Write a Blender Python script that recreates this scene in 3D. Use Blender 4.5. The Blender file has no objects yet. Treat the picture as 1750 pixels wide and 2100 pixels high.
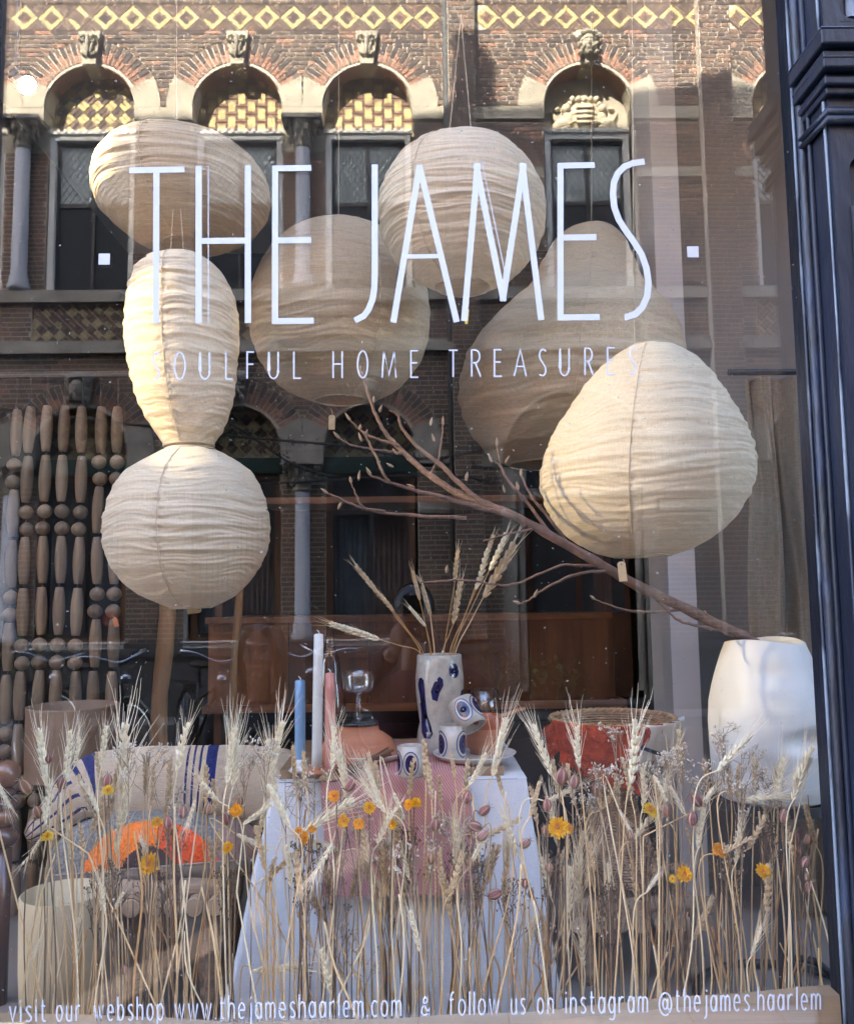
import bpy, math, random
from mathutils import Vector, Matrix, noise
random.seed(11)
SC = bpy.context.scene
COL = SC.collection
rad = math.radians

# ------------------------------------------------------------------ camera
CAM = Vector((0.0, -1.5, 1.5))
PITCH, YAW, ROLL = rad(5.6), rad(0.98), rad(0.75)
CM = Matrix.Rotation(-YAW, 3, 'Z') @ Matrix.Rotation(rad(90) + PITCH, 3, 'X') @ Matrix.Rotation(-ROLL, 3, 'Z')
cd = bpy.data.cameras.new('camera')
cd.sensor_fit = 'HORIZONTAL'; cd.sensor_width = 36; cd.lens = 36
cd.clip_start = 0.02; cd.clip_end = 400
cam = bpy.data.objects.new('camera', cd); COL.objects.link(cam)
cam.matrix_world = Matrix.Translation(CAM) @ CM.to_4x4()
SC.camera = cam

# ------------------------------------------------------------------ world, sun, exposure
SUN = Vector((-0.15, 0.30, 0.26)).normalized()          # towards the sun: high behind the shop
w = bpy.data.worlds.new('World'); SC.world = w; w.use_nodes = True
nt = w.node_tree; nt.nodes.clear()
sky = nt.nodes.new('ShaderNodeTexSky'); sky.sky_type = 'NISHITA'; sky.sun_disc = False
sky.sun_elevation = math.asin(SUN.z); sky.sun_rotation = math.atan2(SUN.x, SUN.y)
sky.dust_density = 3.0; sky.ozone_density = 1.0; sky.air_density = 0.8
bg = nt.nodes.new('ShaderNodeBackground'); bg.inputs[1].default_value = 0.15
wo = nt.nodes.new('ShaderNodeOutputWorld')
nt.links.new(sky.outputs[0], bg.inputs[0]); nt.links.new(bg.outputs[0], wo.inputs[0])
sl = bpy.data.lights.new('sun', 'SUN'); sl.energy = 3.5; sl.angle = rad(0.5); sl.color = (1.0, 0.91, 0.77)
so = bpy.data.objects.new('sun', sl); COL.objects.link(so)
so.rotation_euler = SUN.to_track_quat('Z', 'Y').to_euler(); so.location = (0, 0, 20)
vs = SC.view_settings
vs.view_transform = 'Standard'; vs.look = 'None'; vs.gamma = 1; vs.use_curve_mapping = False
vs.exposure = 4.8
SC.render.engine = 'CYCLES'
cy = SC.cycles
cy.max_bounces = 12; cy.diffuse_bounces = 4; cy.glossy_bounces = 4; cy.transparent_max_bounces = 24
cy.transmission_bounces = 6; cy.use_denoising = True
cy.caustics_reflective = False; cy.caustics_refractive = False
cy.sample_clamp_indirect = 0.8; cy.use_adaptive_sampling = False

# ------------------------------------------------------------------ placing helpers
def ray(px, py):
    return CM @ Vector(((px - 875) / 1750, -(py - 1050) / 1750, -1))
def at(px, py, y):
    """the point at depth y (metres behind the glass) that stands at this spot of the view"""
    d = ray(px, py); return CAM + d * ((y - CAM.y) / d.y)
def onz(px, py, z):
    d = ray(px, py); return CAM + d * ((z - CAM.z) / d.z)
def S(px, py, y):
    return (at(px + 50, py, y) - at(px - 50, py, y)).length / 100

# ------------------------------------------------------------------ materials
def N(m, t, **kw):
    n = m.node_tree.nodes.new(t)
    for k, v in kw.items():
        if k in n.inputs: n.inputs[k].default_value = v
        else: setattr(n, k, v)
    return n
def mat(name, col, rough=0.6, var=0.0, scale=8.0, stretch=(1, 1, 1), col2=None, bump=0.0, bscale=None, spec=0.5, metal=0.0,
        trans=0.0, coat=0.0, detail=4.0, sharp=None):
    m = bpy.data.materials.new(name); m.use_nodes = True
    L = m.node_tree.links; b = m.node_tree.nodes['Principled BSDF']
    b.inputs['Roughness'].default_value = rough; b.inputs['Metallic'].default_value = metal
    b.inputs['Specular IOR Level'].default_value = spec; b.inputs['Coat Weight'].default_value = coat
    b.inputs['Base Color'].default_value = (*col, 1)
    if var or col2 or bump:
        tc = N(m, 'ShaderNodeTexCoord'); mp = N(m, 'ShaderNodeMapping'); mp.inputs['Scale'].default_value = stretch
        L.new(tc.outputs['Object'], mp.inputs[0])
    if var or col2:
        no = N(m, 'ShaderNodeTexNoise', Scale=scale, Detail=detail); L.new(mp.outputs[0], no.inputs['Vector'])
        mx = N(m, 'ShaderNodeMix'); mx.data_type = 'RGBA'
        c2 = col2 if col2 else tuple(c * (1 - var) for c in col)
        c1 = col if col2 else tuple(min(1, c * (1 + var)) for c in col)
        mx.inputs[6].default_value = (*c1, 1); mx.inputs[7].default_value = (*c2, 1)
        mr = N(m, 'ShaderNodeMapRange'); lo, hi = sharp if sharp else (0.3, 0.7)
        mr.inputs[1].default_value = lo; mr.inputs[2].default_value = hi
        L.new(no.outputs['Fac'], mr.inputs[0]); L.new(mr.outputs[0], mx.inputs[0]); L.new(mx.outputs[2], b.inputs['Base Color'])
    if bump:
        nb = N(m, 'ShaderNodeTexNoise', Scale=bscale or scale * 3, Detail=3.0); L.new(mp.outputs[0], nb.inputs['Vector'])
        bp = N(m, 'ShaderNodeBump', Strength=bump, Distance=0.01); L.new(nb.outputs['Fac'], bp.inputs['Height'])
        L.new(bp.outputs[0], b.inputs['Normal'])
    if trans:
        tr = N(m, 'ShaderNodeBsdfTranslucent'); tr.inputs[0].default_value = (*col, 1)
        ms = N(m, 'ShaderNodeMixShader'); ms.inputs[0].default_value = trans
        L.new(b.outputs[0], ms.inputs[1]); L.new(tr.outputs[0], ms.inputs[2])
        L.new(ms.outputs[0], m.node_tree.nodes['Material Output'].inputs[0])
    return m
def clear_mat(name, r0, tint=(0.97, 0.98, 0.97), rough=0.0, wave=0.0, dust=0.0):
    """sheet glass: lets light straight through, mirrors more at a grazing angle"""
    m = bpy.data.materials.new(name); m.use_nodes = True; T = m.node_tree; T.nodes.clear(); L = T.links
    lw = N(m, 'ShaderNodeLayerWeight', Blend=0.5)
    pw = N(m, 'ShaderNodeMath', operation='POWER'); pw.inputs[1].default_value = 5; L.new(lw.outputs['Facing'], pw.inputs[0])
    ma = N(m, 'ShaderNodeMath', operation='MULTIPLY_ADD'); ma.inputs[1].default_value = 1 - r0; ma.inputs[2].default_value = r0
    L.new(pw.outputs[0], ma.inputs[0])
    tr = N(m, 'ShaderNodeBsdfTransparent'); tr.inputs[0].default_value = (*tint, 1)
    gl = N(m, 'ShaderNodeBsdfGlossy', Roughness=rough); gl.inputs[0].default_value = (1, 1, 1, 1)
    ms = N(m, 'ShaderNodeMixShader'); L.new(ma.outputs[0], ms.inputs[0]); L.new(tr.outputs[0], ms.inputs[1]); L.new(gl.outputs[0], ms.inputs[2])
    out = ms
    if wave:
        tc = N(m, 'ShaderNodeTexCoord'); no = N(m, 'ShaderNodeTexNoise', Scale=2.2, Detail=1.0); L.new(tc.outputs['Object'], no.inputs['Vector'])
        bp = N(m, 'ShaderNodeBump', Strength=wave, Distance=0.004); L.new(no.outputs['Fac'], bp.inputs['Height']); L.new(bp.outputs[0], gl.inputs['Normal'])
    if dust:
        tc = N(m, 'ShaderNodeTexCoord'); no = N(m, 'ShaderNodeTexNoise', Scale=130.0, Detail=2.0); L.new(tc.outputs['Object'], no.inputs['Vector'])
        mr = N(m, 'ShaderNodeMapRange'); mr.inputs[1].default_value = 0.735; mr.inputs[2].default_value = 0.76; mr.inputs[4].default_value = dust
        L.new(no.outputs['Fac'], mr.inputs[0])
        n2 = N(m, 'ShaderNodeTexNoise', Scale=3.0, Detail=5.0, Roughness=.7); mp = N(m, 'ShaderNodeMapping'); mp.inputs['Scale'].default_value = (1.6, 1, .5); mp.inputs['Rotation'].default_value = (0, .5, 0)
        L.new(tc.outputs['Object'], mp.inputs[0]); L.new(mp.outputs[0], n2.inputs['Vector'])
        r2 = N(m, 'ShaderNodeMapRange'); r2.inputs[1].default_value = .48; r2.inputs[2].default_value = .80; r2.inputs[4].default_value = .004; L.new(n2.outputs['Fac'], r2.inputs[0])
        mxm = N(m, 'ShaderNodeMath', operation='MAXIMUM'); L.new(mr.outputs[0], mxm.inputs[0]); L.new(r2.outputs[0], mxm.inputs[1]); mr = mxm
        df = N(m, 'ShaderNodeBsdfDiffuse'); df.inputs[0].default_value = (0.75, 0.75, 0.72, 1)
        m2 = N(m, 'ShaderNodeMixShader'); L.new(mr.outputs[0], m2.inputs[0]); L.new(ms.outputs[0], m2.inputs[1]); L.new(df.outputs[0], m2.inputs[2]); out = m2
    o = N(m, 'ShaderNodeOutputMaterial'); L.new(out.outputs[0], o.inputs[0])
    return m
def emit_mat(name, col, s):
    m = bpy.data.materials.new(name); m.use_nodes = True; T = m.node_tree; T.nodes.clear()
    e = N(m, 'ShaderNodeEmission'); e.inputs[0].default_value = (*col, 1); e.inputs[1].default_value = s
    o = N(m, 'ShaderNodeOutputMaterial'); T.links.new(e.outputs[0], o.inputs[0]); return m
def weave_mat(name, c1, c2, s1=400, bump=0.25, trans=0.0, rough=0.85, stretch=(1, 1, 1), rot=0.0):
    """woven cloth: two crossing thread noises in colour and relief"""
    m = bpy.data.materials.new(name); m.use_nodes = True; L = m.node_tree.links; b = m.node_tree.nodes['Principled BSDF']
    b.inputs['Roughness'].default_value = rough; b.inputs['Specular IOR Level'].default_value = 0.15
    tc = N(m, 'ShaderNodeTexCoord')
    def thread(st):
        mp = N(m, 'ShaderNodeMapping'); mp.inputs['Scale'].default_value = st; mp.inputs['Rotation'].default_value = (0, rot, 0)
        L.new(tc.outputs['Object'], mp.inputs[0])
        no = N(m, 'ShaderNodeTexNoise', Scale=s1, Detail=2.0); L.new(mp.outputs[0], no.inputs['Vector']); return no
    a = thread((0.08, 0.08, 1)); c = thread((1, 1, 0.08))
    ad = N(m, 'ShaderNodeMath', operation='ADD'); L.new(a.outputs['Fac'], ad.inputs[0]); L.new(c.outputs['Fac'], ad.inputs[1])
    mr = N(m, 'ShaderNodeMapRange'); mr.inputs[1].default_value = 0.75; mr.inputs[2].default_value = 1.25; L.new(ad.outputs[0], mr.inputs[0])
    mx = N(m, 'ShaderNodeMix'); mx.data_type = 'RGBA'; mx.inputs[6].default_value = (*c1, 1); mx.inputs[7].default_value = (*c2, 1)
    L.new(mr.outputs[0], mx.inputs[0]); L.new(mx.outputs[2], b.inputs['Base Color'])
    bp = N(m, 'ShaderNodeBump', Strength=bump, Distance=0.002); L.new(ad.outputs[0], bp.inputs['Height']); L.new(bp.outputs[0], b.inputs['Normal'])
    if trans:
        tr = N(m, 'ShaderNodeBsdfTranslucent'); L.new(mx.outputs[2], tr.inputs[0])
        ms = N(m, 'ShaderNodeMixShader'); ms.inputs[0].default_value = trans
        L.new(b.outputs[0], ms.inputs[1]); L.new(tr.outputs[0], ms.inputs[2]); L.new(ms.outputs[0], m.node_tree.nodes['Material Output'].inputs[0])
    return m

# ------------------------------------------------------------------ mesh builder
class MB:
    def __init__(s): s.v = []; s.f = []; s.k = []; s.m = 0
    def add(s, vs, fs):
        o = len(s.v); s.v += [tuple(p) for p in vs]
        s.f += [tuple(i + o for i in f) for f in fs]; s.k += [s.m] * len(fs); return s
    def box(s, c, d, R=None):
        c = Vector(c); P = []
        for x in (-.5, .5):
            for y in (-.5, .5):
                for z in (-.5, .5):
                    p = Vector((x * d[0], y * d[1], z * d[2])); P.append(c + (R @ p if R else p))
        return s.add(P, [(0, 1, 3, 2), (4, 6, 7, 5), (0, 4, 5, 1), (2, 3, 7, 6), (0, 2, 6, 4), (1, 5, 7, 3)])
    def b2(s, x0, x1, y0, y1, z0, z1):
        return s.box(((x0 + x1) / 2, (y0 + y1) / 2, (z0 + z1) / 2), (abs(x1 - x0), abs(y1 - y0), abs(z1 - z0)))
    def tube(s, P, r, n=6, cap=True, flat=None):
        P = [Vector(p) for p in P]; k = len(P)
        if not isinstance(r, (list, tuple)): r = [r] * k
        t0 = (P[1] - P[0]).normalized()
        u = t0.orthogonal().normalized(); vs = []
        for i in range(k):
            t = (P[min(i + 1, k - 1)] - P[max(i - 1, 0)])
            t = t.normalized() if t.length > 1e-9 else t0
            u = u - t * u.dot(t); u = u.normalized() if u.length > 1e-6 else t.orthogonal().normalized()
            q = t.cross(u)
            for j in range(n):
                a = 2 * math.pi * j / n
                vs.append(P[i] + u * (r[i] * math.cos(a)) + q * (r[i] * math.sin(a) * (flat if flat else 1)))
        fs = [(i * n + j, i * n + (j + 1) % n, (i + 1) * n + (j + 1) % n, (i + 1) * n + j) for i in range(k - 1) for j in range(n)]
        if cap: fs += [tuple(range(n - 1, -1, -1)), tuple((k - 1) * n + j for j in range(n))]
        return s.add(vs, fs)
    def lathe(s, c, prof, n=24, cap=True, sx=1.0, sy=1.0, R=None):
        c = Vector(c); vs = []; k = len(prof)
        for r, z in prof:
            for j in range(n):
                a = 2 * math.pi * j / n; p = Vector((r * math.cos(a) * sx, r * math.sin(a) * sy, z))
                vs.append(c + (R @ p if R else p))
        fs = [(i * n + j, i * n + (j + 1) % n, (i + 1) * n + (j + 1) % n, (i + 1) * n + j) for i in range(k - 1) for j in range(n)]
        if cap: fs += [tuple(range(n - 1, -1, -1)), tuple((k - 1) * n + j for j in range(n))]
        return s.add(vs, fs)
    def ell(s, c, r, nu=12, nv=8, R=None):
        if not isinstance(r, (list, tuple)): r = (r, r, r)
        c = Vector(c); vs = []
        def T(x, y, z):
            p = Vector((x * r[0], y * r[1], z * r[2])); return c + (R @ p if R else p)
        vs.append(T(0, 0, -1))
        for i in range(1, nv):
            ph = -math.pi / 2 + math.pi * i / nv
            for j in range(nu):
                a = 2 * math.pi * j / nu; vs.append(T(math.cos(ph) * math.cos(a), math.cos(ph) * math.sin(a), math.sin(ph)))
        vs.append(T(0, 0, 1)); fs = []
        for j in range(nu): fs.append((0, 1 + (j + 1) % nu, 1 + j))
        for i in range(nv - 2):
            for j in range(nu):
                a = 1 + i * nu; fs.append((a + j, a + (j + 1) % nu, a + nu + (j + 1) % nu, a + nu + j))
        a = 1 + (nv - 2) * nu; top = len(vs) - 1
        for j in range(nu): fs.append((a + j, a + (j + 1) % nu, top))
        return s.add(vs, fs)
    def grid(s, fn, nu, nv, wrap=False):
        vs = [fn(i / nu, j / nv) for j in range(nv + 1) for i in range(nu + (0 if wrap else 1))]
        W = nu if wrap else nu + 1; fs = []
        for j in range(nv):
            for i in range(nu):
                i2 = (i + 1) % W if wrap else i + 1
                fs.append((j * W + i, j * W + i2, (j + 1) * W + i2, (j + 1) * W + i))
        return s.add(vs, fs)
    def prism(s, poly, y0, y1):
        """outline in x, z pulled from y0 to y1"""
        n = len(poly); vs = [(x, y0, z) for x, z in poly] + [(x, y1, z) for x, z in poly]
        fs = [tuple(range(n)), tuple(range(2 * n - 1, n - 1, -1))] + [(i, (i + 1) % n + 0, n + (i + 1) % n, n + i) for i in range(n)]
        return s.add(vs, fs)
    def mesh(s, name, mats, off=(0, 0, 0), smooth=False):
        me = bpy.data.meshes.new(name); o = Vector(off)
        me.from_pydata([tuple(Vector(p) - o) for p in s.v], [], s.f)
        for m in (mats if isinstance(mats, (list, tuple)) else [mats]): me.materials.append(m)
        if any(s.k): me.polygons.foreach_set('material_index', s.k)
        if smooth: me.polygons.foreach_set('use_smooth', [True] * len(me.polygons))
        me.update(); return me
    def build(s, name, mats, parent=None, smooth=False, **props):
        off = ORG.get(parent.name, (0, 0, 0)) if parent else (0, 0, 0)
        o = bpy.data.objects.new(name, s.mesh(name, mats, off, smooth)); COL.objects.link(o)
        if parent: o.parent = parent; ORG[o.name] = off
        else: ORG[o.name] = (0, 0, 0)
        for k, v in props.items(): o[k] = v
        return o
ORG = {}
def thing(name, loc, label, cat, group=None):
    o = bpy.data.objects.new(name, None); COL.objects.link(o); o.location = loc; o.empty_display_size = 0.05
    ORG[o.name] = tuple(loc); o['label'] = label; o['category'] = cat
    if group: o['group'] = group
    return o
def tag(o, label, cat, group=None):
    o['label'] = label; o['category'] = cat
    if group: o['group'] = group
    return o
def put(name, me, parent, M=None):
    o = bpy.data.objects.new(name, me); COL.objects.link(o); o.parent = parent
    if M is not None: o.matrix_local = M
    return o
def recalc(o):
    import bmesh
    bm = bmesh.new(); bm.from_mesh(o.data); bmesh.ops.recalc_face_normals(bm, faces=bm.faces); bm.to_mesh(o.data); bm.free(); return o
def curve_pts(P, n=6):
    """Catmull-Rom through the points"""
    P = [Vector(p) for p in P]; out = []
    for i in range(len(P) - 1):
        a = P[max(i - 1, 0)]; b = P[i]; c = P[i + 1]; d = P[min(i + 2, len(P) - 1)]
        for k in range(n):
            t = k / n
            out.append(0.5 * ((2 * b) + (c - a) * t + (2 * a - 5 * b + 4 * c - d) * t * t + (3 * b - a - 3 * c + d) * t ** 3))
    out.append(P[-1]); return out
def lerp(a, b, t): return a + (b - a) * t
def interp(T, x):
    for (x0, *a), (x1, *b) in zip(T, T[1:]):
        if x <= x1:
            t = max(0, (x - x0) / (x1 - x0)); return [lerp(p, q, t) for p, q in zip(a, b)]
    return list(T[-1][1:])
# ================================================================== STREET AND HOUSE OPPOSITE
YF = -9.1
def street():
    pv = mat('paving', (0.07, 0.055, 0.05), 0.8)
    T = pv.node_tree; L = T.links; b = T.nodes['Principled BSDF']
    tc = N(pv, 'ShaderNodeTexCoord'); mp = N(pv, 'ShaderNodeMapping'); mp.inputs['Rotation'].default_value = (0, 0, rad(45))
    br = N(pv, 'ShaderNodeTexBrick'); br.inputs['Scale'].default_value = 1.0
    br.inputs['Brick Width'].default_value = 0.21; br.inputs['Row Height'].default_value = 0.07; br.inputs['Mortar Size'].default_value = 0.006
    br.inputs['Color1'].default_value = (0.075, 0.055, 0.048, 1); br.inputs['Color2'].default_value = (0.05, 0.04, 0.037, 1); br.inputs['Mortar'].default_value = (0.025, 0.022, 0.02, 1)
    L.new(tc.outputs['Object'], mp.inputs[0]); L.new(mp.outputs[0], br.inputs['Vector']); L.new(br.outputs['Color'], b.inputs['Base Color'])
    g = MB(); g.add([(-60, -60, 0), (60, -60, 0), (60, 60, 0), (-60, 60, 0)], [(0, 1, 2, 3)]); g.build('street', pv, kind='structure')
    fl = mat('flagstone', (0.13, 0.125, 0.12), 0.8, 0.15, 3.0)
    p = MB()
    for k in range(60):
        x = -9 + k * 0.3
        for y0 in (-8.9, -8.6): p.b2(x + 0.004, x + 0.296, y0 + 0.004, y0 + 0.296, 0.002, 0.10 + random.uniform(-.002, .002))
    p.b2(-9.2, 9.2, -8.29, -8.16, 0.0, 0.11)
    p.build('pavement', fl, kind='structure')
street()
def bounce_pavement():
    c = mat('pale_bounce_slab', (0.46, 0.44, 0.41), 0.85, 0.1, 3.0); p = MB()  # unseen slabs, added pale to throw light up onto the stems
    for i in range(40):
        for j in range(5): x = -6 + i * .3; y = -.02 - .3 * j; p.b2(x + .003, x + .297, y - .297, y - .003, .001, .10 + random.uniform(-.002, .002))
    p.build('pavement', c, kind='structure')
bounce_pavement()

def brickmat(n, c, v=0.25): return mat(n, c, 0.85, v, 14.0, bump=0.3, bscale=60)
M_MORT = mat('mortar', (0.52, 0.46, 0.38), 0.95, 0.15, 5.0, bump=0.2, bscale=90)
B_DARK = brickmat('brick_dark', (0.072, 0.056, 0.054)); B_BRN = brickmat('brick_brown', (0.145, 0.104, 0.080)); B_PUR = brickmat('brick_purple', (0.118, 0.084, 0.070))
B_RED = brickmat('brick_red', (0.20, 0.122, 0.088)); B_ORG = brickmat('brick_orange', (0.31, 0.165, 0.115)); B_YEL = brickmat('brick_yellow', (0.50, 0.40, 0.19), 0.3)
B_PALE = brickmat('brick_pale_yellow', (0.40, 0.34, 0.20))
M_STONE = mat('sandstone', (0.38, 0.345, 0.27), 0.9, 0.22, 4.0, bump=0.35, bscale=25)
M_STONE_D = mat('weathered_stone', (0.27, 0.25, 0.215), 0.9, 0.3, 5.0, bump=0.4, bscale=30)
M_COLUMN = mat('grey_granite', (0.36, 0.37, 0.40), 0.6, 0.15, 30.0)
M_PLINTH = mat('plinth_stone', (0.06, 0.063, 0.066), 0.8, 0.25, 4.0)
M_WFRAME = mat('window_paint', (0.76, 0.75, 0.70), 0.5, 0.08, 6.0)
M_SASH = mat('dark_sash', (0.035, 0.035, 0.04), 0.4)
M_LEAD = mat('lead', (0.07, 0.07, 0.075), 0.5)
M_LGLASS = mat('leaded_glass', (0.56, 0.62, 0.60), 0.15, 0.35, 5.0, spec=0.8)  # sky mirrored in the leaded panes is put into this pale base colour
M_DGLASS = mat('dark_window_glass', (0.022, 0.024, 0.028), 0.03, spec=0.9)
M_GREENB = mat('dark_green_paint', (0.008, 0.028, 0.024), 0.4)
M_CURT_B = mat('blue_curtain', (0.16, 0.21, 0.28), 0.9, 0.2, 3.0); M_CURT_P = mat('mauve_curtain', (0.26, 0.19, 0.19), 0.9, 0.2, 3.0)
M_DOORW = mat('dark_door_wood', (0.10, 0.04, 0.018), 0.4, 0.4, 4.0, (8, 1, 0.6))

bld = thing('brick_building', (0, YF, 0), 'ornate brick house with round arched windows across the street, mirrored in the shop glass', 'building')
def Y(d): return YF + d
UA = [-5.84, -4.14, -2.22, -0.53, 2.37, 5.12]; LA = [-5.84, -4.14, -2.22, -0.53, 5.12]
RI, RO = 0.58, 0.925
ZU, ZL = 7.88, 3.33
PORT = (2.10, 3.10, 0.97, 1.35)
PIERS = [(0.53, 0.88), (3.83, 4.23)]
PAIRS = [(-5.0, ), (-1.375, )]
XL, XR = -6.6, 6.4
def rm(I, a, b):
    out = []
    for x0, x1 in I:
        if b <= x0 or a >= x1: out.append((x0, x1)); continue
        if a > x0: out.append((x0, a))
        if b < x1: out.append((b, x1))
    return out
def circ(I, cx, zc, r, z):
    h = r * r - (z - zc) ** 2
    if z >= zc and h > 0: h = math.sqrt(h); return rm(I, cx - h, cx + h)
    return I
mort = MB(); wall = MB(); front = []       # front: bricks kept as parts of their own
BM = [B_DARK, B_BRN, B_PUR, B_RED, B_ORG]
def row(I, z, hgt, k, d=0.0, weights=(4, 5, 5, 3, 1), back=0.34):
    for x0, x1 in I:
        if x1 - x0 < 0.02: continue
        mort.b2(x0, x1, Y(d - back), Y(d - 0.009), z, z + hgt + 0.0122)
        L = 0.222 if k % 2 else 0.113
        off = 0.0565 if (k // 2) % 2 else 0.0
        s = math.floor((x0 - off) / L) * L + off
        while s < x1:
            a, b = max(s, x0) + 0.006, min(s + L, x1) - 0.006
            if b - a > 0.02:
                m = random.choices(range(5), weights)[0]; j = random.uniform(-.002, .002)
                bx = (a, b, Y(d - 0.03), Y(d + j), z + 0.005 + random.uniform(0, .001), z + hgt)
                front.append((bx, m))
            s += L
H = 0.0615; z = 0.96; k = 0
while z < 9.75:
    zm = z + H / 2; I = [(XL, XR)]; pi = True; d = 0.0; wts = (4, 5, 5, 3, 1)
    for a, b in PIERS: I = rm(I, a, b)
    skip = False
    for lo, hi in ((7.70, 7.88), (5.26, 5.42), (4.58, 4.76), (3.15, 3.33), (8.945, 9.30)):
        if z < hi - 0.02 and z + H > lo + 0.02: skip = True
    for cx in UA:
        I = circ(I, cx, ZU, RO, zm)
        if 5.3 < zm < ZU: I = rm(I, cx - 0.60, cx + 0.60)
        if 4.7 < zm < 5.3: I = rm(I, cx - 0.66, cx + 0.66)
    for cx in LA:
        I = circ(I, cx, ZL, RO, zm)
        if zm < ZL: I = rm(I, cx - 0.60, cx + 0.60)
    cx, zc, ri, ro = PORT
    I = circ(I, cx, zc, ro, zm)
    if zm < zc: I = rm(I, cx - ri, cx + ri)
    for c, in PAIRS:
        if 5.3 < zm < 7.72 or zm < 3.2: I = rm(I, c - 0.6, c + 0.6)
    for zb in (6.90, 2.52):
        if zb < zm < zb + 0.15: I = rm(I, 0.88, 1.75) if zb > 5 else rm(I, 0.10, 0.53); I = rm(I, 2.97, 3.83); I = rm(I, 4.23, 4.5)
    if not skip:
        if 8.86 < z < 8.93: wts = (7, 2, 2, 1, 2)
        if zm > 9.3: wts = (6, 3, 3, 0, 0)
        row(I, z, H - 0.0125, k, 0.0, wts)
    for a, b in PIERS: row([(a, b)], z, H - 0.0125, k + 1, 0.13, (3, 5, 5, 4, 0))
    for c, in PAIRS:
        if 5.42 < zm < 7.35 or zm < 2.9: row([(c - 0.28, c + 0.28)], z, H - 0.0125, k, -0.15, (0, 2, 2, 6, 1), 0.2)
    z += H; k += 1
# the bricks that show largest become parts of their own, the rest one mass
def key(e):
    (x0, x1, y0, y1, z0, z1), m = e
    vis = -5.2 < x0 < 4.9 and 7.9 < z0 < 8.93 and x1 - x0 > 0.2
    return (0 if vis else 1, (x0 - 0.5) ** 2 + (z0 - 7) ** 2)
front.sort(key=key)
unit = {}
for (x0, x1, y0, y1, z0, z1), m in front[:300]:
    if m not in unit: unit[m] = MB().b2(-.5, .5, -.5, .5, -.5, .5).mesh('brick', BM[m])
    Mx = Matrix.Translation(Vector(((x0 + x1) / 2, (y0 + y1) / 2 - YF, (z0 + z1) / 2))) @ Matrix.Diagonal((x1 - x0, y1 - y0, z1 - z0, 1))
    put('brick', unit[m], bld, Mx)
for bx, m in front[300:]:
    wall.m = m; wall.b2(*bx)
wall.build('brick_facing', BM, bld, kind='stuff')
# plain wall beyond and above what the window mirrors
far = MB(); far.b2(XL - 8, XL, Y(-.34), Y(0), 0, 9.9); far.b2(XR, XR + 8, Y(-.34), Y(0), 0, 9.9); far.b2(XL, XR, Y(-.34), Y(0), 9.75, 9.9)
BRT = mat('distant_brick', (0.2, 0.12, 0.09), 0.9, 0.3, 3.0)
far.build('outer_wall', BRT, bld)
rf = MB(); rf.b2(XL - 8, XR + 8, Y(-.4), Y(.35), 9.9, 10.1); rf.b2(XL - 8, XR + 8, Y(-6), Y(-.4), 9.9, 10.05); rf.build('cornice', M_STONE, bld)
bk = MB(); bk.b2(XL - 8, XR + 8, Y(-1.6), Y(-1.4), 0, 9.9); bk.build('inner_wall', M_DGLASS, bld)

# voussoirs, springers and soffit of each arch
def arch(cx, zc, ri, ro, n, clip=None, a0=27):
    ring = MB(); vo = MB(); st = MB()
    A0 = rad(a0); A1 = math.pi - A0; da = (A1 - A0) / n
    def sector(mb, r0, r1, b0, b1, d0, d1):
        P = [(cx + r * math.cos(b), zc + r * math.sin(b)) for r, b in ((r0, b0), (r1, b0), (r1, b1), (r0, b1))]
        mb.add([(x, Y(d), z) for d in (d0, d1) for x, z in P], [(0, 1, 2, 3), (7, 6, 5, 4), (0, 4, 5, 1), (1, 5, 6, 2), (2, 6, 7, 3), (3, 7, 4, 0)])
    def ok(x): return clip is None or clip[0] < x < clip[1]
    for i in range(n):
        b0, b1 = A0 + i * da, A0 + (i + 1) * da; bm_ = (b0 + b1) / 2
        if not ok(cx + (ro + .0) * math.cos(bm_)):
            # keep only the inner part of a ring that meets its neighbour's
            r1 = min(ro, abs((clip[1] - cx) / math.cos(bm_)) if math.cos(bm_) > 0 else abs((clip[0] - cx) / math.cos(bm_)))
        else: r1 = ro
        sector(ring, ri + .012, r1, b0, b1, -.34, -.008)
        g = 0.0085 / ((ri + ro) / 2); mid = ri + 0.06 + (ro - ri - .06) * (0.4 if i % 2 else 0.6)
        vo.m = 1 if i % 3 != 1 else 2; sector(vo, ri + 0.055, min(mid, r1) - .005, b0 + g, b1 - g, -.33, .003)
        if r1 > mid + .03: vo.m = 0 if i % 2 else 3; sector(vo, mid + .005, r1 - .01, b0 + g, b1 - g, -.05, .003)
        for h in (0, .5):                                   # small bricks of the moulded inner order
            vo.m = 2 if (h == 0) else 1; sector(vo, ri, ri + .042, b0 + h * da + g * .6, b0 + (h + .5) * da - g * .6, -.33, -.022)
    ring.build('arch_mortar', M_MORT, bld); recalc(vo.build('arch_brick', [B_DARK, B_ORG, B_RED, B_BRN], bld))
    for sgn in (-1, 1):                                     # stone springers
        for i in range(4):
            b0, b1 = A0 * i / 4, A0 * (i + 1) / 4
            if sgn < 0: b0, b1 = math.pi - b1, math.pi - b0
            r1 = ro
            if clip:
                c = math.cos((b0 + b1) / 2); lim = (clip[1] - cx) if c > 0 else (cx - clip[0]); r1 = min(ro, lim / abs(c))
            sector(st, ri + .01, r1, b0, b1, -.34, .012)
            sector(st, ri - .006, ri + .05, b0, b1, -.33, -.03)
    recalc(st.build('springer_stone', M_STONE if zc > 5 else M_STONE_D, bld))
for i, cx in enumerate(UA):
    cl = {0: (-9, -5.0), 1: (-5.0, 9), 2: (-9, -1.375), 3: (-1.375, 9)}.get(i); arch(cx, ZU, RI, RO, 25, cl)
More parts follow.
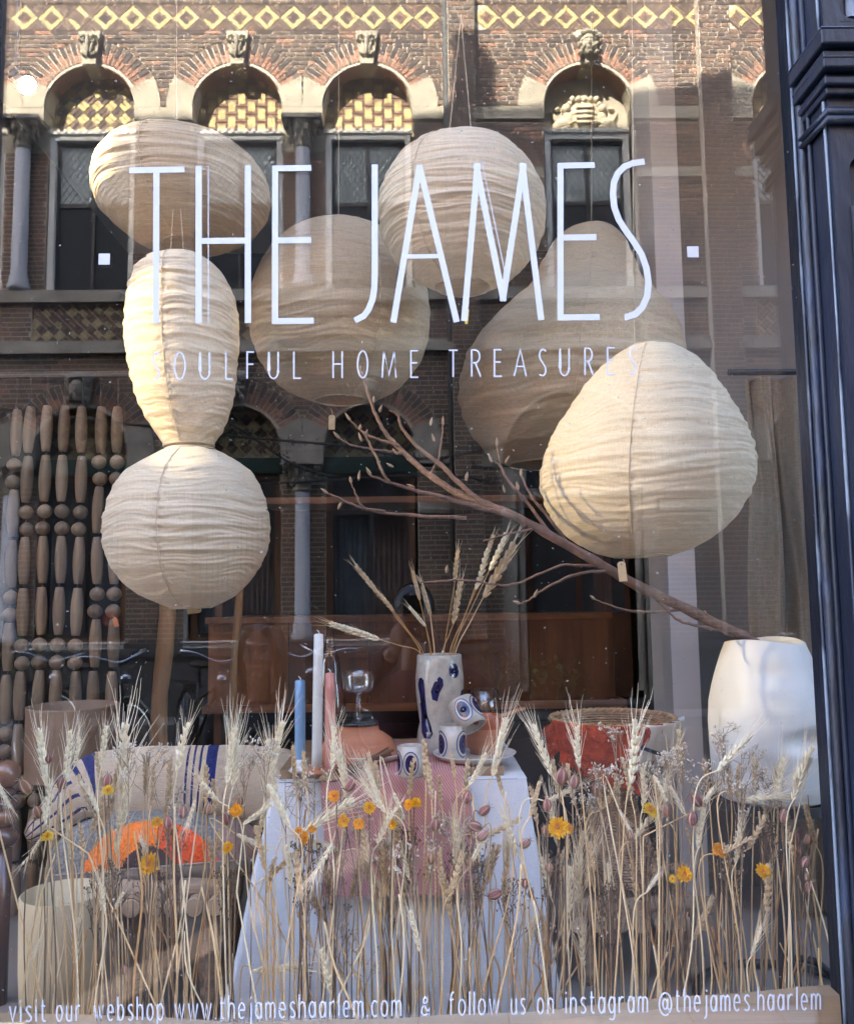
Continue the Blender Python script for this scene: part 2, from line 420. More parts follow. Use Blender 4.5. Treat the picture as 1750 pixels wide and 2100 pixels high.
for i, cx in enumerate(LA):
    cl = {0: (-9, -5.0), 1: (-5.0, 9), 2: (-9, -1.375), 3: (-1.375, 9)}.get(i); arch(cx, ZL, RI, RO, 25, cl)
arch(PORT[0], PORT[1], PORT[2], PORT[3], 37)

# stone bands, sills, imposts
band = MB(); bandd = MB()
def strip(mb, z0, z1, d1, gaps, d0=-.34):
    I = [(XL, XR)]
    for a, b in gaps: I = rm(I, a, b)
    for a, b in I:
        n = max(1, round((b - a) / 0.7))
        for i in range(n): mb.b2(a + (b - a) * i / n + .003, a + (b - a) * (i + 1) / n - .003, Y(d0), Y(d1 + random.uniform(-.002, .002)), z0, z1)
pg = [(a, b) for a, b in PIERS]
strip(band, 7.705, 7.876, .012, [(c - .58, c + .58) for c in UA] + pg)
strip(bandd, 5.262, 5.415, .05, pg); strip(bandd, 4.585, 4.69, .09, []); strip(bandd, 4.692, 4.755, .05, pg)
strip(bandd, 3.155, 3.326, .012, [(c - .58, c + .58) for c in LA] + [(PORT[0] - .97, PORT[0] + .97)] + pg)
for zb, L_ in ((6.905, [(0.885, 1.76), (2.98, 3.825), (4.235, 4.5)]), (2.525, [(0.10, 0.525), (3.1, 3.825), (4.235, 4.5)])):
    for a, b in L_: (band if zb > 5 else bandd).b2(a + .003, b - .003, Y(-.3), Y(.004), zb, zb + .14)
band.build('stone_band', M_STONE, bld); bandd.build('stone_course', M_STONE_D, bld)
pl = MB(); strip(pl, 0.02, 0.80, .05, [(PORT[0] - .97, PORT[0] + .97)]); strip(pl, 0.803, 0.90, .09, [(PORT[0] - .97, PORT[0] + .97)]); strip(pl, 0.902, 0.96, .02, [(PORT[0] - .97, PORT[0] + .97)])
pl.build('plinth', M_PLINTH, bld)

# patterned tiles: lozenge band, tympana and parapet panels
TB = [B_YEL, B_BRN, B_RED, B_DARK, B_PUR, B_PALE]
def tile45(mb, c, p, q, lp, lq, m, d, test, ang=45):
    a = rad(ang); ca, sa = math.cos(a), math.sin(a)
    if isinstance(test, tuple):
        P = [(c[0] + (p + dp * lp) * ca - (q + dq * lq) * sa, c[1] + (p + dp * lp) * sa + (q + dq * lq) * ca) for dp, dq in ((-.5, -.5), (.5, -.5), (.5, .5), (-.5, .5))]
        for ax, lim, sg in ((0, test[0], 1), (0, test[1], -1), (1, test[2], 1), (1, test[3], -1)):
            out = []
            for i in range(len(P)):
                A, B = P[i - 1], P[i]; da, db = (A[ax] - lim) * sg, (B[ax] - lim) * sg
                if (da >= 0) != (db >= 0): t = da / (da - db); out.append((A[0] + (B[0] - A[0]) * t, A[1] + (B[1] - A[1]) * t))
                if db >= 0: out.append(B)
            P = out
            if len(P) < 3: return
        n = len(P); y0, y1 = Y(d - .015), Y(d + .015) + random.uniform(-.002, .002); mb.m = m
        mb.add([(x, y1, z) for x, z in P] + [(x, y0, z) for x, z in P], [tuple(range(n - 1, -1, -1))] + [(i, (i + 1) % n, n + (i + 1) % n, n + i) for i in range(n)]); return
    for dp, dq in ((-.5, -.5), (-.5, .5), (.5, -.5), (.5, .5)):
        pp, qq = p + dp * lp, q + dq * lq
        if not test(c[0] + pp * ca - qq * sa, c[1] + pp * sa + qq * ca): return
    mb.m = m; R = Matrix.Rotation(-a, 3, 'Y')
    mb.box((c[0] + p * ca - q * sa, Y(d) + random.uniform(-.002, .002), c[1] + p * sa + q * ca), (lp, .03, lq), R)
lz = MB(); base = MB(); zc = 9.122; hh = 0.176
I = [(XL, XR)]
for a, b in PIERS: I = rm(I, a, b)
for x0, x1 in I:
    base.b2(x0, x1, Y(-.3), Y(-.009), 8.945, 9.30)
    t = (x0 + .004, x1 - .004, zc - hh, zc + hh)
    n = int((x1 - x0) / 0.352) + 2; st = x0 + .176
    for i in range(n):
        for off, zz in ((0, zc), (.176, zc + .176), (.176, zc - .176)):
            c = (st + i * .352 + off, zz); s_ = .2489
            for r in range(4):
                a = 45 + 90 * r
                if off == 0: tile45(lz, c, -.024, s_ / 2 - .031, .184, .052, 0 if random.random() < .9 else 1, -.012, t, a)
                tile45(lz, c, -.026, .046, .100, .042, random.choice((1, 4, 4, 3) if i % 3 else (2, 4, 1)), -.012, t, a)
            tile45(lz, c, 0, 0, .040, .040, random.choice((3, 2, 1)), -.012, t)
            if off: 
                for r in range(4): tile45(lz, c, -.024, s_ / 2 - .027, .186, .044, random.choice((1, 4)), -.012, t, 45 + 90 * r)
base.build('lozenge_mortar', M_MORT, bld); recalc(lz.build('lozenge_tile', TB, bld, kind='stuff'))

def tympanum(cx, zc, ri, kind, zb):
    b = MB(); ty = MB(); n = 24
    P = [(cx + (ri + .1) * math.cos(math.pi * i / n), zc + (ri + .1) * math.sin(math.pi * i / n)) for i in range(n + 1)] + [(cx - ri - .1, zb), (cx + ri + .1, zb)]
    b.prism(P, Y(-.33), Y(-.29)); recalc(b.build('tympanum', M_MORT if kind != 'coat' else M_STONE, bld))
    test = lambda x, z: z > zb and (x - cx) ** 2 + max(0, z - zc) ** 2 < (ri + .09) ** 2 and abs(x - cx) < ri + .09
    if kind == 'weave':
        c = .165
        for i in range(-5, 6):
            for j in range(0, 8):
                x, zz = cx + i * c * .8, zb + .09 + j * c * .66
                if (i + j) % 2:
                    for q in (-.03, .03): tile45(ty, (x, zz), 0, q, .155, .045, 2, -.282, test, 0)
                else: tile45(ty, (x, zz), 0, 0, .098, .135, 0, -.280, test, 0)
                tile45(ty, (x + c * .4, zz + c * .33), 0, 0, .028, .028, 3, -.278, test, 0)
    elif kind in ('herring', 'pale'):
        c = .13; y_ = 0 if kind == 'herring' else 5
        for i in range(-9, 10):
            for j in range(-9, 10):
                a = rad(45); p, q = i * c, j * c
                if (i + j) % 2:
                    for w_ in (-.032, .032): tile45(ty, (cx, zc), p, q + w_, .118, .052, random.choice((1, 4, 3)), -.282, test)
                else:
                    for w_ in (-.032, .032): tile45(ty, (cx, zc), p + w_, q, .052, .118, y_ if kind == 'pale' or j % 2 else 0, -.282, test)
    if ty.f: ty.build('tympanum_tile', TB, bld)
for cx, kd in zip(UA, ('herring', 'herring', 'weave', 'weave', 'coat', 'weave')): tympanum(cx, ZU, RI, kd, 7.63)
for cx in LA: tympanum(cx, ZL, RI, 'pale', 3.26)
pb = MB(); pt = MB()
for cx in UA:
    pb.b2(cx - .66, cx + .66, Y(-.3), Y(-.05), 4.755, 5.262)
    test = (cx - .64, cx + .64, 4.77, 5.25)
    c = .11
    for i in range(-9, 10):
        for j in range(-9, 10):
            if (i + j) % 2:
                for w_ in (-.027, .027): tile45(pt, (cx, 5.0), i * c, j * c + w_, .10, .044, random.choice((1, 4)), -.042, test)
            else:
                for w_ in (-.027, .027): tile45(pt, (cx, 5.0), i * c + w_, j * c, .044, .10, random.choice((5, 5, 1)), -.042, test)
pb.build('parapet_mortar', M_MORT, bld); recalc(pt.build('parapet_tile', TB, bld, kind='stuff'))
mort.build('mortar_bed', M_MORT, bld)

# coat of arms with two beasts in the fourth upper arch
ca = MB(); cx, zb = 2.37, 7.66
ca.lathe((cx, Y(-.29), zb + .24), [(0.0, .09), (.12, .075), (.2, .05), (.235, .0)], 20, True, 1, 1.1, Matrix.Rotation(rad(-90), 3, 'X'))
for s_ in (-1, 1):
    for (x, zz, r) in ((.30, .12, (.13, .07, .09)), (.22, .20, (.07, .06, .10)), (.24, .33, (.07, .08, .07)), (.20, .39, (.05, .07, .045)), (.16, .13, (.09, .07, .03)),
                       (.38, .07, (.06, .06, .07)), (.28, .05, (.12, .06, .03)), (.13, .25, (.06, .07, .025)), (.41, .22, (.03, .04, .09)), (.37, .33, (.05, .04, .03))):
        ca.ell((cx + s_ * x, Y(-.27), zb + zz), r, 10, 6, Matrix.Rotation(s_ * .4, 3, 'Y'))
for i in range(5): ca.ell((cx - .16 + .08 * i, Y(-.24), zb + .45), (.04, .06, .05), 8, 5)
for i in range(4): ca.b2(cx - .12, cx + .12, Y(-.21), Y(-.19), zb + .10 + i * .07, zb + .13 + i * .07)
ca.b2(cx - .5, cx + .5, Y(-.30), Y(-.2), zb - .02, zb + .03)
recalc(ca.build('coat_of_arms', mat('carved_stone', (0.50, 0.44, 0.32), 0.9, 0.2, 9, bump=.5, bscale=60), bld, smooth=True))

# keystones
def keystone(cx, z0, z1, w0, w1, kind, m):
    b = MB(); b.prism([(cx - w0, z0), (cx + w0, z0), (cx + w1, z1), (cx - w1, z1)], Y(-.30), Y(.07))
    h = z1 - z0; zc = (z0 + z1) / 2; y = Y(.09)
    if kind == 'face':
        b.ell((cx, y, zc), (.105, .11, .165), 16, 12)
        b.ell((cx, y + .1, zc - .02), (.02, .045, .045), 8, 6); b.ell((cx, y + .095, zc + .045), (.075, .02, .014), 8, 5)
        for s_ in (-1, 1):
            b.ell((cx + s_ * .042, y + .092, zc + .012), (.02, .015, .011), 8, 5); b.ell((cx + s_ * .06, y + .075, zc - .05), (.03, .03, .035), 8, 6)
            for i in range(6): b.ell((cx + s_ * (.075 + .03 * (i % 2)), y + .03, zc + .15 - .055 * i), (.035, .06, .035), 8, 5)
            b.add([(cx + s_ * .1, y, zc + .06), (cx + s_ * .2, y - .03, zc + .2), (cx + s_ * .12, y, zc + .18)], [(0, 1, 2)])
        b.ell((cx, y + .095, zc - .082), (.034, .02, .010), 8, 5); b.ell((cx, y + .095, zc - .098), (.028, .02, .010), 8, 5); b.ell((cx, y + .075, zc - .135), (.035, .035, .028), 8, 5)
        for i in range(7): b.ell((cx - .09 + .03 * i, y + .06, zc + .13 + .02 * math.sin(i * .5 * math.pi / 3)), (.024, .05, .04), 8, 5)
    else:
        for s_ in (-1, 1):
            for i in range(9):
                a = i * .75; r = .068 * (1 - i / 11); b.ell((cx + s_ * (.062 + r * math.cos(a) * .8), y, zc + .09 + r * math.sin(a)), (.018, .035, .018), 7, 5)
            b.ell((cx + s_ * .035, y, zc - .04), (.022, .035, .1), 8, 6, Matrix.Rotation(s_ * .25, 3, 'Y'))
            b.ell((cx + s_ * .07, y, zc - .1), (.02, .03, .05), 8, 6, Matrix.Rotation(s_ * .8, 3, 'Y'))
        b.ell((cx, y + .02, zc + .02), (.028, .05, .15), 8, 6)
    recalc(b.build('keystone', m, bld, smooth=False))
for cx, kd in zip(UA, ('leaf', 'leaf', 'leaf', 'leaf', 'face', 'leaf')): keystone(cx, ZU + RI - .02, ZU + RO + .09, .085, .145, kd, M_STONE)
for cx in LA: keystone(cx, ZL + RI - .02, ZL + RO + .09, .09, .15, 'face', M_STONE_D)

# columns with leaf capitals
def column(cx, z0, zcap, ztop, m):
    s_ = MB(); s_.lathe((cx, Y(-.05), 0), [(.14, z0), (.14, z0 + .1), (.115, z0 + .12), (.12, z0 + .2), (.098, z0 + .23), (.092, zcap)], 18)
    sh = s_.build('column', M_COLUMN, bld, smooth=True)
    c = MB(); c.lathe((cx, Y(-.05), 0), [(.10, zcap - .03), (.112, zcap), (.10, zcap + .02), (.11, zcap + .12), (.15, zcap + .22), (.19, zcap + .28)], 18)
    for ring_, (r, zz, sz) in enumerate(((.115, .10, .05), (.16, .2, .055))):
        for i in range(8):
            a = rad(45 * i + 22 * ring_); c.ell((cx + r * math.cos(a), Y(-.05) + r * math.sin(a), zcap + zz), (.03, .03, sz), 7, 5)
    for a in (-1, 1):
        for b_ in (-1, 1): c.ell((cx + a * .19, Y(-.05) + b_ * .12, zcap + .27), (.05, .05, .05), 8, 6)
    c.b2(cx - .26, cx + .26, Y(-.3), Y(.15), zcap + .30, ztop); c.build('capital', m, bld)
for c, in PAIRS:
    column(c, 5.42, 7.36, 7.715, M_STONE_D); column(c, .96, 2.84, 3.16, M_STONE_D)
    p = MB(); p.b2(c - .3, c + .3, Y(-.34), Y(-.16), 7.35, 7.72); p.b2(c - .3, c + .3, Y(-.34), Y(-.16), 2.85, 3.16); p.build('pier_block', M_STONE, bld)

# windows
def window(cx, z0, z1, lower=False):
    f = MB()
    m = M_WFRAME if not lower else mat('brown_window_frame', (0.11, 0.05, 0.022), .45, .3, 5)
    wd = .56; t = .075
    f.b2(cx - wd, cx - wd + t, Y(-.32), Y(-.17), z0, z1); f.b2(cx + wd - t, cx + wd, Y(-.32), Y(-.17), z0, z1); f.b2(cx - wd + t, cx + wd - t, Y(-.32), Y(-.17), z1 - t, z1)
    f.b2(cx - wd, cx + wd, Y(-.32), Y(-.12), z0 - .04, z0)
    if not lower:
        f.b2(cx - wd - .02, cx + wd + .02, Y(-.3), Y(-.14), z1, z1 + .035)
        for i in range(13): f.lathe((cx - .54 + .09 * i, Y(-.14), z1 + .035), [(.026, -.012), (.026, .012)], 10, True, 1, 1, Matrix.Rotation(rad(90), 3, 'X'))
    W = f.build('window', m, bld)
    zt = z1 - t - (.86 if not lower else .42)
    s_ = MB(); a, b = cx - wd + t, cx + wd - t
    for x0, x1 in ((a, a + .035), (cx - .022, cx + .022), (b - .035, b)): s_.b2(x0, x1, Y(-.29), Y(-.235), z0, z1 - t)
    for zz in (z0, zt - .03, z1 - t - .05): s_.b2(a, b, Y(-.285), Y(-.24), zz, zz + .055)
    s_.build('sash', M_SASH, W)
    g = MB(); g.b2(a, b, Y(-.27), Y(-.262), zt, z1 - t); g.build('leaded_pane', M_LGLASS if not lower else mat('dim_leaded_glass', (.05, .055, .06), .2), W)
    ld = MB(); sx, sz = .088, .125
    for (x0, x1) in ((a + .035, cx - .022), (cx + .022, b - .035)):
        for sg in (-1, 1):
            for i in range(-12, 13):
                # lead strips at a slope, cut to the light
                P = []
                xm = (x0 + x1) / 2 + i * sx; zz0, zz1 = zt + .02, z1 - t - .05; sl = sg * sx / sz
                za, zb_ = zz0, zz1; xa, xb = xm + sl * (za - (zz0 + zz1) / 2), xm + sl * (zb_ - (zz0 + zz1) / 2)
                for lim, side in ((x0, 0), (x1, 1)):
                    pass
                ts = [0.0, 1.0]
                if abs(xb - xa) > 1e-6:
                    t0, t1 = sorted(((x0 - xa) / (xb - xa), (x1 - xa) / (xb - xa))); ts = [max(0, t0), min(1, t1)]
                if ts[1] - ts[0] > .03:
                    A = Vector((lerp(xa, xb, ts[0]), Y(-.258), lerp(za, zb_, ts[0]))); B = Vector((lerp(xa, xb, ts[1]), Y(-.258), lerp(za, zb_, ts[1])))
                    d_ = (B - A); R = d_.to_track_quat('X', 'Y').to_matrix(); ld.box((A + B) / 2, (d_.length, .006, .009), R)
    ld.build('lead_lattice', M_LEAD, W)
    if not lower:
        g = MB(); g.b2(a, b, Y(-.268), Y(-.262), z0, zt); g.build('pane', M_DGLASS, W)
    else:
        gm = clear_mat('house_glass', .05); g = MB(); g.b2(a, b, Y(-.268), Y(-.264), z0, zt); g.build('pane', gm, W)
        for i, (x0, x1) in enumerate(((a, cx - .02), (cx + .02, b))):
            c = MB(); c.grid(lambda u, v: (lerp(x0, x1, u), Y(-.40) + .03 * math.sin(u * 44 + .5 * math.sin(u * 13)), lerp(z0 - .05, zt, v)), 60, 1)
            c.build('curtain', (M_CURT_P, M_CURT_B)[(i + (cx > -3)) % 2 if cx > -3 else 1], W)
        h = MB(); h.b2(cx - .60, cx + .60, Y(-.32), Y(-.08), z1, z1 + .2); h.build('lintel', M_GREENB, W)
for cx in UA: window(cx, 5.46, 7.60)
M_SILLW = mat('white_sill', (.55, .56, .55), .6)
for cx in LA:
    window(cx, 1.02, 3.06, True); s_ = MB(); s_.b2(cx - .62, cx + .62, Y(-.3), Y(.06), .962, 1.02 - .042); s_.b2(cx - .6, cx + .6, Y(-.3), Y(.03), .85, .955); s_.build('window_sill', M_SILLW, bld)
# portal with door
f = MB(); cx = PORT[0]
for s_ in (-1, 1): f.b2(cx + s_ * .97, cx + s_ * .80, Y(-.32), Y(-.02), .02, 3.1); f.lathe((cx + s_ * .74, Y(-.1), 0), [(.06, .3), (.05, .4), (.05, 2.7), (.09, 2.95), (.09, 3.08)], 12)
f.b2(cx - .78, cx + .78, Y(-.32), Y(-.12), 2.72, 2.84); pf = f.build('door_surround', M_STONE_D, bld)
g = MB(); n = 20; g.prism([(cx + 1.0 * math.cos(math.pi * i / n), 3.1 + 1.0 * math.sin(math.pi * i / n)) for i in range(n + 1)] + [(cx - .8, 2.84), (cx + .8, 2.84)], Y(-.33), Y(-.30)); recalc(g.build('fanlight', M_DGLASS, bld))
dr = MB(); dr.b2(cx - .66, cx + .66, Y(-.34), Y(-.28), .2, 2.7); D = dr.build('front_door', M_DOORW, bld)
for i in range(2):
    for (z0, z1) in ((.35, 1.1), (1.25, 2.55)):
        p = MB(); x0 = cx - .58 + i * .62; p.b2(x0, x0 + .54, Y(-.28), Y(-.262), z0, z1); p.build('door_panel', M_DGLASS if z0 > 1 else M_DOORW, D)
st = MB(); st.b2(cx - .97, cx + .97, Y(-.33), Y(.25), .0, .18); st.build('door_step', M_PLINTH, bld)
dp = MB(); dp.tube([(.50, Y(.04), .1), (.50, Y(.04), 9.6)], .035, 10); dp.build('drainpipe', M_PLINTH, bld, smooth=True)

# ================================================================== THE SHOP'S OWN HOUSE
ZH = 15.4
M_OWN = mat('bounce_plaster', (0.40, 0.37, 0.31), 0.9, 0.06, 3.0)  # unseen wall, plaster made pale to bounce light onto the house opposite
own = thing('shop_building', (0, 0.2, 0), 'tall unseen house the shop is in, its plaster paled for bounce light', 'building')
o = MB(); o.b2(-16, 16, .12, .5, 4.0, 15.0)
recalc(o.build('upper_wall', M_OWN, own))
o = MB(); o.prism([(-16, 15.0), (16, 15.0), (16, 15.8), (3, 15.8), (.5, 15.85), (-.1, 16.15), (-1.2, 16.15), (-2.2, 15.92), (-4.6, 15.75), (-11.6, 15.72), (-16, 15.7)], .12, .3)
recalc(o.build('roof_edge', M_OWN, own))
o = MB(); o.b2(-16, -2.5, .12, .5, 0, 4.0); o.b2(2.75, 16, .12, .5, 0, 4.0); o.build('lower_wall', M_OWN, own)
c = MB(); c.b2(-3.95, -3.62, .12, .5, 15.6, 16.75); c.build('chimney', M_OWN, own)
# ================================================================== SHOP ROOM
M_PLY = mat('podium_floor', (0.22, 0.19, 0.165), 0.7, 0.12, 3.0)
M_DARKW = mat('charcoal_wall', (0.022, 0.020, 0.020), 0.9)
M_GREYW = mat('warm_grey_wall', (0.50, 0.47, 0.44), 0.9, 0.05, 3.0)
M_GREYW2 = mat('taupe_wall', (0.20, 0.187, 0.17), 0.9, 0.06, 3.0)
M_BLACK = mat('black_metal', (0.012, 0.012, 0.013), 0.45)
g = MB(); g.b2(-2.2, 2.9, .14, 1.65, .50, .56); g.build('podium', M_PLY, kind='structure')
g = MB(); g.b2(-2.2, 3.0, .52, 5.2, .02, .06); g.build('shop_floor', mat('dark_floor', (.035, .028, .024), .6), kind='structure')
g = MB(); g.b2(-2.2, 3.0, 5.0, 5.1, .06, 4.2); g.build('back_wall', M_DARKW, kind='structure')
g = MB(); g.b2(-2.3, -2.2, .52, 5.1, .06, 4.2); g.build('side_wall', M_DARKW, kind='structure')
g = MB(); g.b2(3.0, 3.1, .52, 5.1, .06, 4.2); g.build('side_wall', M_DARKW, kind='structure')
g = MB(); g.b2(-2.3, 3.1, .52, 5.1, 4.2, 4.3); g.b2(-2.5, 2.75, .12, .52, 4.0, 4.05); g.b2(-2.3, 3.1, .502, .518, 4.0, 4.3); g.build('ceiling', mat('ceiling_paint', (.7, .69, .66), .9), kind='structure')
g = MB(); g.b2(.90, 2.6, 1.32, 1.42, .56, 4.1); g.build('partition_wall', M_GREYW2, kind='structure')
pt = MB(); pt.b2(.808, .895, 1.20, 1.42, .56, 4.1); tag(pt.build('wall_post', M_GREYW), 'pale grey square post at the end of the right partition wall', 'post')
c = MB(); x0 = at(1548, 1200, 1.05).x
c.grid(lambda u, v: (x0 + .75 * u + .012 * math.sin(9 * v + u * 20), 1.05 + .030 * math.sin(u * 62 + 1.1 * math.sin(v * 3 + 9 * u)) + .012 * math.sin(u * 150 + 2 * v), lerp(.57, 2.15, v)), 160, 24)
M_LINENC = weave_mat('linen_curtain', (0.42, 0.35, 0.26), (0.30, 0.25, 0.18), 500, .2, .35)
tag(c.build('linen_curtain', M_LINENC, smooth=True), 'natural linen curtain hanging in soft folds behind the white vase', 'curtain')
cr = MB(); cr.tube([(x0 - .05, 1.05, 2.17), (x0 + .85, 1.05, 2.17)], .010, 8); tag(cr.build('curtain_rail', M_BLACK), 'black rail that carries the linen curtain', 'rail')

# walnut wall unit at the back
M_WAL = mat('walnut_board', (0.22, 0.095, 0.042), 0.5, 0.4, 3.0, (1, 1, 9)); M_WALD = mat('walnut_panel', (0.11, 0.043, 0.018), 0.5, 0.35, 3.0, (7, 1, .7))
YB = 2.0
unit_ = thing('wall_unit', (0, YB, .06), 'walnut shelf unit with a broad back board, standing dark behind the table', 'shelf unit')
def plank(x0, x1, py, t, pxm=900, nm='shelf', d=.28, m=None):
    b = MB(); a, c = at(x0, py, YB), at(x1, py, YB); zz = at(pxm, py, YB).z; b.b2(a.x, c.x, YB, YB + d, zz - t / 2, zz + t / 2); return b.build(nm, m or M_WAL, unit_)
plank(535, 1372, 1023, .026); plank(420, 1255, 1267, .024); plank(414, 1285, 1449, .030)
a = at(424, 1350, YB); zt, zb = at(900, 1268, YB).z - .012, at(900, 1449, YB).z + .015
for i in range(5):
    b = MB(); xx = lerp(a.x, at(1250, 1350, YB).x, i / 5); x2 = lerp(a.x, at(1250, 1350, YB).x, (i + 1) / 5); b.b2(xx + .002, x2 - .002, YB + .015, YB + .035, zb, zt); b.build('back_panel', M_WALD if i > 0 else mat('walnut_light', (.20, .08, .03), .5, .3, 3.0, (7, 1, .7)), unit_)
for px in (440, 1262):
    b = MB(); xx = at(px, 1500, YB).x; b.b2(xx - .015, xx + .015, YB + .05, YB + .26, .06, at(900, 1023, YB).z + .1); b.build('upright', M_WALD, unit_)
# little amber jars that stand under the unit's lowest shelf
cab = MB(); cab.b2(-.75, .75, YB + .2, YB + .7, .06, at(760, 1512, YB + .3).z); tag(cab.build('low_cabinet', M_BLACK), 'black low cabinet standing under the walnut shelf unit', 'cabinet')

# wooden posts seen behind the lanterns
def post(px, r, y, top, lab, m):
    b = MB(); p = at(px, 1500, y); P = [(p.x + .012 * math.sin(i * 1.1), y, lerp(.56, top, i / 8)) for i in range(9)]
    b.tube(P, [r * (1 + .06 * math.sin(i * 2.3)) for i in range(9)], 14); tag(b.build('wooden_post', m, smooth=True), lab, 'post')
M_POST = mat('pine_post', (0.33, 0.17, 0.07), 0.6, 0.35, 3.0, (6, 6, .5), bump=.2)
post(332, .027, 1.35, at(330, 1180, 1.35).z, 'round honey coloured wooden post below the lower globe of the double lantern', M_POST)
post(484, .013, 1.55, at(484, 1090, 1.55).z, 'thin wooden post behind the right edge of the double lantern', M_POST)

# ------------------------------------------------------------------ bead curtain
M_BEAD = mat('ash_wood_bead', (0.21, 0.150, 0.095), 0.55, 0.25, 3.0, (18, 18, 1.2)); M_CORD = mat('black_cord', (.015, .014, .014), .8)
ball = MB(); R_ = .0225; ball.lathe((0, 0, 0), [(.006, -R_ * .95)] + [(R_ * math.cos(rad(a)), R_ * .95 * math.sin(rad(a))) for a in range(-70, 71, 20)] + [(.006, R_ * .95)], 16)
me_ball = ball.mesh('bead', M_BEAD, smooth=True)
sp = MB(); Lp = .145; sp.lathe((0, 0, 0), [(.0105, -Lp / 2)] + [(.0115 + .0068 * math.cos(math.pi * t / 2) ** .8, t * Lp / 2) for t in (-.98, -.8, -.5, -.2, .2, .5, .8, .98)] + [(.0105, Lp / 2)], 14)
me_sp = sp.mesh('spindle', M_BEAD, smooth=True)
YC = 1.15
M_BEAD2 = mat('darker_wood_bead', (0.15, 0.105, 0.065), 0.55, 0.25, 3.0, (18, 18, 1.2)); M_BEAD3 = mat('paler_wood_bead', (0.26, 0.195, 0.13), 0.6, 0.2, 3.0, (18, 18, 1.2))
VAR = {}
for me in (me_ball, me_sp):
    VAR[me.name] = [me, me]
    for m in (M_BEAD2, M_BEAD3): q = me.copy(); q.materials.clear(); q.materials.append(m); VAR[me.name].append(q)
SB = S(130, 1200, YC)
strands = [(20, 1243), (54, 1068), (90, 1066), (126, 1066), (163, 1068), (197, 1236), (233, 1236)]
names = ['first', 'second', 'third', 'fourth', 'fifth', 'sixth', 'seventh']
for i, (px, pyc) in enumerate(strands):
    p = at(px, pyc, YC); x = p.x; T = thing('bead_strand', (x, YC, .60), f'string of pale turned wooden balls and spindles, {names[i]} strand from the left edge', 'bead strand', 'strands of the wooden bead curtain')
    per = .4095; z0 = p.z
    cord = MB(); cord.tube([(x, YC, .60), (x, YC, 2.2)], .0035, 6); cord.build('cord', M_CORD, T)
    k = -6
    zs = []
    while k < 6:
        base_ = z0 + k * per; h = R_ * .95 + .005
        for zz, me in ((base_ - h, me_ball), (base_ + h, me_ball), (base_ + 2 * h + Lp / 2 + .004, me_sp), (base_ + 2 * h + Lp * 1.5 + .016, me_sp)):
            if .64 < zz < 2.1: put(me.name, random.choice(VAR[me.name]), T, Matrix.Translation((random.uniform(-.003, .003), 0, zz - .60)) @ Matrix.Rotation(random.uniform(0, 6.28), 4, 'Z') @ Matrix.Rotation(random.uniform(-.04, .04), 4, 'Y'))
        k += 1
cr = MB(); cr.b2(-1.6, -.6, YC - .008, YC + .008, 2.2, 2.216); tag(cr.build('curtain_rod', M_BLACK), 'slim black rod that the bead strands hang from', 'rod')

# ================================================================== SHOP FRONT
M_NAVY = mat('navy_gloss_paint', (0.010, 0.014, 0.026), 0.40, 0.5, 6.0, (1, 1, .35), bump=.35, bscale=30, spec=.28)
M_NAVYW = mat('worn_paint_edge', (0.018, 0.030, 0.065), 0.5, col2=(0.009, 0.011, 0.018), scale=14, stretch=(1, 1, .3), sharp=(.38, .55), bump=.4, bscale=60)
M_BLUEE = mat('worn_edge_sky_glint', (0.17, 0.20, 0.24), 0.5, col2=(0.015, 0.02, 0.035), scale=20, stretch=(1, 1, .25), sharp=(.46, .56))  # chipped edge paint with the sky's glint put into its pale blue
sf = thing('shop_facade', (.85, 0, 0), 'dark navy painted moulded wooden shop front pilaster right of the window', 'shop front')
XW0, XW1 = -.772, .716
j = MB(); j.b2(.717, .80, -.028, .045, .60, 4.0); jm = j.build('window_jamb', M_NAVY, sf)
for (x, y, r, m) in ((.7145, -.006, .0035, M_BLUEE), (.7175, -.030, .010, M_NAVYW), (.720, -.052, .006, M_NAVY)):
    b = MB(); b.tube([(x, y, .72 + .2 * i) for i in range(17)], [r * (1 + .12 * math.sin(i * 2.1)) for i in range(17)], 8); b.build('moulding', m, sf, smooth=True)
b = MB(); b.b2(.722, .80, -.105, -.028, .60, 4.0); b.build('pilaster_side', M_NAVY, sf)
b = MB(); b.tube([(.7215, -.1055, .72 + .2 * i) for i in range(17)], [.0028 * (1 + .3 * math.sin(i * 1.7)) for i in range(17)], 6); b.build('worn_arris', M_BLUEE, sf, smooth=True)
# face of the pilaster with sunk panels that end in round heads
def face_with_panels():
    b = MB(); x0, x1 = .7235, 1.10
    b.b2(x0, .752, -.118, -.09, .6, 4.0); b.b2(x0 + .0005, x1, -.1174, -.0902, 2.2352, 2.4898)
    for xs in (.752,):
        n = 8; r = .026; cx = xs + r
        for s_, zc in ((1, 2.215), (-1, 2.515)):
            P = [(cx + r * math.cos(math.pi * i / n), zc + s_ * r * math.sin(math.pi * i / n)) for i in range(n + 1)]
            for i in range(n):
                (xa, za), (xb, zb_) = P[i], P[i + 1]; top = 2.24 if s_ > 0 else 2.485
                b.add([(xa, -.118, za), (xb, -.118, zb_), (xb, -.118, top), (xa, -.118, top), (xa, -.098, za), (xb, -.098, zb_)], [(0, 1, 2, 3), (0, 4, 5, 1)])
    b.b2(.804, .835, -.118, -.09, .6, 4.0); b.b2(.887, x1, -.118, -.09, .6, 4.0); b.b2(x0, x1, -.094, -.08, .6, 4.0)
    return b.build('pilaster', M_NAVY, sf)
face_with_panels()
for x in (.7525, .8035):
    b = MB(); b.tube([(x, -.119, .75 + .2 * i) for i in range(8)], .0022, 6); b.build('worn_arris', M_NAVYW, sf)
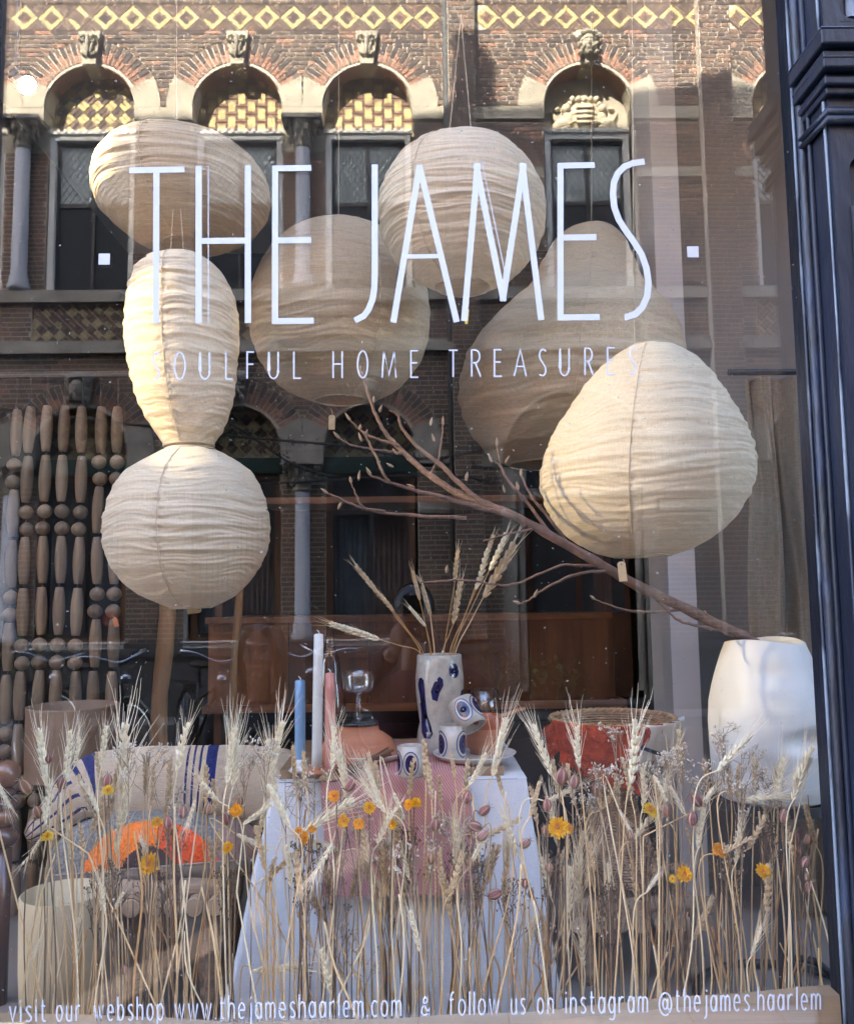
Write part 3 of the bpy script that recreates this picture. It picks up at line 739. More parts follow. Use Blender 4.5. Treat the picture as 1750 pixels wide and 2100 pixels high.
b = MB(); b.tube([(.758 + .02, -.1, 2.50 + .02 * i) for i in range(10)], .012, 8); b.build('panel_sky_glint', M_BLUEE, sf)  # blue rod stands in for the sky reflected in the panel's round end
cp = MB()
for z0, z1, p in ((2.345, 2.358, .012), (2.358, 2.372, .020), (2.372, 2.380, .014), (2.382, 2.412, .030), (2.412, 2.418, .022), (2.418, 2.446, .040)):
    cp.b2(.722 - p * .6, 1.1, -.118 - p, .0 - .028, z0, z1)
o = recalc(cp.build('capital_moulding', M_NAVY, sf)); bv = o.modifiers.new('soft', 'BEVEL'); bv.width = .007; bv.segments = 3
cp = MB()
for i in range(2): cp.tube([(.716, -.03, 2.302 + i * .014), (.716, -.124, 2.302 + i * .014), (1.1, -.124, 2.302 + i * .014)], .0075, 10)
cp.build('astragal', M_NAVY, sf, smooth=True)
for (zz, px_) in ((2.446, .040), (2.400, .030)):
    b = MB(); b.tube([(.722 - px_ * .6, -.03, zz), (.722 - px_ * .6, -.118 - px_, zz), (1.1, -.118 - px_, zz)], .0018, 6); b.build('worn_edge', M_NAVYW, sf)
lf = thing('window_frame', (-.85, 0, 0), 'dark painted left jamb and sill that hold the shop window', 'window frame')
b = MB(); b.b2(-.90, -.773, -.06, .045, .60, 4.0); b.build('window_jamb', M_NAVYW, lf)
b = MB(); b.b2(-2.5, 2.75, -.02, .10, 3.86, 4.05); b.build('window_head', M_NAVY, lf)
b = MB(); b.b2(-.90, .717, -.05, .045, .60, .70); b.build('sill', M_NAVY, lf)
b = MB(); b.b2(-2.5, 2.75, 0, .12, 0, .60); b.build('stall_riser', M_NAVY, lf)

M_PANE = clear_mat('shop_glass', .051, (.985, .985, .98), wave=.004, dust=.5)
p = MB(); p.b2(XW0, XW1, .0002, .006, .70, 3.86)
p0 = p; tag(p.build('window_pane', M_PANE), 'large clear shop window pane mirroring the brick house across the street', 'window')

for xa, xb, lb in ((-2.42, -.905, 'unseen window pane added for side light, left of the main pane'), (1.12, 2.70, 'unseen window pane added for side light, right of the pilaster')):  # side windows out of view, added to let fill light into the room
    p = MB(); p.b2(xa, xb, .0002, .006, .70, 3.86); tag(p.build('window_pane', M_PANE), lb, 'window')
b = MB(); b.b2(1.10, 1.118, -.06, .045, .6, 4.0); b.b2(2.70, 2.76, -.06, .12, .6, 4.0); b.b2(-2.5, -2.42, -.06, .12, .6, 4.0); b.b2(1.118, 2.7, -.05, .045, .6, .7); b.b2(-2.42, -.905, -.05, .045, .6, .7); b.build('jamb', M_NAVY, lf)

# ================================================================== LETTERING ON THE PANE
M_VINYL = mat('white_vinyl', (0.50, 0.51, 0.57), 0.45)
YL = -.0016
def ribbon(mb, P, wd, closed=False, dy=0.0):
    """flat strip of even width along a line, a fraction of a millimetre thick"""
    P = [Vector((p[0], p[1])) for p in P]
    if closed: P = P + [P[0]]
    n = len(P); Lft, Rgt = [], []
    for i in range(n):
        if closed: d0 = (P[i] - P[i - 1 if i else n - 2]); d1 = (P[(i + 1) if i < n - 1 else 1] - P[i])
        else: d0 = P[i] - P[i - 1] if i else P[1] - P[0]; d1 = P[i + 1] - P[i] if i < n - 1 else P[i] - P[i - 1]
        d0 = d0.normalized(); d1 = d1.normalized(); t = d0 + d1
        t = t.normalized() if t.length > .3 else d0
        nn = Vector((-t.y, t.x)); c = max(.45, abs(nn.dot(Vector((-d1.y, d1.x))))); o = nn * (wd / 2 / c)
        Lft.append(P[i] + o); Rgt.append(P[i] - o)
    vs = []
    for a, b in zip(Lft, Rgt):
        for q in (a, b):
            vs.append((q.x, YL - dy, q.y)); vs.append((q.x, YL + .0010 - dy, q.y))
    fs = []
    for i in range(n - 1):
        k = 4 * i; fs += [(k, k + 2, k + 6, k + 4), (k + 1, k + 5, k + 7, k + 3), (k, k + 4, k + 5, k + 1), (k + 2, k + 3, k + 7, k + 6)]
    mb.add(vs, fs)
def arc(cx, cy_, rx, ry, a0, a1, n=14): return [(cx + rx * math.cos(rad(lerp(a0, a1, i / n))), cy_ + ry * math.sin(rad(lerp(a0, a1, i / n)))) for i in range(n + 1)]
def W(px, py): p = at(px, py, YL); return (p.x, p.z)
sign = thing('shop_name_lettering', (0, 0, 1.99), 'large white condensed vinyl letters THE JAMES between two square dots on the pane', 'lettering')
def letter(strokes, wd=12.5, T=sign, conv=W):
    mb = MB(); k = S(875, 500, 0) if conv is W else 1
    for si, s_ in enumerate(strokes):
        ww = wd
        if isinstance(s_, tuple): s_, ww = s_
        ribbon(mb, [conv(*q) for q in s_] if conv else s_, ww * k, dy=si * .00011)
    return recalc(mb.build('letter', M_VINYL, T))
letter([[(265, 349), (378, 347)], [(320.5, 350), (319.5, 663)]])
letter([[(407, 340), (407, 663)], [(508, 339), (508, 662)], [(408, 494), (508, 493)], ([(420, 341), (427, 341), (427, 662), (420, 662)], 1.6)])  # thin outline: the stroke's second reflection, built as a vinyl line
letter([[(564, 339), (563.5, 664)], [(564, 345), (638, 344)], [(564, 493), (638, 492)], [(564, 658.5), (643, 657.5)]])
letter([[(768, 337), (768, 560)] + [(767, 590), (763, 615), (755, 635), (745, 648), (727, 657)]])
letter([[(806, 661), (860, 338)], [(859, 338), (936, 660)], ([(834, 526), (905, 525)], 9)], 12.5)
letter([[(951, 658), (979, 334)], [(975, 336), (1032, 617)], [(1030, 617), (1073, 334)], [(1070, 335), (1109, 656)], ([(982, 334), (988, 332), (1037, 570)], 1.6)])  # thin line along the stroke stands for its reflection in the pane
letter([[(1148.5, 334), (1148.5, 657)], [(1148, 339.5), (1219, 338)], [(1148, 487), (1222, 486)], [(1148, 651), (1229, 650)]])
letter([[(1321, 331), (1298, 334), (1280, 341), (1266, 355), (1258, 374), (1256, 398), (1259, 425), (1268, 450), (1284, 475), (1300, 497), (1315, 522), (1325, 550), (1329, 580), (1326, 608), (1316, 630), (1302, 644), (1283, 650), (1280, 650)]], 13)
for px, py in ((213.5, 531), (1420, 516)): letter([[(px - 11.5, py), (px + 11.5, py)]], 23)

U = {  # capitals on a box of unit height
 'S': [[(.46, .92), (.40, .97), (.28, 1), (.14, .96), (.06, .86), (.06, .72), (.12, .60), (.30, .45), (.42, .33), (.46, .20), (.42, .08), (.30, .01), (.16, .01), (.04, .05)]],
 'O': [arc(.33, .5, .33, .5, 90, 450, 28)], 'U': [[(0, 1), (0, .28)] + arc(.3, .28, .3, .28, 180, 360, 12) + [(.6, .28), (.6, 1)]], 'L': [[(0, 1), (0, 0), (.42, 0)]],
 'F': [[(0, 0), (0, 1), (.44, 1)], [(0, .54), (.40, .54)]], 'H': [[(0, 0), (0, 1)], [(.6, 0), (.6, 1)], [(0, .52), (.6, .52)]], 'M': [[(0, 0), (.1, 1), (.44, .1), (.78, 1), (.88, 0)]],
 'E': [[(.44, 1), (0, 1), (0, 0), (.46, 0)], [(0, .54), (.40, .54)]], 'T': [[(0, 1), (.6, 1)], [(.3, 1), (.3, 0)]], 'R': [[(0, 0), (0, 1), (.18, 1)] + arc(.2, .76, .26, .24, 90, -90, 10) + [(0, .52)], [(.2, .52), (.52, 0)]],
 'A': [[(0, 0), (.3, 1), (.6, 0)], [(.11, .36), (.49, .36)]]}
slog = thing('slogan_lettering', (0, 0, 1.86), 'small thin white vinyl line SOULFUL HOME TREASURES under the shop name', 'lettering')
cap = [('S', 610, 637, 1410, 1518), ('O', 697, 740, 1410, 1517), ('U', 800, 838, 1408, 1516), ('L', 903, 930, 1408, 1516), ('F', 988, 1015, 1408, 1514), ('U', 1075, 1112, 1407, 1514), ('L', 1175, 1203, 1406, 1513),
       ('H', 1332, 1368, 1405, 1512), ('O', 1430, 1470, 1404, 1511), ('M', 1528, 1583, 1404, 1510), ('E', 1643, 1672, 1403, 1509), ('T', 1794, 1830, 1401, 1507), ('R', 1886, 1922, 1400, 1506), ('E', 1977, 2006, 1399, 1505),
       ('A', 2056, 2104, 1398, 1504), ('S', 2154, 2182, 1397, 1503), ('U', 2239, 2275, 1395, 1502), ('R', 2339, 2371, 1393, 1500), ('E', 2429, 2459, 1391, 1498), ('S', 2514, 2542, 1389, 1496)]
for ch, x0, x1, y0, y1 in cap:
    g = U[ch]; wmax = max(p[0] for s_ in g for p in s_); k = 1 / 1.951
    letter([[(lerp(x0 * k, x1 * k, q[0] / wmax), lerp(y1 * k, y0 * k, q[1])) for q in s_] for s_ in g], 3.0, slog)
Lw = {
 'v': [[(0, 1), (.2, 0), (.4, 1)]], 'i': [[(0, 0), (0, 1)], [(0, 1.27), (0, 1.38)]], 's': [[(.36, .9), (.24, 1), (.1, .95), (.04, .78), (.1, .62), (.26, .44), (.36, .28), (.34, .1), (.2, 0), (.02, .07)]],
 't': [[(.1, 1.38), (.1, .15), (.16, .03), (.3, 0)], [(0, 1), (.28, 1)]], 'o': [arc(.22, .5, .22, .5, 90, 450, 22)], 'u': [[(0, 1), (0, .3)] + arc(.2, .26, .2, .26, 180, 360, 10) + [(.4, 1)], [(.4, .3), (.4, 0)]],
 'r': [[(0, 0), (0, 1)], [(0, .7), (.08, .9), (.2, 1), (.32, .97)]], 'w': [[(0, 1), (.16, 0), (.32, .95), (.48, 0), (.64, 1)]], 'e': [[(0, .53), (.42, .53)] + arc(.21, .5, .21, .5, 5, 310, 20)],
 'b': [[(0, 1.5), (0, 0)], arc(.21, .5, .21, .5, 180, -180, 20)], 'h': [[(0, 0), (0, 1.5)], [(0, .7), (.06, .9), (.2, 1), (.34, .92), (.4, .72), (.4, 0)]], 'p': [[(0, 1), (0, -.45)], arc(.21, .5, .21, .5, 180, -180, 20)],
 'j': [[(.14, 1), (.14, -.25), (.09, -.4), (-.03, -.45)], [(.14, 1.27), (.14, 1.38)]], 'a': [arc(.2, .5, .2, .5, 0, 360, 20), [(.41, 1), (.41, 0)]], 'm': [[(0, 0), (0, 1)], [(0, .7), (.05, .9), (.16, 1), (.27, .92), (.32, .72), (.32, 0)], [(.32, .7), (.37, .9), (.48, 1), (.59, .92), (.64, .72), (.64, 0)]],
 'l': [[(0, 0), (0, 1.5)]], 'c': [arc(.22, .5, .22, .5, 50, 310, 18)], 'n': [[(0, 0), (0, 1)], [(0, .7), (.06, .9), (.2, 1), (.34, .92), (.4, .72), (.4, 0)]], 'f': [[(.12, 0), (.12, 1.25), (.18, 1.42), (.34, 1.48)], [(0, 1), (.3, 1)]],
 'g': [arc(.2, .5, .2, .5, 0, 360, 20), [(.41, 1), (.41, -.2), (.34, -.4), (.2, -.45), (.04, -.38)]], '.': [[(0, -.02), (0, .08)]],
 '&': [[(.5, 0), (.14, .82), (.14, 1.05), (.24, 1.2), (.36, 1.1), (.36, .92), (.06, .5), (.02, .22), (.12, .03), (.28, .02), (.42, .2), (.5, .5)]],
 '@': [arc(.45, .5, .45, .72, -50, 300, 30), arc(.43, .5, .17, .32, 0, 360, 16), [(.61, .85), (.61, .3), (.68, .16), (.78, .2)]]}
web = thing('web_address_lettering', (0, 0, .81), 'thin white vinyl line with the web address along the foot of the pane', 'lettering')
words_ = [('visit', 38, 182), ('our', 226, 320), ('webshop', 378, 652), ('www.thejameshaarlem.com', 700, 1603), ('&', 1684, 1717), ('follow', 1796, 1995), ('us', 2045, 2099), ('on', 2149, 2211), ('instagram', 2263, 2588), ('@thejames.haarlem', 2636, 3280)]
k = 1 / 1.951
for wd_, x0, x1 in words_:
    ws = [max(p[0] for s_ in Lw[c] for p in s_) for c in wd_]; n = len(wd_)
    xh = 62.0; gap = ((x1 - x0) - sum(ws) * xh) / max(1, n - 1) if n > 1 else 0
    sc = 1.0
    if gap < 18 and n > 1: sc = ((x1 - x0) - 18 * (n - 1)) / (sum(ws) * xh); gap = 18
    if n == 1: sc = (x1 - x0) / (ws[0] * xh)
    x = x0
    for c, w_ in zip(wd_, ws):
        bx = 4090 - (x - 38) * .0155
        letter([[((x + q[0] * xh * sc) * k, (bx - q[1] * xh) * k) for q in s_] for s_ in Lw[c]], 2.7, web)
        x += w_ * xh * sc + gap
# ================================================================== LANTERNS
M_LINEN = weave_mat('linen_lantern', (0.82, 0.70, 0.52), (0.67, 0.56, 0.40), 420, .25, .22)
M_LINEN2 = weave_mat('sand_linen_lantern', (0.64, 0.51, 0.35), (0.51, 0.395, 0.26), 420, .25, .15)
M_SEAM = mat('seam_thread', (0.55, 0.44, 0.32), .9)
M_TAG = mat('kraft_tag', (0.52, 0.38, 0.22), .8, .08, 20); M_STR = mat('string', (.50, .42, .30), .9); M_YTAG = mat('yellow_tag', (.75, .60, .08), .7)
def shade_mesh(prof, y, ribs, fold, seed, tilt=0.0, nu=220, nv=190, seam_a=0.0):
    """cloth cover over hoops: prof = (py, centre px, half width px) from the top down"""
    rows = []
    pym = (prof[0][0] + prof[-1][0]) / 2; cxm = interp(prof, pym)[0]
    c0 = at(cxm, pym, y); k = S(cxm, pym, y)
    for j in range(nv + 1):
        py = lerp(prof[0][0], prof[-1][0], j / nv); cx, hw = interp(prof, py)
        p = at(cx, py, y); rows.append((p.x, p.z, max(hw * k, .002)))
    b = MB(); hz = rows[0][1] - rows[-1][1]
    # spacing of the hoops is a little uneven
    ph = [0.0]
    rs = random.Random(seed)
    hoops = sorted([(i + rs.uniform(-.22, .22)) / ribs for i in range(ribs + 1)])
    vs = []
    for j in range(nv + 1):
        x, z, r = rows[j]; v = j / nv
        i = 0
        while i < len(hoops) - 2 and v > hoops[i + 1]: i += 1
        q = min(1, max(0, (v - hoops[i]) / max(.002, hoops[i + 1] - hoops[i])))
        sag = -math.sin(math.pi * q)                                   # cloth draws in between hoops
        for i_ in range(nu):
            a = 2 * math.pi * i_ / nu
            nx, ny = math.cos(a), math.sin(a)
            vv = v * ribs + .55 * noise.noise((nx * 1.3 + seed, ny * 1.3, v * 4)); w1 = noise.noise((nx * .8 + seed, ny * .8, vv * 2.2)); w2 = noise.noise((nx * 1.7 + seed, ny * 1.7, vv * 4.6 + 9))
            w3 = 1 - abs(noise.noise((nx * 1.3 + seed * 2, ny * 1.3, vv * 3.4 + 1.5 * noise.noise((nx * 2, ny * 2, v * 3 + seed)))) * 1.6)
            sd = math.exp(-((math.atan2(math.sin(a - seam_a), math.cos(a - seam_a))) / .10) ** 2)
            d = fold * (.75 + .9 * noise.noise((nx * .9 + seed * 3, ny * .9, v * 2.2))) * (.62 * sag + .34 * w1 + .34 * w2 + .50 * (w3 - .6)) * min(1, r / .07) + fold * sd * .7 * noise.noise((a * 25, v * 60, seed))
            rr = r + d; dz = fold * 1.0 * noise.noise((nx * 1.2 + seed, ny * 1.2, v * 5))
            vs.append((x + rr * nx, y + rr * ny, z + dz + tilt * (rr * nx)))
    fs = [(j * nu + i, j * nu + (i + 1) % nu, (j + 1) * nu + (i + 1) % nu, (j + 1) * nu + i) for j in range(nv) for i in range(nu)]
    b.add(vs, fs)
    seam = [Vector(vs[j * nu + int(nu * (seam_a % (2 * math.pi)) / (2 * math.pi)) % nu]) for j in range(0, nv + 1, 3)]
    return b, seam, rows
def fit(prof, y):
    # the outline meant is the one seen: bring the profile's seen extent to the wanted one
    want = (prof[0][0], prof[-1][0], min(c - h for p, c, h in prof), max(c + h for p, c, h in prof)); P = list(prof)
    for it in range(5):
        cxm = interp(P, (P[0][0] + P[-1][0]) / 2)[0]; k = S(cxm, (P[0][0] + P[-1][0]) / 2, y); xs, ys = [], []
        for j in range(41):
            py = lerp(P[0][0], P[-1][0], j / 40); cx, hw = interp(P, py); p = at(cx, py, y); r = hw * k
            for i in range(36): q = proj((p.x + r * math.cos(i * .17453), y + r * math.sin(i * .17453), p.z)); xs.append(q[0]); ys.append(q[1])
        g = (min(ys), max(ys), min(xs), max(xs)); sy = (want[1] - want[0]) / (g[1] - g[0]); sx = (want[3] - want[2]) / (g[3] - g[2])
        my, wy = (g[0] + g[1]) / 2, (want[0] + want[1]) / 2; mx, wx = (g[2] + g[3]) / 2, (want[2] + want[3]) / 2
        P = [((py - my) * sy + wy, (cx - mx) + wx, hw * sx) for py, cx, hw in P]
    return P
inv = CM.inverted()
def proj(p): d = inv @ (Vector(p) - CAM); return 875 + 1750 * d.x / -d.z, 1050 - 1750 * d.y / -d.z
def lantern(lab, y, parts, m, ribs, fold, seed, tilt=0.0, seam=-90, cords=(), name='paper_lantern'):
    c = at(parts[0][0][1], parts[0][0][0], y)
    T = thing('linen_lantern', (c.x, y, c.z), lab, 'lantern', 'linen lanterns hanging in the window')
    for n_, pr in enumerate(parts):
        pr = fit(pr, y)
        b, sm, rows = shade_mesh(pr, y, ribs[n_], fold, seed + n_, tilt, seam_a=rad(seam))
        b.build('shade', m, T, smooth=True)
        s_ = MB(); s_.tube([p + Vector((0, -.0012, 0)) for p in sm], .0012, 5); s_.build('seam', M_SEAM, T, smooth=True)
        for e in (0, -1):
            x, z, r = rows[e]; h = MB(); h.tube([(x + r * math.cos(t / 24 * 2 * math.pi), y + r * math.sin(t / 24 * 2 * math.pi), z + tilt * r * math.cos(t / 24 * 2 * math.pi)) for t in range(25)], .0025, 6, False); h.build('hoop', M_STR, T)
    for (pa, pb) in cords:
        s_ = MB(); A = at(pa[0], pa[1], y); B = at(pb[0], pb[1], y); s_.tube([A, B], .0011, 5); s_.build('hanging_cord', M_STR, T)
    return T
def sym(cx, L, dx=0.0):
    y0, y1 = L[0][0], L[-1][0]
    return [(py, cx + dx * (py - y0) / (y1 - y0), hw) for py, hw in L]
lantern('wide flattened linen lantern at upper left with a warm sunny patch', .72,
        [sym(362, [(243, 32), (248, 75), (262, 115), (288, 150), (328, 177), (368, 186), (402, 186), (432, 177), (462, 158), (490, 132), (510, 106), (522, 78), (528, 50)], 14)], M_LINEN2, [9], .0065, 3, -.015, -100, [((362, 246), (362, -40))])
lantern('tall double linen lantern, narrow oval cinched above a round globe', .57,
        [[(512, 363, 46), (519, 363, 68), (532, 364, 84), (556, 366, 100), (595, 369, 113), (635, 371, 119), (675, 372, 120), (705, 372, 119), (740, 373, 114), (780, 375, 109), (820, 378, 101), (850, 380, 91), (880, 382, 77), (905, 384, 63), (923, 385, 52)],
         [(914, 385, 53), (922, 385, 72), (940, 384, 102), (960, 383, 131), (985, 381, 149), (1020, 380, 165), (1060, 380, 174), (1090, 380, 175), (1120, 380, 171), (1150, 380, 160), (1180, 381, 141), (1205, 382, 118), (1225, 384, 92), (1240, 385, 60), (1247, 386, 42)]],
        M_LINEN, [14, 12], .0060, 17, 0.02, -94, [((350, 515), (362, 300)), ((376, 515), (362, 300))])
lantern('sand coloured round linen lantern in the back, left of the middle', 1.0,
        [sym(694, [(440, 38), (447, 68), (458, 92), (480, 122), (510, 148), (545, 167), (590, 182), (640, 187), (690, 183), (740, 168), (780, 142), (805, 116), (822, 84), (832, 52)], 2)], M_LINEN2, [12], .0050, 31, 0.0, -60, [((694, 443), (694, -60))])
lantern('round linen lantern hung by two cords, its left half warmly lit', .56,
        [sym(946, [(259, 40), (264, 66), (275, 90), (292, 114), (318, 139), (350, 157), (390, 170), (430, 173), (470, 169), (510, 156), (545, 136), (572, 112), (592, 86), (608, 56)], 2)], M_LINEN, [13], .0062, 44, -.03, -125, [((922, 262), (945, 30)), ((965, 262), (944, 30))])
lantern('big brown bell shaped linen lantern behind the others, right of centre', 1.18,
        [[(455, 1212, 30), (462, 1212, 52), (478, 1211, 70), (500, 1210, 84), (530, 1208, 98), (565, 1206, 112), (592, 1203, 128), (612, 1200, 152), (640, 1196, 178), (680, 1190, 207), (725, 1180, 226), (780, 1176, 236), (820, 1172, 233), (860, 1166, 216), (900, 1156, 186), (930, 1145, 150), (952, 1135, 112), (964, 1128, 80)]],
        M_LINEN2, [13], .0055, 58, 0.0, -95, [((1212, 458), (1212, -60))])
lantern('large teardrop linen lantern in front at right, narrow neck on top', .54,
        [sym(1338, [(700, 46), (704, 58), (715, 76), (740, 106), (780, 141), (820, 168), (860, 192), (900, 211), (940, 222), (970, 225), (1000, 221), (1030, 211), (1060, 194), (1090, 168), (1115, 135), (1133, 98), (1143, 60)], -14)], M_LINEN, [12], .0058, 73, .02, -112, [((1300, 702), (1294, -40))])
def paper_tag(px, py, y, lab, m=M_TAG, w=.013, h=.030, rot=0.0, string=None):
    c = at(px, py, y); T = thing('price_tag', c, lab, 'tag')
    b = MB(); R = Matrix.Rotation(rot, 3, 'Y')
    P = [(-w / 2, -h / 2), (w / 2, -h / 2), (w / 2, h / 2 - .004), (w / 2 - .004, h / 2), (-w / 2 + .004, h / 2), (-w / 2, h / 2 - .004)]
    P = [(R @ Vector((x, 0, z))) for x, z in P]; b.prism([(c.x + p.x, c.z + p.z) for p in P], y - .0006, y + .0006); recalc(b.build('card', m, T))
    e = MB(); q = R @ Vector((0, 0, h / 2 - .006)); e.lathe((c.x + q.x, y, c.z + q.z), [(.0016, -.001), (.0016, .001)], 8, True, 1, 1, Matrix.Rotation(rad(90), 3, 'X')); e.build('eyelet', M_BLACK, T)
    if string:
        A = at(*string, y); s_ = MB(); s_.tube(curve_pts([(c.x + q.x, y - .001, c.z + q.z), ((c.x + A.x) / 2 + .003, y, (c.z + q.z + A.z) / 2), A], 4), .0006, 5); s_.build('string', M_STR, T)
paper_tag(680, 866, .92, 'kraft paper tag hanging under the sand coloured round lantern', string=(678, 838), w=.018, h=.042)
paper_tag(1275, 1172, .30, 'kraft paper tag hanging under the teardrop lantern, in front of the branch', string=(1277, 1146), rot=-.08, w=.017, h=.042)
paper_tag(957, 648, .5, 'narrow yellow paper tag under the lantern hung by two cords', M_YTAG, .007, .040, .12, (960, 606))
paper_tag(398, 1251, .56, 'wide kraft tag tucked under the globe of the double lantern', rot=1.45, w=.016, h=.034, string=(410, 1244))
paper_tag(237, 1276, 1.10, 'small terracotta tag on a ball of the bead curtain', mat('terracotta_tag', (.42, .17, .08), .8), .014, .028, -.3, (232, 1264))

# spot lamps under the ceiling: one shows lit at the top left, the other is added out of view to warm the lanterns
def spot_lamp(spc, aim, lab, watts, size):
    T = thing('spot_lamp', spc, lab, 'spot lamp', 'ceiling spot lamps over the window')
    aim = (Vector(aim) - spc).normalized(); face = (CAM - spc).normalized()
    R = (face * .75 + aim * .6).normalized().to_track_quat('Z', 'Y').to_matrix(); fz = R @ Vector((0, 0, 1))
    b = MB(); b.lathe(spc, [(.021, -.055), (.024, -.05), (.026, -.002), (.0235, -.001)], 20, True, 1, 1, R); b.build('lamp_housing', M_BLACK, T, smooth=False)
    b = MB(); b.lathe(spc, [(.0, .0015), (.016, .0014), (.0225, 0.0)], 20, False, 1, 1, R); b.build('lens', M_GLOW, T)
    b = MB(); b.tube([spc - fz * .055, spc - fz * .06 + Vector((0, 0, .3))], .006, 8); b.build('stem', M_BLACK, T)
    ld = bpy.data.lights.new('spot_beam', 'SPOT'); ld.energy = watts; ld.color = (1, .80, .44); ld.spot_size = rad(size); ld.spot_blend = .35; ld.shadow_soft_size = .010
    lo = bpy.data.objects.new('spot_beam', ld); COL.objects.link(lo); lo.parent = T; lo.location = fz * .012
    lo.rotation_euler = aim.to_track_quat('-Z', 'Y').to_euler()
M_GLOW = emit_mat('lamp_glow', (1, .93, .74), 14)
spot_lamp(at(56, 175, .52), (-.56, .74, 2.42), 'small lit ceiling spot lamp shining at the top left of the window', 1.6, 46)
spot_lamp(Vector((-1.85, .13, 2.45)), (.17, .50, 1.84), 'added unseen spot lamp beyond the left jamb, for warm patches on the lanterns', 9, 22)

# ================================================================== TABLE AND WHAT STANDS ON IT
YT0, YT1 = .50, .98
tl, tr = at(560, 1600, YT0), at(1080, 1600, YT0); ZT = at(820, 1602, YT0).z
M_WHITEC = weave_mat('white_cotton', (0.84, 0.84, 0.87), (0.76, 0.76, 0.79), 500, .15, .12)
tb = thing('display_table', ((tl.x + tr.x) / 2, .74, .56), 'small wooden table hidden under a white cotton cloth', 'table')
M_OAK = mat('oak_board', (0.28, 0.17, 0.09), .6, .35, 4.0, (1, 9, 9), bump=.2)
b = MB(); b.b2(tl.x + .01, tr.x - .02, YT0 + .01, YT1, ZT - .03, ZT - .003); b.build('tabletop', M_OAK, tb)
for x in (tl.x + .05, tr.x - .06):
    for y in (YT0 + .06, YT1 - .05): b = MB(); b.b2(x - .02, x + .02, y - .02, y + .02, .56, ZT - .03); b.build('leg', M_OAK, tb)
cl = MB(); x0, x1, y0, y1 = tl.x, tr.x, YT0, YT1; per = []
def edge(u):
    u *= 4; s_, t = int(u) % 4, u - int(u)
    q = [(lerp(x0, x1, t), y0, 0, -1), (x1, lerp(y0, y1, t), 1, 0), (lerp(x1, x0, t), y1, 0, 1), (x0, lerp(y1, y0, t), -1, 0)][s_]
    return q
def cloth(u, v):
    x, y, nx, ny = edge(u); d = v ** 1.0
    cxm, cym = (x0 + x1) / 2, (y0 + y1) / 2; r = Vector((x - cxm, y - cym)).normalized()
    wave = math.sin(u * 71) * .5 + math.sin(u * 37 + 1) * .7 + .35 * math.sin(u * 131 + 2)
    crn = abs((u * 4) % 1 - .5) * 2
    off = .085 * d * (.22 + 1.0 * crn ** 6) + .026 * wave * d + .004 * noise.noise((x * 9, v * 6, y * 9))
    return (x + (r.x * off * (1.1)), y + r.y * off * .8, lerp(ZT, .565, v))
cl.grid(cloth, 300, 30, True)
cl.grid(lambda u, v: (lerp(x0, x1, u), lerp(y0, y1, v), ZT + .001 + .0015 * noise.noise((u * 6, v * 6, 0))), 20, 16)
o = cl.build('tablecloth', M_WHITEC, smooth=True); tag(o, 'white cotton cloth that falls to the floor over the middle table', 'tablecloth')
# oak board and pink runner
bd0, bd1 = at(577, 1590, .56), at(1030, 1590, .56)
ZB = ZT + .022
b = MB(); b.b2(bd0.x, bd1.x, .53, .95, ZT + .0022, ZB); o = b.build('serving_board', M_OAK); tag(o, 'thick oak board lying on the white tablecloth', 'board')
M_PINK = bpy.data.materials.new('pink_twill'); M_PINK.use_nodes = True
def twill(m, c1, c2, sc, rot):
    L = m.node_tree.links; bb = m.node_tree.nodes['Principled BSDF']; bb.inputs['Roughness'].default_value = .9; bb.inputs['Specular IOR Level'].default_value = .1
    tc = N(m, 'ShaderNodeTexCoord'); mp = N(m, 'ShaderNodeMapping'); mp.inputs['Rotation'].default_value = (0, rot, 0); L.new(tc.outputs['Object'], mp.inputs[0])
    wv = N(m, 'ShaderNodeTexWave', Scale=sc, Distortion=.6); wv.inputs['Detail Scale'].default_value = 3; L.new(mp.outputs[0], wv.inputs['Vector'])
    mx = N(m, 'ShaderNodeMix'); mx.data_type = 'RGBA'; mx.inputs[6].default_value = (*c1, 1); mx.inputs[7].default_value = (*c2, 1); L.new(wv.outputs['Fac'], mx.inputs[0]); L.new(mx.outputs[2], bb.inputs['Base Color'])
    bp = N(m, 'ShaderNodeBump', Strength=.3, Distance=.002); L.new(wv.outputs['Fac'], bp.inputs['Height']); L.new(bp.outputs[0], bb.inputs['Normal'])
twill(M_PINK, (0.44, 0.16, 0.15), (0.56, 0.33, 0.29), 62, rad(35))
rn = MB(); rx0, rx1 = at(657, 1700, .44).x, at(966, 1700, .44).x; zl = at(800, 1846, .43).z
def runner(u, v):
    s_ = v * (.38 + (ZB - zl))
    x = lerp(rx0, rx1, u) + .006 * math.sin(v * 9)
    if s_ < .38: return (x, .88 - s_, ZB + .0025 + .001 * noise.noise((u * 5, s_ * 20, 1)))
    d = s_ - .38; yy = .50 - .035 * min(1, d / .05) - .03 * d + .006 * math.sin(u * 21 + 1) * min(1, d / .1)
    return (x + (u - .5) * .02 * d, yy, ZB + .002 - d - .008 * math.sin(u * 3) * d)
rn.grid(runner, 60, 80); o = rn.build('table_runner', M_PINK, smooth=True); tag(o, 'dusty pink twill runner hanging over the front of the white tablecloth', 'runner')
fr = MB(); 
for i in range(90):
    p = Vector(runner(i / 89, 1)); fr.tube([p, p + Vector((random.uniform(-.003, .003), -.001, -random.uniform(.006, .010)))], .0008, 4)
f_ = fr.build('fringe', M_PINK, o)

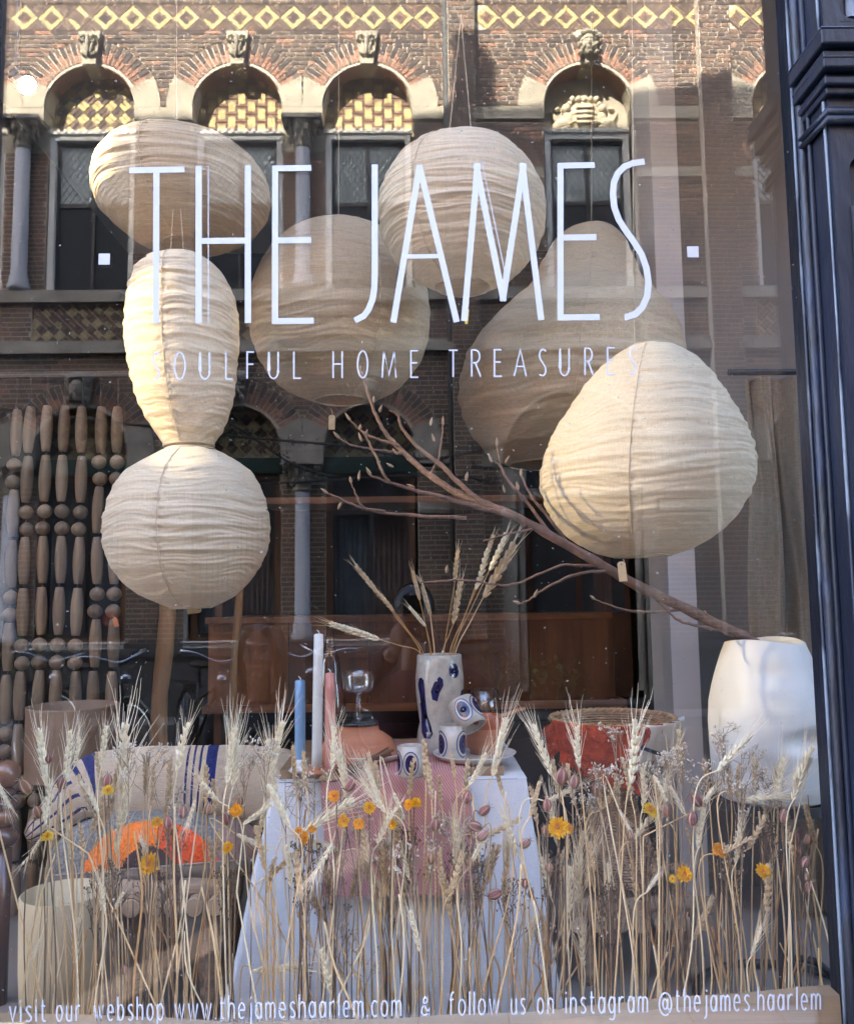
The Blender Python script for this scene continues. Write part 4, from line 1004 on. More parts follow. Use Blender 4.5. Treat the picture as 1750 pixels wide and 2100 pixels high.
M_CERW = mat('speckled_white_glaze', (0.66, 0.63, 0.58), .25, col2=(.20, .17, .14), scale=170, sharp=(.68, .72), coat=.3)
M_STONEW = mat('grey_stoneware', (0.50, 0.45, 0.38), .3, col2=(.38, .345, .30), scale=60, sharp=(.45, .7), coat=.3)
M_COBALT = mat('cobalt_glaze', (0.010, 0.012, 0.075), .18, .3, 20, coat=.5); M_COBALT2 = mat('cobalt_ring', (.05, .08, .22), .25)
M_TERRA = mat('bare_terracotta', (0.47, 0.175, 0.085), .75, .12, 12, (1, 1, 6), bump=.1); M_TERRAG = mat('red_terracotta', (0.38, 0.075, 0.02), .3, .15, 12)
M_WAX = lambda n, c: mat(n, c, .45, .05, 10, trans=.15)
GLASS = clear_mat('clear_glass', .10, (.96, .97, .97)); M_AMBER = clear_mat('amber_glass', .08, (.62, .30, .10))
def candle(px, pyt, pyb, hw, lab, m, pyw, lean=0.0):
    b0 = onz(px, pyb, ZB + .001); y = b0.y; t = at(px + lean, pyt, y); r = hw * S(px, pyb, y)
    T = thing('taper_candle', b0, lab, 'candle', 'dinner candles on the table')
    P = [b0.lerp(t, i / 6) for i in range(7)]
    b = MB(); b.tube(P, [r * (1.02, 1.0, .99, 1.0, .99, .97, .93)[i] for i in range(7)], 18); b.ell(t, (r * .92, r * .92, r * .25), 18, 6); b.build('wax', m, T, smooth=True)
    w_ = MB(); w_.tube(curve_pts([t, t + Vector((.001, 0, .006)), t + Vector((-.004, 0, .011))], 3), .0011, 6); w_.build('wick', mat('wick', (.75, .72, .66), .9), T)
    return b0, r
def holder(p, r, lab, m, h=.028):
    b = MB(); b.lathe(p, [(r * 1.9, 0), (r * 2.2, .004), (r * 1.6, .012), (r * 1.35, h * .6), (r * 1.6, h), (r * 1.1, h), (r * 1.05, h * .4)], 20); o = b.build('candle_holder', m, smooth=True); tag(o, lab, 'candle holder')
p, r = candle(615, 1397, 1583, 11, 'short pale blue candle, leftmost on the table', M_WAX('blue_wax', (.23, .38, .58)), 1388); holder(p, r, 'small white ceramic holder under the pale blue candle', M_CERW, .03)
p, r = candle(649, 1302, 1588, 10.5, 'tall white candle between the blue and pink candles', M_WAX('white_wax', (.78, .75, .69)), 1293, 4); holder(p, r, 'low terracotta holder under the tall white candle', M_TERRA, .018)
p, r = candle(678, 1382, 1600, 11, 'dusty pink candle right of the tall white candle', M_WAX('pink_wax', (.58, .24, .19)), 1380, -2); holder(p, r, 'low wooden holder under the dusty pink candle', M_OAK, .018)
def L_(px, pyb, prof, k, **kw):
    pass
def lathe_px(T, nm, px, pyb, prof, m, n=32, z=None, sx=1, sy=1, cap=False, R=None, y=None):
    """prof in px: (half width, height above the base)"""
    b0 = onz(px, pyb, z if z is not None else ZB + .001) if y is None else at(px, pyb, y)
    k = S(px, pyb, b0.y); b = MB(); b.lathe(b0, [(r * k, h * k) for r, h in prof], n, cap, sx, sy, R); return b.build(nm, m, T, smooth=True), b0, k
def table_thing(nm, px, pyb, lab, cat, grp=None, z=None):
    b0 = onz(px, pyb, z if z is not None else ZB + .001); return thing(nm, b0, lab, cat, grp)
# amber bottle
T = table_thing('glass_bottle', 676, 1548, 'amber glass bottle with a long neck behind the candles', 'bottle')
lathe_px(T, 'body', 676, 1548, [(0, 2), (30, 0), (34, 6), (35, 60), (34, 95), (30, 130), (24, 160), (22, 185), (17, 205), (10, 222), (8.5, 235), (8, 262), (10, 264), (10, 272), (7, 273), (6.5, 235), (15, 203)], M_AMBER)
b0 = onz(676, 1548, ZB); k = S(676, 1548, b0.y)
b = MB(); b.tube([(b0.x + 9.5 * k * math.cos(t * .5), b0.y + 9.5 * k * math.sin(t * .5), b0.z + (206 + .5 * t) * k) for t in range(40)], .0009, 5); b.build('twine', M_STR, T)
# bowl turned upside down with a black foot, coupe glass on it
T = table_thing('terracotta_bowl', 735, 1556, 'pale terracotta bowl turned upside down on the left plate, coupe glass on its foot', 'bowl')
_, bt, kb = lathe_px(T, 'body', 735, 1556, [(78, 0), (81, 6), (78, 22), (68, 40), (52, 52), (43, 56), (41, 68), (42, 69)], M_TERRA)
lathe_px(T, 'foot_ring', 735, 1556, [(38, 68), (41, 70), (41, 75), (37, 77), (33, 75), (0, 75)], M_BLACK)
T = thing('coupe_glass', bt + Vector((0, 0, 77 * kb)), 'clear stemmed coupe glass standing on the upturned terracotta bowl', 'glass')
b = MB(); z0 = bt + Vector((0, 0, 75 * kb)); b.lathe(z0, [(r * kb, h * kb) for r, h in ((0, 0), (22, 0), (22, 1.5), (8, 3), (5.5, 8), (5.5, 55), (12, 58), (30, 61), (33, 70), (33.5, 90), (32, 103), (31, 103), (32.3, 88), (31.5, 71), (28, 63), (0, 59))], 32, False); b.build('bowl_and_stem', GLASS, T, smooth=True)
# plates
for px, pyb, hw, lab in ((752, 1566, 84, 'white speckled plate at left on the board, under the upturned bowl'), (972, 1568, 86, 'white speckled plate at right on the board, carrying cups and a bowl')):
    T = table_thing('plate', px, pyb - 10, lab, 'plate'); lathe_px(T, 'dish', px, pyb - 10, [(0, 1), (hw * .7, 0), (hw * .8, 3), (hw * .97, 13), (hw, 16), (hw * .96, 16), (hw * .8, 7), (hw * .7, 5), (0, 5)], M_CERW, 40)
# bundle of dark twigs with a tag on the left plate
T = table_thing('vanilla_bundle', 760, 1562, 'bundle of brown wooden sticks tied with raffia on the left plate', 'bundle', z=ZB + .022)
M_TWIG = mat('brown_twig', (.16, .075, .035), .7, .3, 20)
A = onz(700, 1572, ZB + .020); B = onz(800, 1540, ZB + .028); A.y -= .06; B.y -= .045
for i in range(9):
    o_ = Vector((0, random.uniform(-.010, .010), random.uniform(0, .010))); b = MB(); b.tube(curve_pts([A + o_ + Vector((random.uniform(-.02, .01), 0, -.004)), A.lerp(B, .5) + o_ * .7, B + o_ * 1.6 + Vector((random.uniform(-.01, .01), 0, 0))], 4), random.uniform(.0018, .003), 6); b.build('stick', M_TWIG, T)
b = MB(); Q = A.lerp(B, .55); b.tube([(Q.x + .001 * t / 6, Q.y + .014 * math.cos(t), Q.z + .006 + .010 * math.sin(t)) for t in [i * .5 for i in range(40)]], .0012, 5); b.build('raffia_tie', M_STR, T)
b = MB(); b.box(Q + Vector((.004, -.022, -.004)), (.026, .0012, .016), Matrix.Rotation(.3, 3, 'Y')); b.build('label', M_TAG, T)
T = table_thing('wooden_spatula', 725, 1588, 'slim wooden spatula lying at the left front of the board', 'spatula')
A = onz(706, 1590, ZB + .004); B = onz(775, 1560, ZB + .005); b = MB(); b.tube([A, A.lerp(B, .3), A.lerp(B, .45), B], [.011, .010, .0045, .004], 10, True, .35); b.build('blade', M_TWIG, T, smooth=True)

def patch(T, nm, c, k, prof, a0, outline, m, lift=.0007, sx=1):
    """a glaze spot that follows the pot's wall: outline in (degrees, height px) round a middle"""
    def wall(a, h):
        r = interp([(hh, rr) for rr, hh in prof], h)[0] * k + lift
        return Vector((c.x + r * math.cos(rad(a)), c.y + r * math.sin(rad(a)), c.z + h * k))
    n = len(outline); ca = sum(p[0] for p in outline) / n; ch = sum(p[1] for p in outline) / n
    b = MB(); vs = [wall(ca, ch)]
    for t in (.35, .7, 1.0): vs += [wall(lerp(ca, a, t), lerp(ch, h, t)) for a, h in outline]
    fs = [(0, 1 + i, 1 + (i + 1) % n) for i in range(n)]
    for q in (0, 1): fs += [(1 + q * n + i, 1 + q * n + (i + 1) % n, 1 + (q + 1) * n + (i + 1) % n, 1 + (q + 1) * n + i) for i in range(n)]
    b.add(vs, fs); return b.build(nm, m, T, smooth=True)
def oval(a, h, da, dh, rot=0, n=20): return [(a + da * math.cos(t) * math.cos(rot) - da * math.sin(t) * math.sin(rot) * .6, h + dh * math.sin(t) * math.cos(rot) + dh * .6 * math.cos(t) * math.sin(rot)) for t in [2 * math.pi * i / n for i in range(n)]]
# big vase
T = table_thing('stoneware_vase', 903, 1543, 'tall grey stoneware vase with cobalt blue dabs, holding wheat', 'vase')
pv = [(40, 0), (46, 3), (49, 20), (46, 45), (42, 62), (45, 85), (49, 120), (50, 150), (47, 180), (46, 197)]
_, vb, kv = lathe_px(T, 'body', 903, 1543, pv + [(44, 199), (42, 196), (43, 150), (40, 60), (0, 10)], M_STONEW, 40)
patch(T, 'glaze_dab', vb, kv, pv, 0, [(207 + 0, 140), (212, 152), (220, 155), (229, 150), (231, 130), (232, 90), (236, 60), (250, 44), (243, 34), (225, 34), (214, 45), (210, 80)], M_COBALT)
patch(T, 'glaze_dab', vb, kv, pv, 0, [(250, 112), (247, 128), (255, 145), (268, 158), (276, 152), (277, 140), (268, 125), (262, 108)], M_COBALT)
patch(T, 'glaze_dab', vb, kv, pv, 0, oval(306, 168, 16, 16, .5), M_COBALT)
patch(T, 'glaze_dab', vb, kv, pv, 0, [(332, 60), (325, 90), (328, 125), (345, 130), (360, 110), (360, 60)], M_COBALT)
VT = vb + Vector((0, 0, 197 * kv))
# cups
def cup(px, pyb, hw, h, lab, z=None, R=None, base=None, eye=(270,), y=None):
    b0 = onz(px, pyb, z or ZB + .003) if base is None else base; k = S(px, pyb, b0.y); pr = [(hw * .93, 0), (hw, 4), (hw, h)]
    T = thing('stoneware_cup', b0, lab, 'cup', 'grey stoneware cups with blue eyes'); 
    b = MB(); b.lathe(Vector((0, 0, 0)), [(r * k, q * k) for r, q in ([(0, 0)] + pr + [(hw - 2.2, h + .5), (hw - 3, h - 2), (hw - 4, 6), (0, 5)])], 36, False)
    me = b.mesh('body', M_STONEW, smooth=True); M4 = (R.to_4x4() if R else Matrix.Identity(4)); T.matrix_world = Matrix.Translation(b0) @ M4
    put('body', me, T)
    for a in eye:
        for (da, dh, m, l) in ((36, h * .40, M_COBALT2, .0005), (31, h * .36, M_STONEW, .0008), (24, h * .29, M_COBALT, .0011)):
            o_ = patch(T, 'glaze_eye', Vector((0, 0, 0)), k, pr, 0, oval(a, h * .47, da, dh), m, l)
            o_.data.transform(Matrix.Translation(Vector(b0)))
    return T, b0, k
cup(843, 1592, 27, 62, 'grey stoneware cup with a blue eye standing in front on the pink runner', eye=(268, 195))
ZP = ZB + .009
_, c2, k2 = cup(928, 1556, 28, 68, 'grey stoneware cup on the right plate, another cup tipped into it', z=ZP, eye=(318, 210))
Rt = Matrix.Rotation(rad(28), 3, 'Y') @ Matrix.Rotation(rad(118), 3, 'X')
cup(915, 1470, 29, 62, 'grey stoneware cup lying tipped on the rim of the cup on the right plate', base=c2 + Vector((.020, .030, 112 * k2)), R=Matrix.Rotation(rad(-28), 3, 'Y') @ Matrix.Rotation(rad(152), 3, 'X'), eye=(92, 20))
# red rimmed bowl with spoon
b0 = onz(985, 1548, ZP); b0.y += .0
T = thing('terracotta_bowl', b0, 'terracotta bowl with a red glazed rim and wooden spoon on the right plate', 'bowl')
k = S(985, 1548, b0.y); 
def LB(nm, pr, m): b = MB(); b.lathe(b0 + Vector((.012, .03, 0)), [(r * k, h * k) for r, h in pr], 36, False); return b.build(nm, m, T, smooth=True)
LB('body', [(0, 0), (30, 0), (31, 8), (38, 12), (42, 40), (42, 52)], M_TERRA); LB('glazed_rim', [(42, 52), (44, 56), (44, 74), (42, 76), (39, 70), (36, 30), (0, 20)], M_TERRAG)
A = b0 + Vector((-.01, .0, 62 * k)); B = at(1076, 1452, b0.y - .02)
T = thing('wooden_spoon', A, 'reddish wooden spoon resting in the red rimmed bowl', 'spoon'); b = MB(); b.tube([A, A.lerp(B, .2), A.lerp(B, .3), A.lerp(B, .9), B], [.008, .010, .004, .005, .0045], 10, True, .6); b.build('handle', mat('red_wood', (.36, .15, .07), .5, .2, 10), T, smooth=True)
# tumbler behind
b0 = onz(992, 1520, ZB + .002); k = S(992, 1500, b0.y)
T = thing('glass_tumbler', b0, 'clear glass tumbler standing behind the red rimmed bowl', 'glass'); bx = onz(992, 1522, ZB + .002)
b = MB(); b.lathe(bx, [(r * k, h * k) for r, h in ((0, 0), (30, 0), (34, 10), (34.5, 60), (32.5, 106), (31.5, 106), (33, 60), (32, 14), (0, 8))], 32, False); b.build('wall', GLASS, T, smooth=True)

# ================================================================== WHITE VASE, ITS STAND AND THE BRANCH
YV = .50
M_WHITEG = mat('white_glaze', (0.62, 0.60, 0.56), .5, .05, 9, spec=.3)
vc = at(1582, 1636, YV); kV = S(1582, 1500, YV)
T = thing('ceramic_vase', vc, 'big dented white glazed vase at right, holding the bare branch', 'vase')
pr = [(0, 0), (92, 0), (104, 6), (112, 30), (117, 70), (120, 110), (121, 150), (117, 190), (108, 225), (97, 260), (87, 290), (80, 308), (78, 314), (74, 315), (74, 306), (88, 260), (100, 150), (0, 20)]
b = MB(); n = 72; rows = []
fine = []
for (r0, h0), (r1, h1) in zip(pr, pr[1:]):
    for t in range(5): fine.append((lerp(r0, r1, t / 5), lerp(h0, h1, t / 5)))
fine.append(pr[-1]); outer = 13 * 5
dents = [(290, 126, 20, 17, 17), (296, 104, 24, 10, -5), (200, 200, 20, 45, 8), (178, 140, 16, 60, 12), (335, 205, 18, 40, 8), (256, 252, 26, 20, 4), (236, 64, 22, 26, 4)]
vs = []
for i, (r, h) in enumerate(fine):
    for j in range(n):
        a = 360 * j / n; rr = r
        for (da, dh, wa, wh, amt) in dents:
            dd = ((a - da + 180) % 360 - 180) / wa; rr -= amt * 1.6 * math.exp(-dd * dd - ((h - dh) / wh) ** 2) * (r / 110)
        rr *= 1 + .015 * math.sin(rad(a * 2 + 40))
        vs.append((vc.x + rr * kV * math.cos(rad(a)), vc.y + rr * kV * math.sin(rad(a)), vc.z + h * kV + .006 * math.sin(rad(a * 2)) * (h / 315) ** 6))
b.add(vs, [(i * n + j, i * n + (j + 1) % n, (i + 1) * n + (j + 1) % n, (i + 1) * n + j) for i in range(len(fine) - 1) for j in range(n)])
o = b.build('body', M_WHITEG, T, smooth=True); sb = o.modifiers.new('sub', 'SUBSURF'); sb.levels = 1; sb.render_levels = 1
T = thing('side_table', (vc.x, YV, .56), 'round black metal tray table under the white vase', 'table')
b = MB(); b.lathe((vc.x, YV, vc.z), [(0, -.012), (128 * kV, -.012), (130 * kV, -.010), (130 * kV, .010), (127 * kV, .010), (126 * kV, -.004), (0, -.004)], 48, False); b.build('tray', M_BLACK, T, smooth=False)
b = MB(); b.tube([(vc.x + .02, YV + .02, .57), (vc.x + .02, YV + .02, vc.z - .012)], .020, 12); b.build('column', mat('dark_steel', (.03, .032, .036), .5), T, smooth=True)
b = MB(); b.tube([(vc.x + .02 + .20 * math.cos(t * math.pi / 16), YV + .02 + .2 * math.sin(t * math.pi / 16), .575) for t in range(33)], .010, 8); b.build('base_ring', M_BLACK, T, smooth=True)
T = thing('ring_stand', at(1650, 2040, .32), 'curved black metal hoop standing low behind the stems at far right', 'stand')
P = curve_pts([at(1630, 1966, .36), at(1668, 1972, .34), at(1700, 1998, .32), at(1722, 2040, .30), at(1730, 2095, .29)], 5); b = MB(); b.tube(P, .008, 10); b.build('hoop', M_BLACK, T, smooth=True)
# branch
M_BARK = mat('magnolia_bark', (0.15, 0.082, 0.055), .8, .35, 30, bump=.3, bscale=120); M_BUD = mat('furry_bud', (0.25, 0.18, 0.13), .9, .25, 60, bump=.3)
br0 = at(1545, 1330, .50)
BR = thing('magnolia_branch', br0, 'long bare budding branch leaning left out of the white vase', 'branch')
def limb(pts, r0, r1, knots=True):
    P = [at(x, y, d) for x, y, d in pts]; Q = curve_pts(P, 6)
    Q = [q + Vector((random.uniform(-1, 1), random.uniform(-1, 1), random.uniform(-1, 1))) * .0012 * (1 if 0 < i < len(Q) - 1 else 0) for i, q in enumerate(Q)]
    n = len(Q) - 1; b = MB()
    for i in range(2, n, 3): q = Q[i] + Vector((random.uniform(-1, 1), -.5, random.uniform(-1, 1))).normalized() * lerp(r0, r1, i / n) * .8; rr = lerp(r0, r1, i / n) * random.uniform(.35, .6); b.ell(q, (rr, rr, rr * 1.3), 7, 5)
    b.tube(Q, [lerp(r0, r1, i / n) * (1.0 + (.12 if i % 5 == 2 else 0)) for i in range(n + 1)], 9); o = b.build('limb', M_BARK, BR, smooth=True)
    return Q
def bud(p, d, L=.022, r=.0042):
    d = Vector(d).normalized(); b = MB(); b.tube([p, p + d * L * .15, p + d * L * .45, p + d * L * .75, p + d * L], [r * .55, r * .85, r, r * .6, r * .1], 8); b.build('bud', M_BUD, BR, smooth=True)
limb([(1590, 1350, .50), (1538, 1314, .49), (1420, 1256, .44), (1290, 1192, .39), (1180, 1128, .36), (1060, 1062, .35), (985, 1030, .36), (935, 1010, .38), (880, 975, .41), (830, 930, .44), (800, 900, .46), (775, 862, .47), (752, 800, .48), (742, 760, .49)], .0135, .0026)
limb([(1000, 1042, .355), (940, 990, .36), (900, 950, .37), (860, 920, .38), (825, 880, .39), (815, 850, .40), (798, 842, .4)], .006, .002)
limb([(1060, 1062, .35), (990, 1043, .33), (900, 1018, .31), (850, 1005, .30), (800, 990, .29), (760, 975, .28)], .006, .002)
limb([(955, 1062, .33), (860, 1058, .31), (780, 1050, .30), (730, 1038, .29), (690, 1020, .28), (672, 1012, .28)], .0040, .002)
limb([(790, 1048, .30), (745, 1040, .29), (728, 1010, .29), (720, 990, .29)], .0028, .0015)
limb([(800, 992, .29), (782, 965, .29), (770, 935, .30), (755, 905, .30), (745, 888, .3)], .0032, .002)
limb([(828, 930, .44), (790, 925, .43), (745, 918, .42), (715, 910, .41), (695, 898, .41)], .003, .0018)
limb([(818, 915, .44), (790, 905, .44), (760, 895, .44), (738, 880, .45), (718, 862, .45)], .003, .002)
limb([(1130, 1100, .355), (1080, 1030, .38), (1040, 985, .40), (1025, 955, .41), (1010, 945, .41)], .0045, .0015)
limb([(1030, 962, .41), (1022, 940, .41), (1018, 915, .42)], .002, .0012)
limb([(1160, 1110, .37), (1115, 1050, .36), (1090, 1020, .36), (1068, 975, .37)], .0038, .002)
limb([(1090, 1085, .33), (1040, 1095, .31), (990, 1110, .29)], .0028, .0014)
limb([(1240, 1170, .37), (1180, 1178, .34), (1120, 1205, .31), (1085, 1230, .30), (1066, 1238, .3)], .0036, .0016)
limb([(1230, 1160, .37), (1150, 1160, .36), (1100, 1180, .35), (1040, 1200, .33), (960, 1190, .31), (905, 1192, .30), (862, 1195, .3)], .0032, .0016)
limb([(1400, 1250, .43), (1330, 1255, .41), (1270, 1248, .39), (1220, 1230, .38)], .0038, .0016)
limb([(1470, 1290, .46), (1400, 1276, .43), (1370, 1255, .42), (1340, 1225, .41)], .004, .0016)
limb([(880, 975, .41), (898, 940, .41), (905, 900, .42), (908, 870, .43)], .0025, .0015)
for x, y, d, dx, dz in ((742, 762, .49, -.3, 1), (767, 826, .47, -.1, 1), (778, 845, .47, .3, 1), (695, 898, .41, -.7, .8), (718, 862, .45, -.6, .9), (738, 882, .45, .1, 1), (750, 895, .3, .2, 1), (742, 905, .3, -.4, 1), (672, 1012, .28, -.8, .6), (720, 990, .29, -.2, 1), (735, 985, .29, .1, 1),
                          (760, 975, .28, -.5, .9), (815, 932, .43, -.6, .7), (806, 958, .40, -.8, .5), (1008, 948, .41, -.4, 1), (1018, 916, .42, 0, 1), (1036, 950, .41, .5, 1), (1068, 976, .37, 0, 1), (908, 872, .43, 0, 1), (882, 872, .43, .2, 1), (890, 905, .42, -.3, 1), (862, 1195, .3, -.5, 1), (915, 1175, .31, .1, 1),
                          (1066, 1238, .3, -.8, .3), (1095, 1225, .3, .3, .8), (1220, 1230, .38, -.6, .5), (1340, 1226, .41, -.5, .7), (850, 1000, .38, -.7, .3), (1035, 1010, .37, -.3, 1), (1062, 1005, .36, -.2, 1), (700, 1030, .29, -.3, -.6), (955, 985, .38, .2, 1)):
    bud(at(x, y, d), (dx, random.uniform(-.3, .2), dz), random.uniform(.014, .023), random.uniform(.0028, .0039))

# ================================================================== BASKET ON ITS LOG STOOL, AT RIGHT
M_WICK = mat('wicker', (0.42, 0.25, 0.12), .65, .3, 40); M_WICKD = mat('brown_wicker', (0.40, 0.26, 0.16), .7, .3, 40)
YK = .78
kc = at(1266, 1800, YK); kk = S(1266, 1600, YK)
def basket_prof(h): return interp([(0, 80), (10, 84), (40, 76), (80, 62), (120, 46), (150, 40), (180, 48), (215, 76), (250, 104), (290, 120), (316, 125)], h)[0]
BK = thing('wicker_basket', kc, 'goblet shaped wicker basket with a round rim, at right on a log stool', 'basket')
def weft(h0, h1, m, nm, r_=2.7):
    b = MB(); h = h0; j = 0
    while h < h1:
        n = 64; P = []
        for i in range(n + 1):
            a = 2 * math.pi * i / n; rr = (basket_prof(h) + 1.7 * (1 if (i + j) % 2 else -1)) * kk
            P.append((kc.x + rr * math.cos(a), YK + rr * math.sin(a), kc.z + h * kk))
        b.tube(P, r_ * .92 * kk, 5, False); h += r_ * 1.9; j += 1
    return b.build(nm, m, BK, smooth=True)
weft(4, 175, M_WICKD, 'woven_foot'); weft(176, 310, M_WICK, 'woven_bowl')
b = MB()
for i in range(32):
    a = 2 * math.pi * i / 32; b.tube([(kc.x + basket_prof(h) * kk * math.cos(a), YK + basket_prof(h) * kk * math.sin(a), kc.z + h * kk) for h in range(0, 315, 15)], 2.0 * kk, 5)
b.build('stake', M_WICKD, BK)
b = MB(); 
for s_ in (0, 1): b.tube([(kc.x + (125 + 2.5 * math.cos(t * 1.6 + s_ * 3.14)) * kk * math.cos(t * 2 * math.pi / 96), YK + (125 + 2.5 * math.cos(t * 1.6 + s_ * 3.14)) * kk * math.sin(t * 2 * math.pi / 96), kc.z + (316 + 3 * math.sin(t * 1.6 + s_ * 3.14)) * kk) for t in range(97)], 4.2 * kk, 7, False)
b.build('rim', M_WICK, BK, smooth=True)
# rust throw and striped tea towel over the rim
M_RUST = mat('rust_wool', (0.44, 0.060, 0.018), .95, .3, 60, bump=.6, bscale=160)
M_TOWEL = weave_mat('white_towel', (.88, .86, .82), (.80, .78, .74), 450, .2, .1); M_NAVYT = mat('navy_stripe', (.03, .06, .12), .9); M_CRIM = mat('crimson_cloth', (.30, .025, .05), .9, .3, 30, bump=.4)
def drape(nm, lab, cat, aL, aR, len_, m, thick=.006, inner=40, zofs=0, wob=.006, seedv=0, skew=0.0, lens=None):
    b = MB()
    def fn(u, v):
        a = rad(lerp(aL, aR, u)); L = (lens(u) if lens else len_); s_ = v * (inner + L)
        if s_ < inner: h = 318 - (inner - s_); rr = basket_prof(max(200, h)) - 4 + thick / kk * .3
        else: h = 320 - (s_ - inner) + zofs; rr = max(basket_prof(min(316, max(150, h))), 70) + 5 + thick / kk
        rr += (wob / kk) * noise.noise((u * 5 + seedv, v * 2.5, seedv)) * min(1, v * 2)
        return (kc.x + rr * kk * math.cos(a), YK + rr * kk * math.sin(a), kc.z + (h + 2) * kk + skew * u)
    b.grid(fn, 40, 40); o = b.build(nm, m, smooth=True); return tag(o, lab, cat), fn
o, fn = drape('rust_throw', 'fringed rust red woven throw hanging over the left of the basket rim', 'throw', 200, 300, 105, M_RUST, .010, 40, 0, .016, 3, lens=lambda u: 60 + 60 * u)
b = MB()
for i in range(120):
    u = i / 119; p = Vector(fn(u, 1.0)); d = Vector((random.uniform(-.25, .1), -.35, -1 + .5 * (1 - u))).normalized(); b.tube(curve_pts([p, p + d * .018, p + d * .036 + Vector((random.uniform(-.006, .006), 0, 0))], 2), [.0016] * 4 + [.0008], 4)
for i in range(50):
    v = .45 + .55 * i / 49; p = Vector(fn(0, v)); d = Vector((-1, -.4, random.uniform(-.9, -.3))).normalized(); b.tube([p, p + d * .02, p + d * .036 + Vector((0, 0, -.006))], [.0016, .0014, .0007], 4)
b.build('fringe', M_RUST, o)
o, fn = drape('tea_towel', 'white tea towel with two navy stripes over the right of the basket rim', 'tea towel', 280, 352, 120, M_TOWEL, .014, 46, 0, .010, 9, lens=lambda u: 92 + 50 * u)
for (v0, v1) in ((.66, .71), (.90, .955)):
    b = MB(); b.grid(lambda u, v: tuple(Vector(fn(u, lerp(v0, v1, v) + .06 * math.sin(u * 3) - .04)) + Vector((.0006, -.0022, .0003))), 40, 3); b.build('stripe', M_NAVYT, o, smooth=True)
o, fn = drape('crimson_cloth', 'crimson and navy folded cloth peeping out under the tea towel', 'cloth', 288, 335, 150, M_CRIM, .006, 10, 0, .02, 15, lens=lambda u: 135 + 30 * u)
b = MB(); b.grid(lambda u, v: tuple(Vector(fn(u, lerp(.78, .86, v))) + Vector((0, -.002, 0))), 30, 2); b.build('stripe', M_NAVYT, o, smooth=True)

# log stools
M_LOG = mat('pale_log', (0.30, 0.20, 0.125), .8, .35, 5, (1.5, 1.5, 8), bump=.4, bscale=25); M_LOGE = mat('log_end', (0.42, 0.29, 0.18), .8, .3, 22)
def stool(x0, x1, y0, y1, ztop, lab, r=.022):
    T = thing('log_stool', ((x0 + x1) / 2, (y0 + y1) / 2, .56), lab, 'stool', 'log stools'); n = int((x1 - x0) / (2 * r))
    for i in range(n):
        x = lerp(x0 + r, x1 - r, i / (n - 1)); rr = r * random.uniform(.86, 1.02); zz = ztop - .045
        b = MB(); b.m = 0; b.tube([(x, lerp(y0, y1, t / 4), zz + .002 * math.sin(t + i)) for t in range(5)], rr, 12, False)
        b.m = 1; b.lathe((x, y0, zz), [(rr, 0), (rr * .9, .004), (0, .005)], 12, False, 1, 1, Matrix.Rotation(rad(90), 3, 'X')); b.build('log', [M_LOG, M_LOGE], T, smooth=False)
    for y in (y0 + .05, y1 - .05):
        b = MB(); b.tube([(lerp(x0 - .02, x1 + .02, t / 6), y, ztop - .022 + .003 * math.sin(t * 2)) for t in range(7)], r * .95, 12); b.build('rail', M_LOG, T, smooth=True)
    for x in (x0 + .05, x1 - .05):
        for y in (y0 + .07, y1 - .07):
            b = MB(); b.tube([(x + .006 * math.sin(t * 1.4), y, lerp(.561, ztop - .07, t / 6)) for t in range(7)], [r * (1.05 + .06 * math.sin(t * 2)) for t in range(7)], 12); b.build('leg', M_LOG, T, smooth=True)
    for x in (x0 + .05, x1 - .05):
        b = MB(); b.tube([(x, lerp(y0 + .05, y1 - .05, t / 4), .62) for t in range(5)], r * .7, 10); b.build('stretcher', M_LOG, T, smooth=True)
    return T
ZS2 = kc.z - .004
stool(at(1165, 1830, .6).x, at(1460, 1830, .6).x, .60, .96, ZS2, 'rustic stool of round logs at right, carrying the wicker basket')
cz = at(420, 1838, .46).z
stool(at(205, 1830, .46).x, at(462, 1830, .46).x, .46, .86, cz + .022, 'rustic stool of round logs at left, carrying the cushions')

# ================================================================== CUSHIONS, LAMP AND BIN, AT LEFT
M_CREAM = mat('cream_wool', (0.78, 0.62, 0.44), .95, .10, 40, (1, 1, 12), bump=.9, bscale=90); M_BLUES = mat('blue_wool', (0.012, 0.020, 0.12), .95, .2, 60, bump=.5)
path = [(640, 1622, .82, 60), (600, 1616, .80, 74), (540, 1612, .78, 80), (440, 1610, .76, 80), (340, 1612, .74, 80), (260, 1614, .73, 78), (205, 1618, .72, 74), (165, 1634, .70, 62), (130, 1662, .68, 46), (95, 1688, .66, 33), (68, 1708, .65, 22), (54, 1716, .645, 10)]
C = curve_pts([at(x, y, d) for x, y, d, r in path], 8); RR = []
for i in range(len(path) - 1):
    for t in range(8): RR.append(lerp(path[i][3], path[i + 1][3], t / 8) * S(300, 1615, .74))
RR.append(path[-1][3] * S(300, 1615, .74))
fineC, fineR = [], []
for i in range(len(C) - 1):
    for t in range(3): fineC.append(C[i].lerp(C[i + 1], t / 3)); fineR.append(lerp(RR[i], RR[i + 1], t / 3))
b = MB(); n = 48; k0 = len(fineC)
for i, (p, r) in enumerate(zip(fineC, fineR)):
    t = (fineC[min(i + 1, k0 - 1)] - fineC[max(i - 1, 0)]).normalized(); u = Vector((0, 1, 0)); u = (u - t * u.dot(t)).normalized(); q = t.cross(u)
    for j in range(n):
        a = 2 * math.pi * j / n; rr = r * (1 + .03 * noise.noise((i * .12, math.cos(a) * 1.5, math.sin(a) * 1.5)) + .006 * math.sin(a * 48))
        b.v.append(tuple(p + u * rr * math.cos(a) * 1.15 + q * rr * math.sin(a)))
inv = CM.inverted()
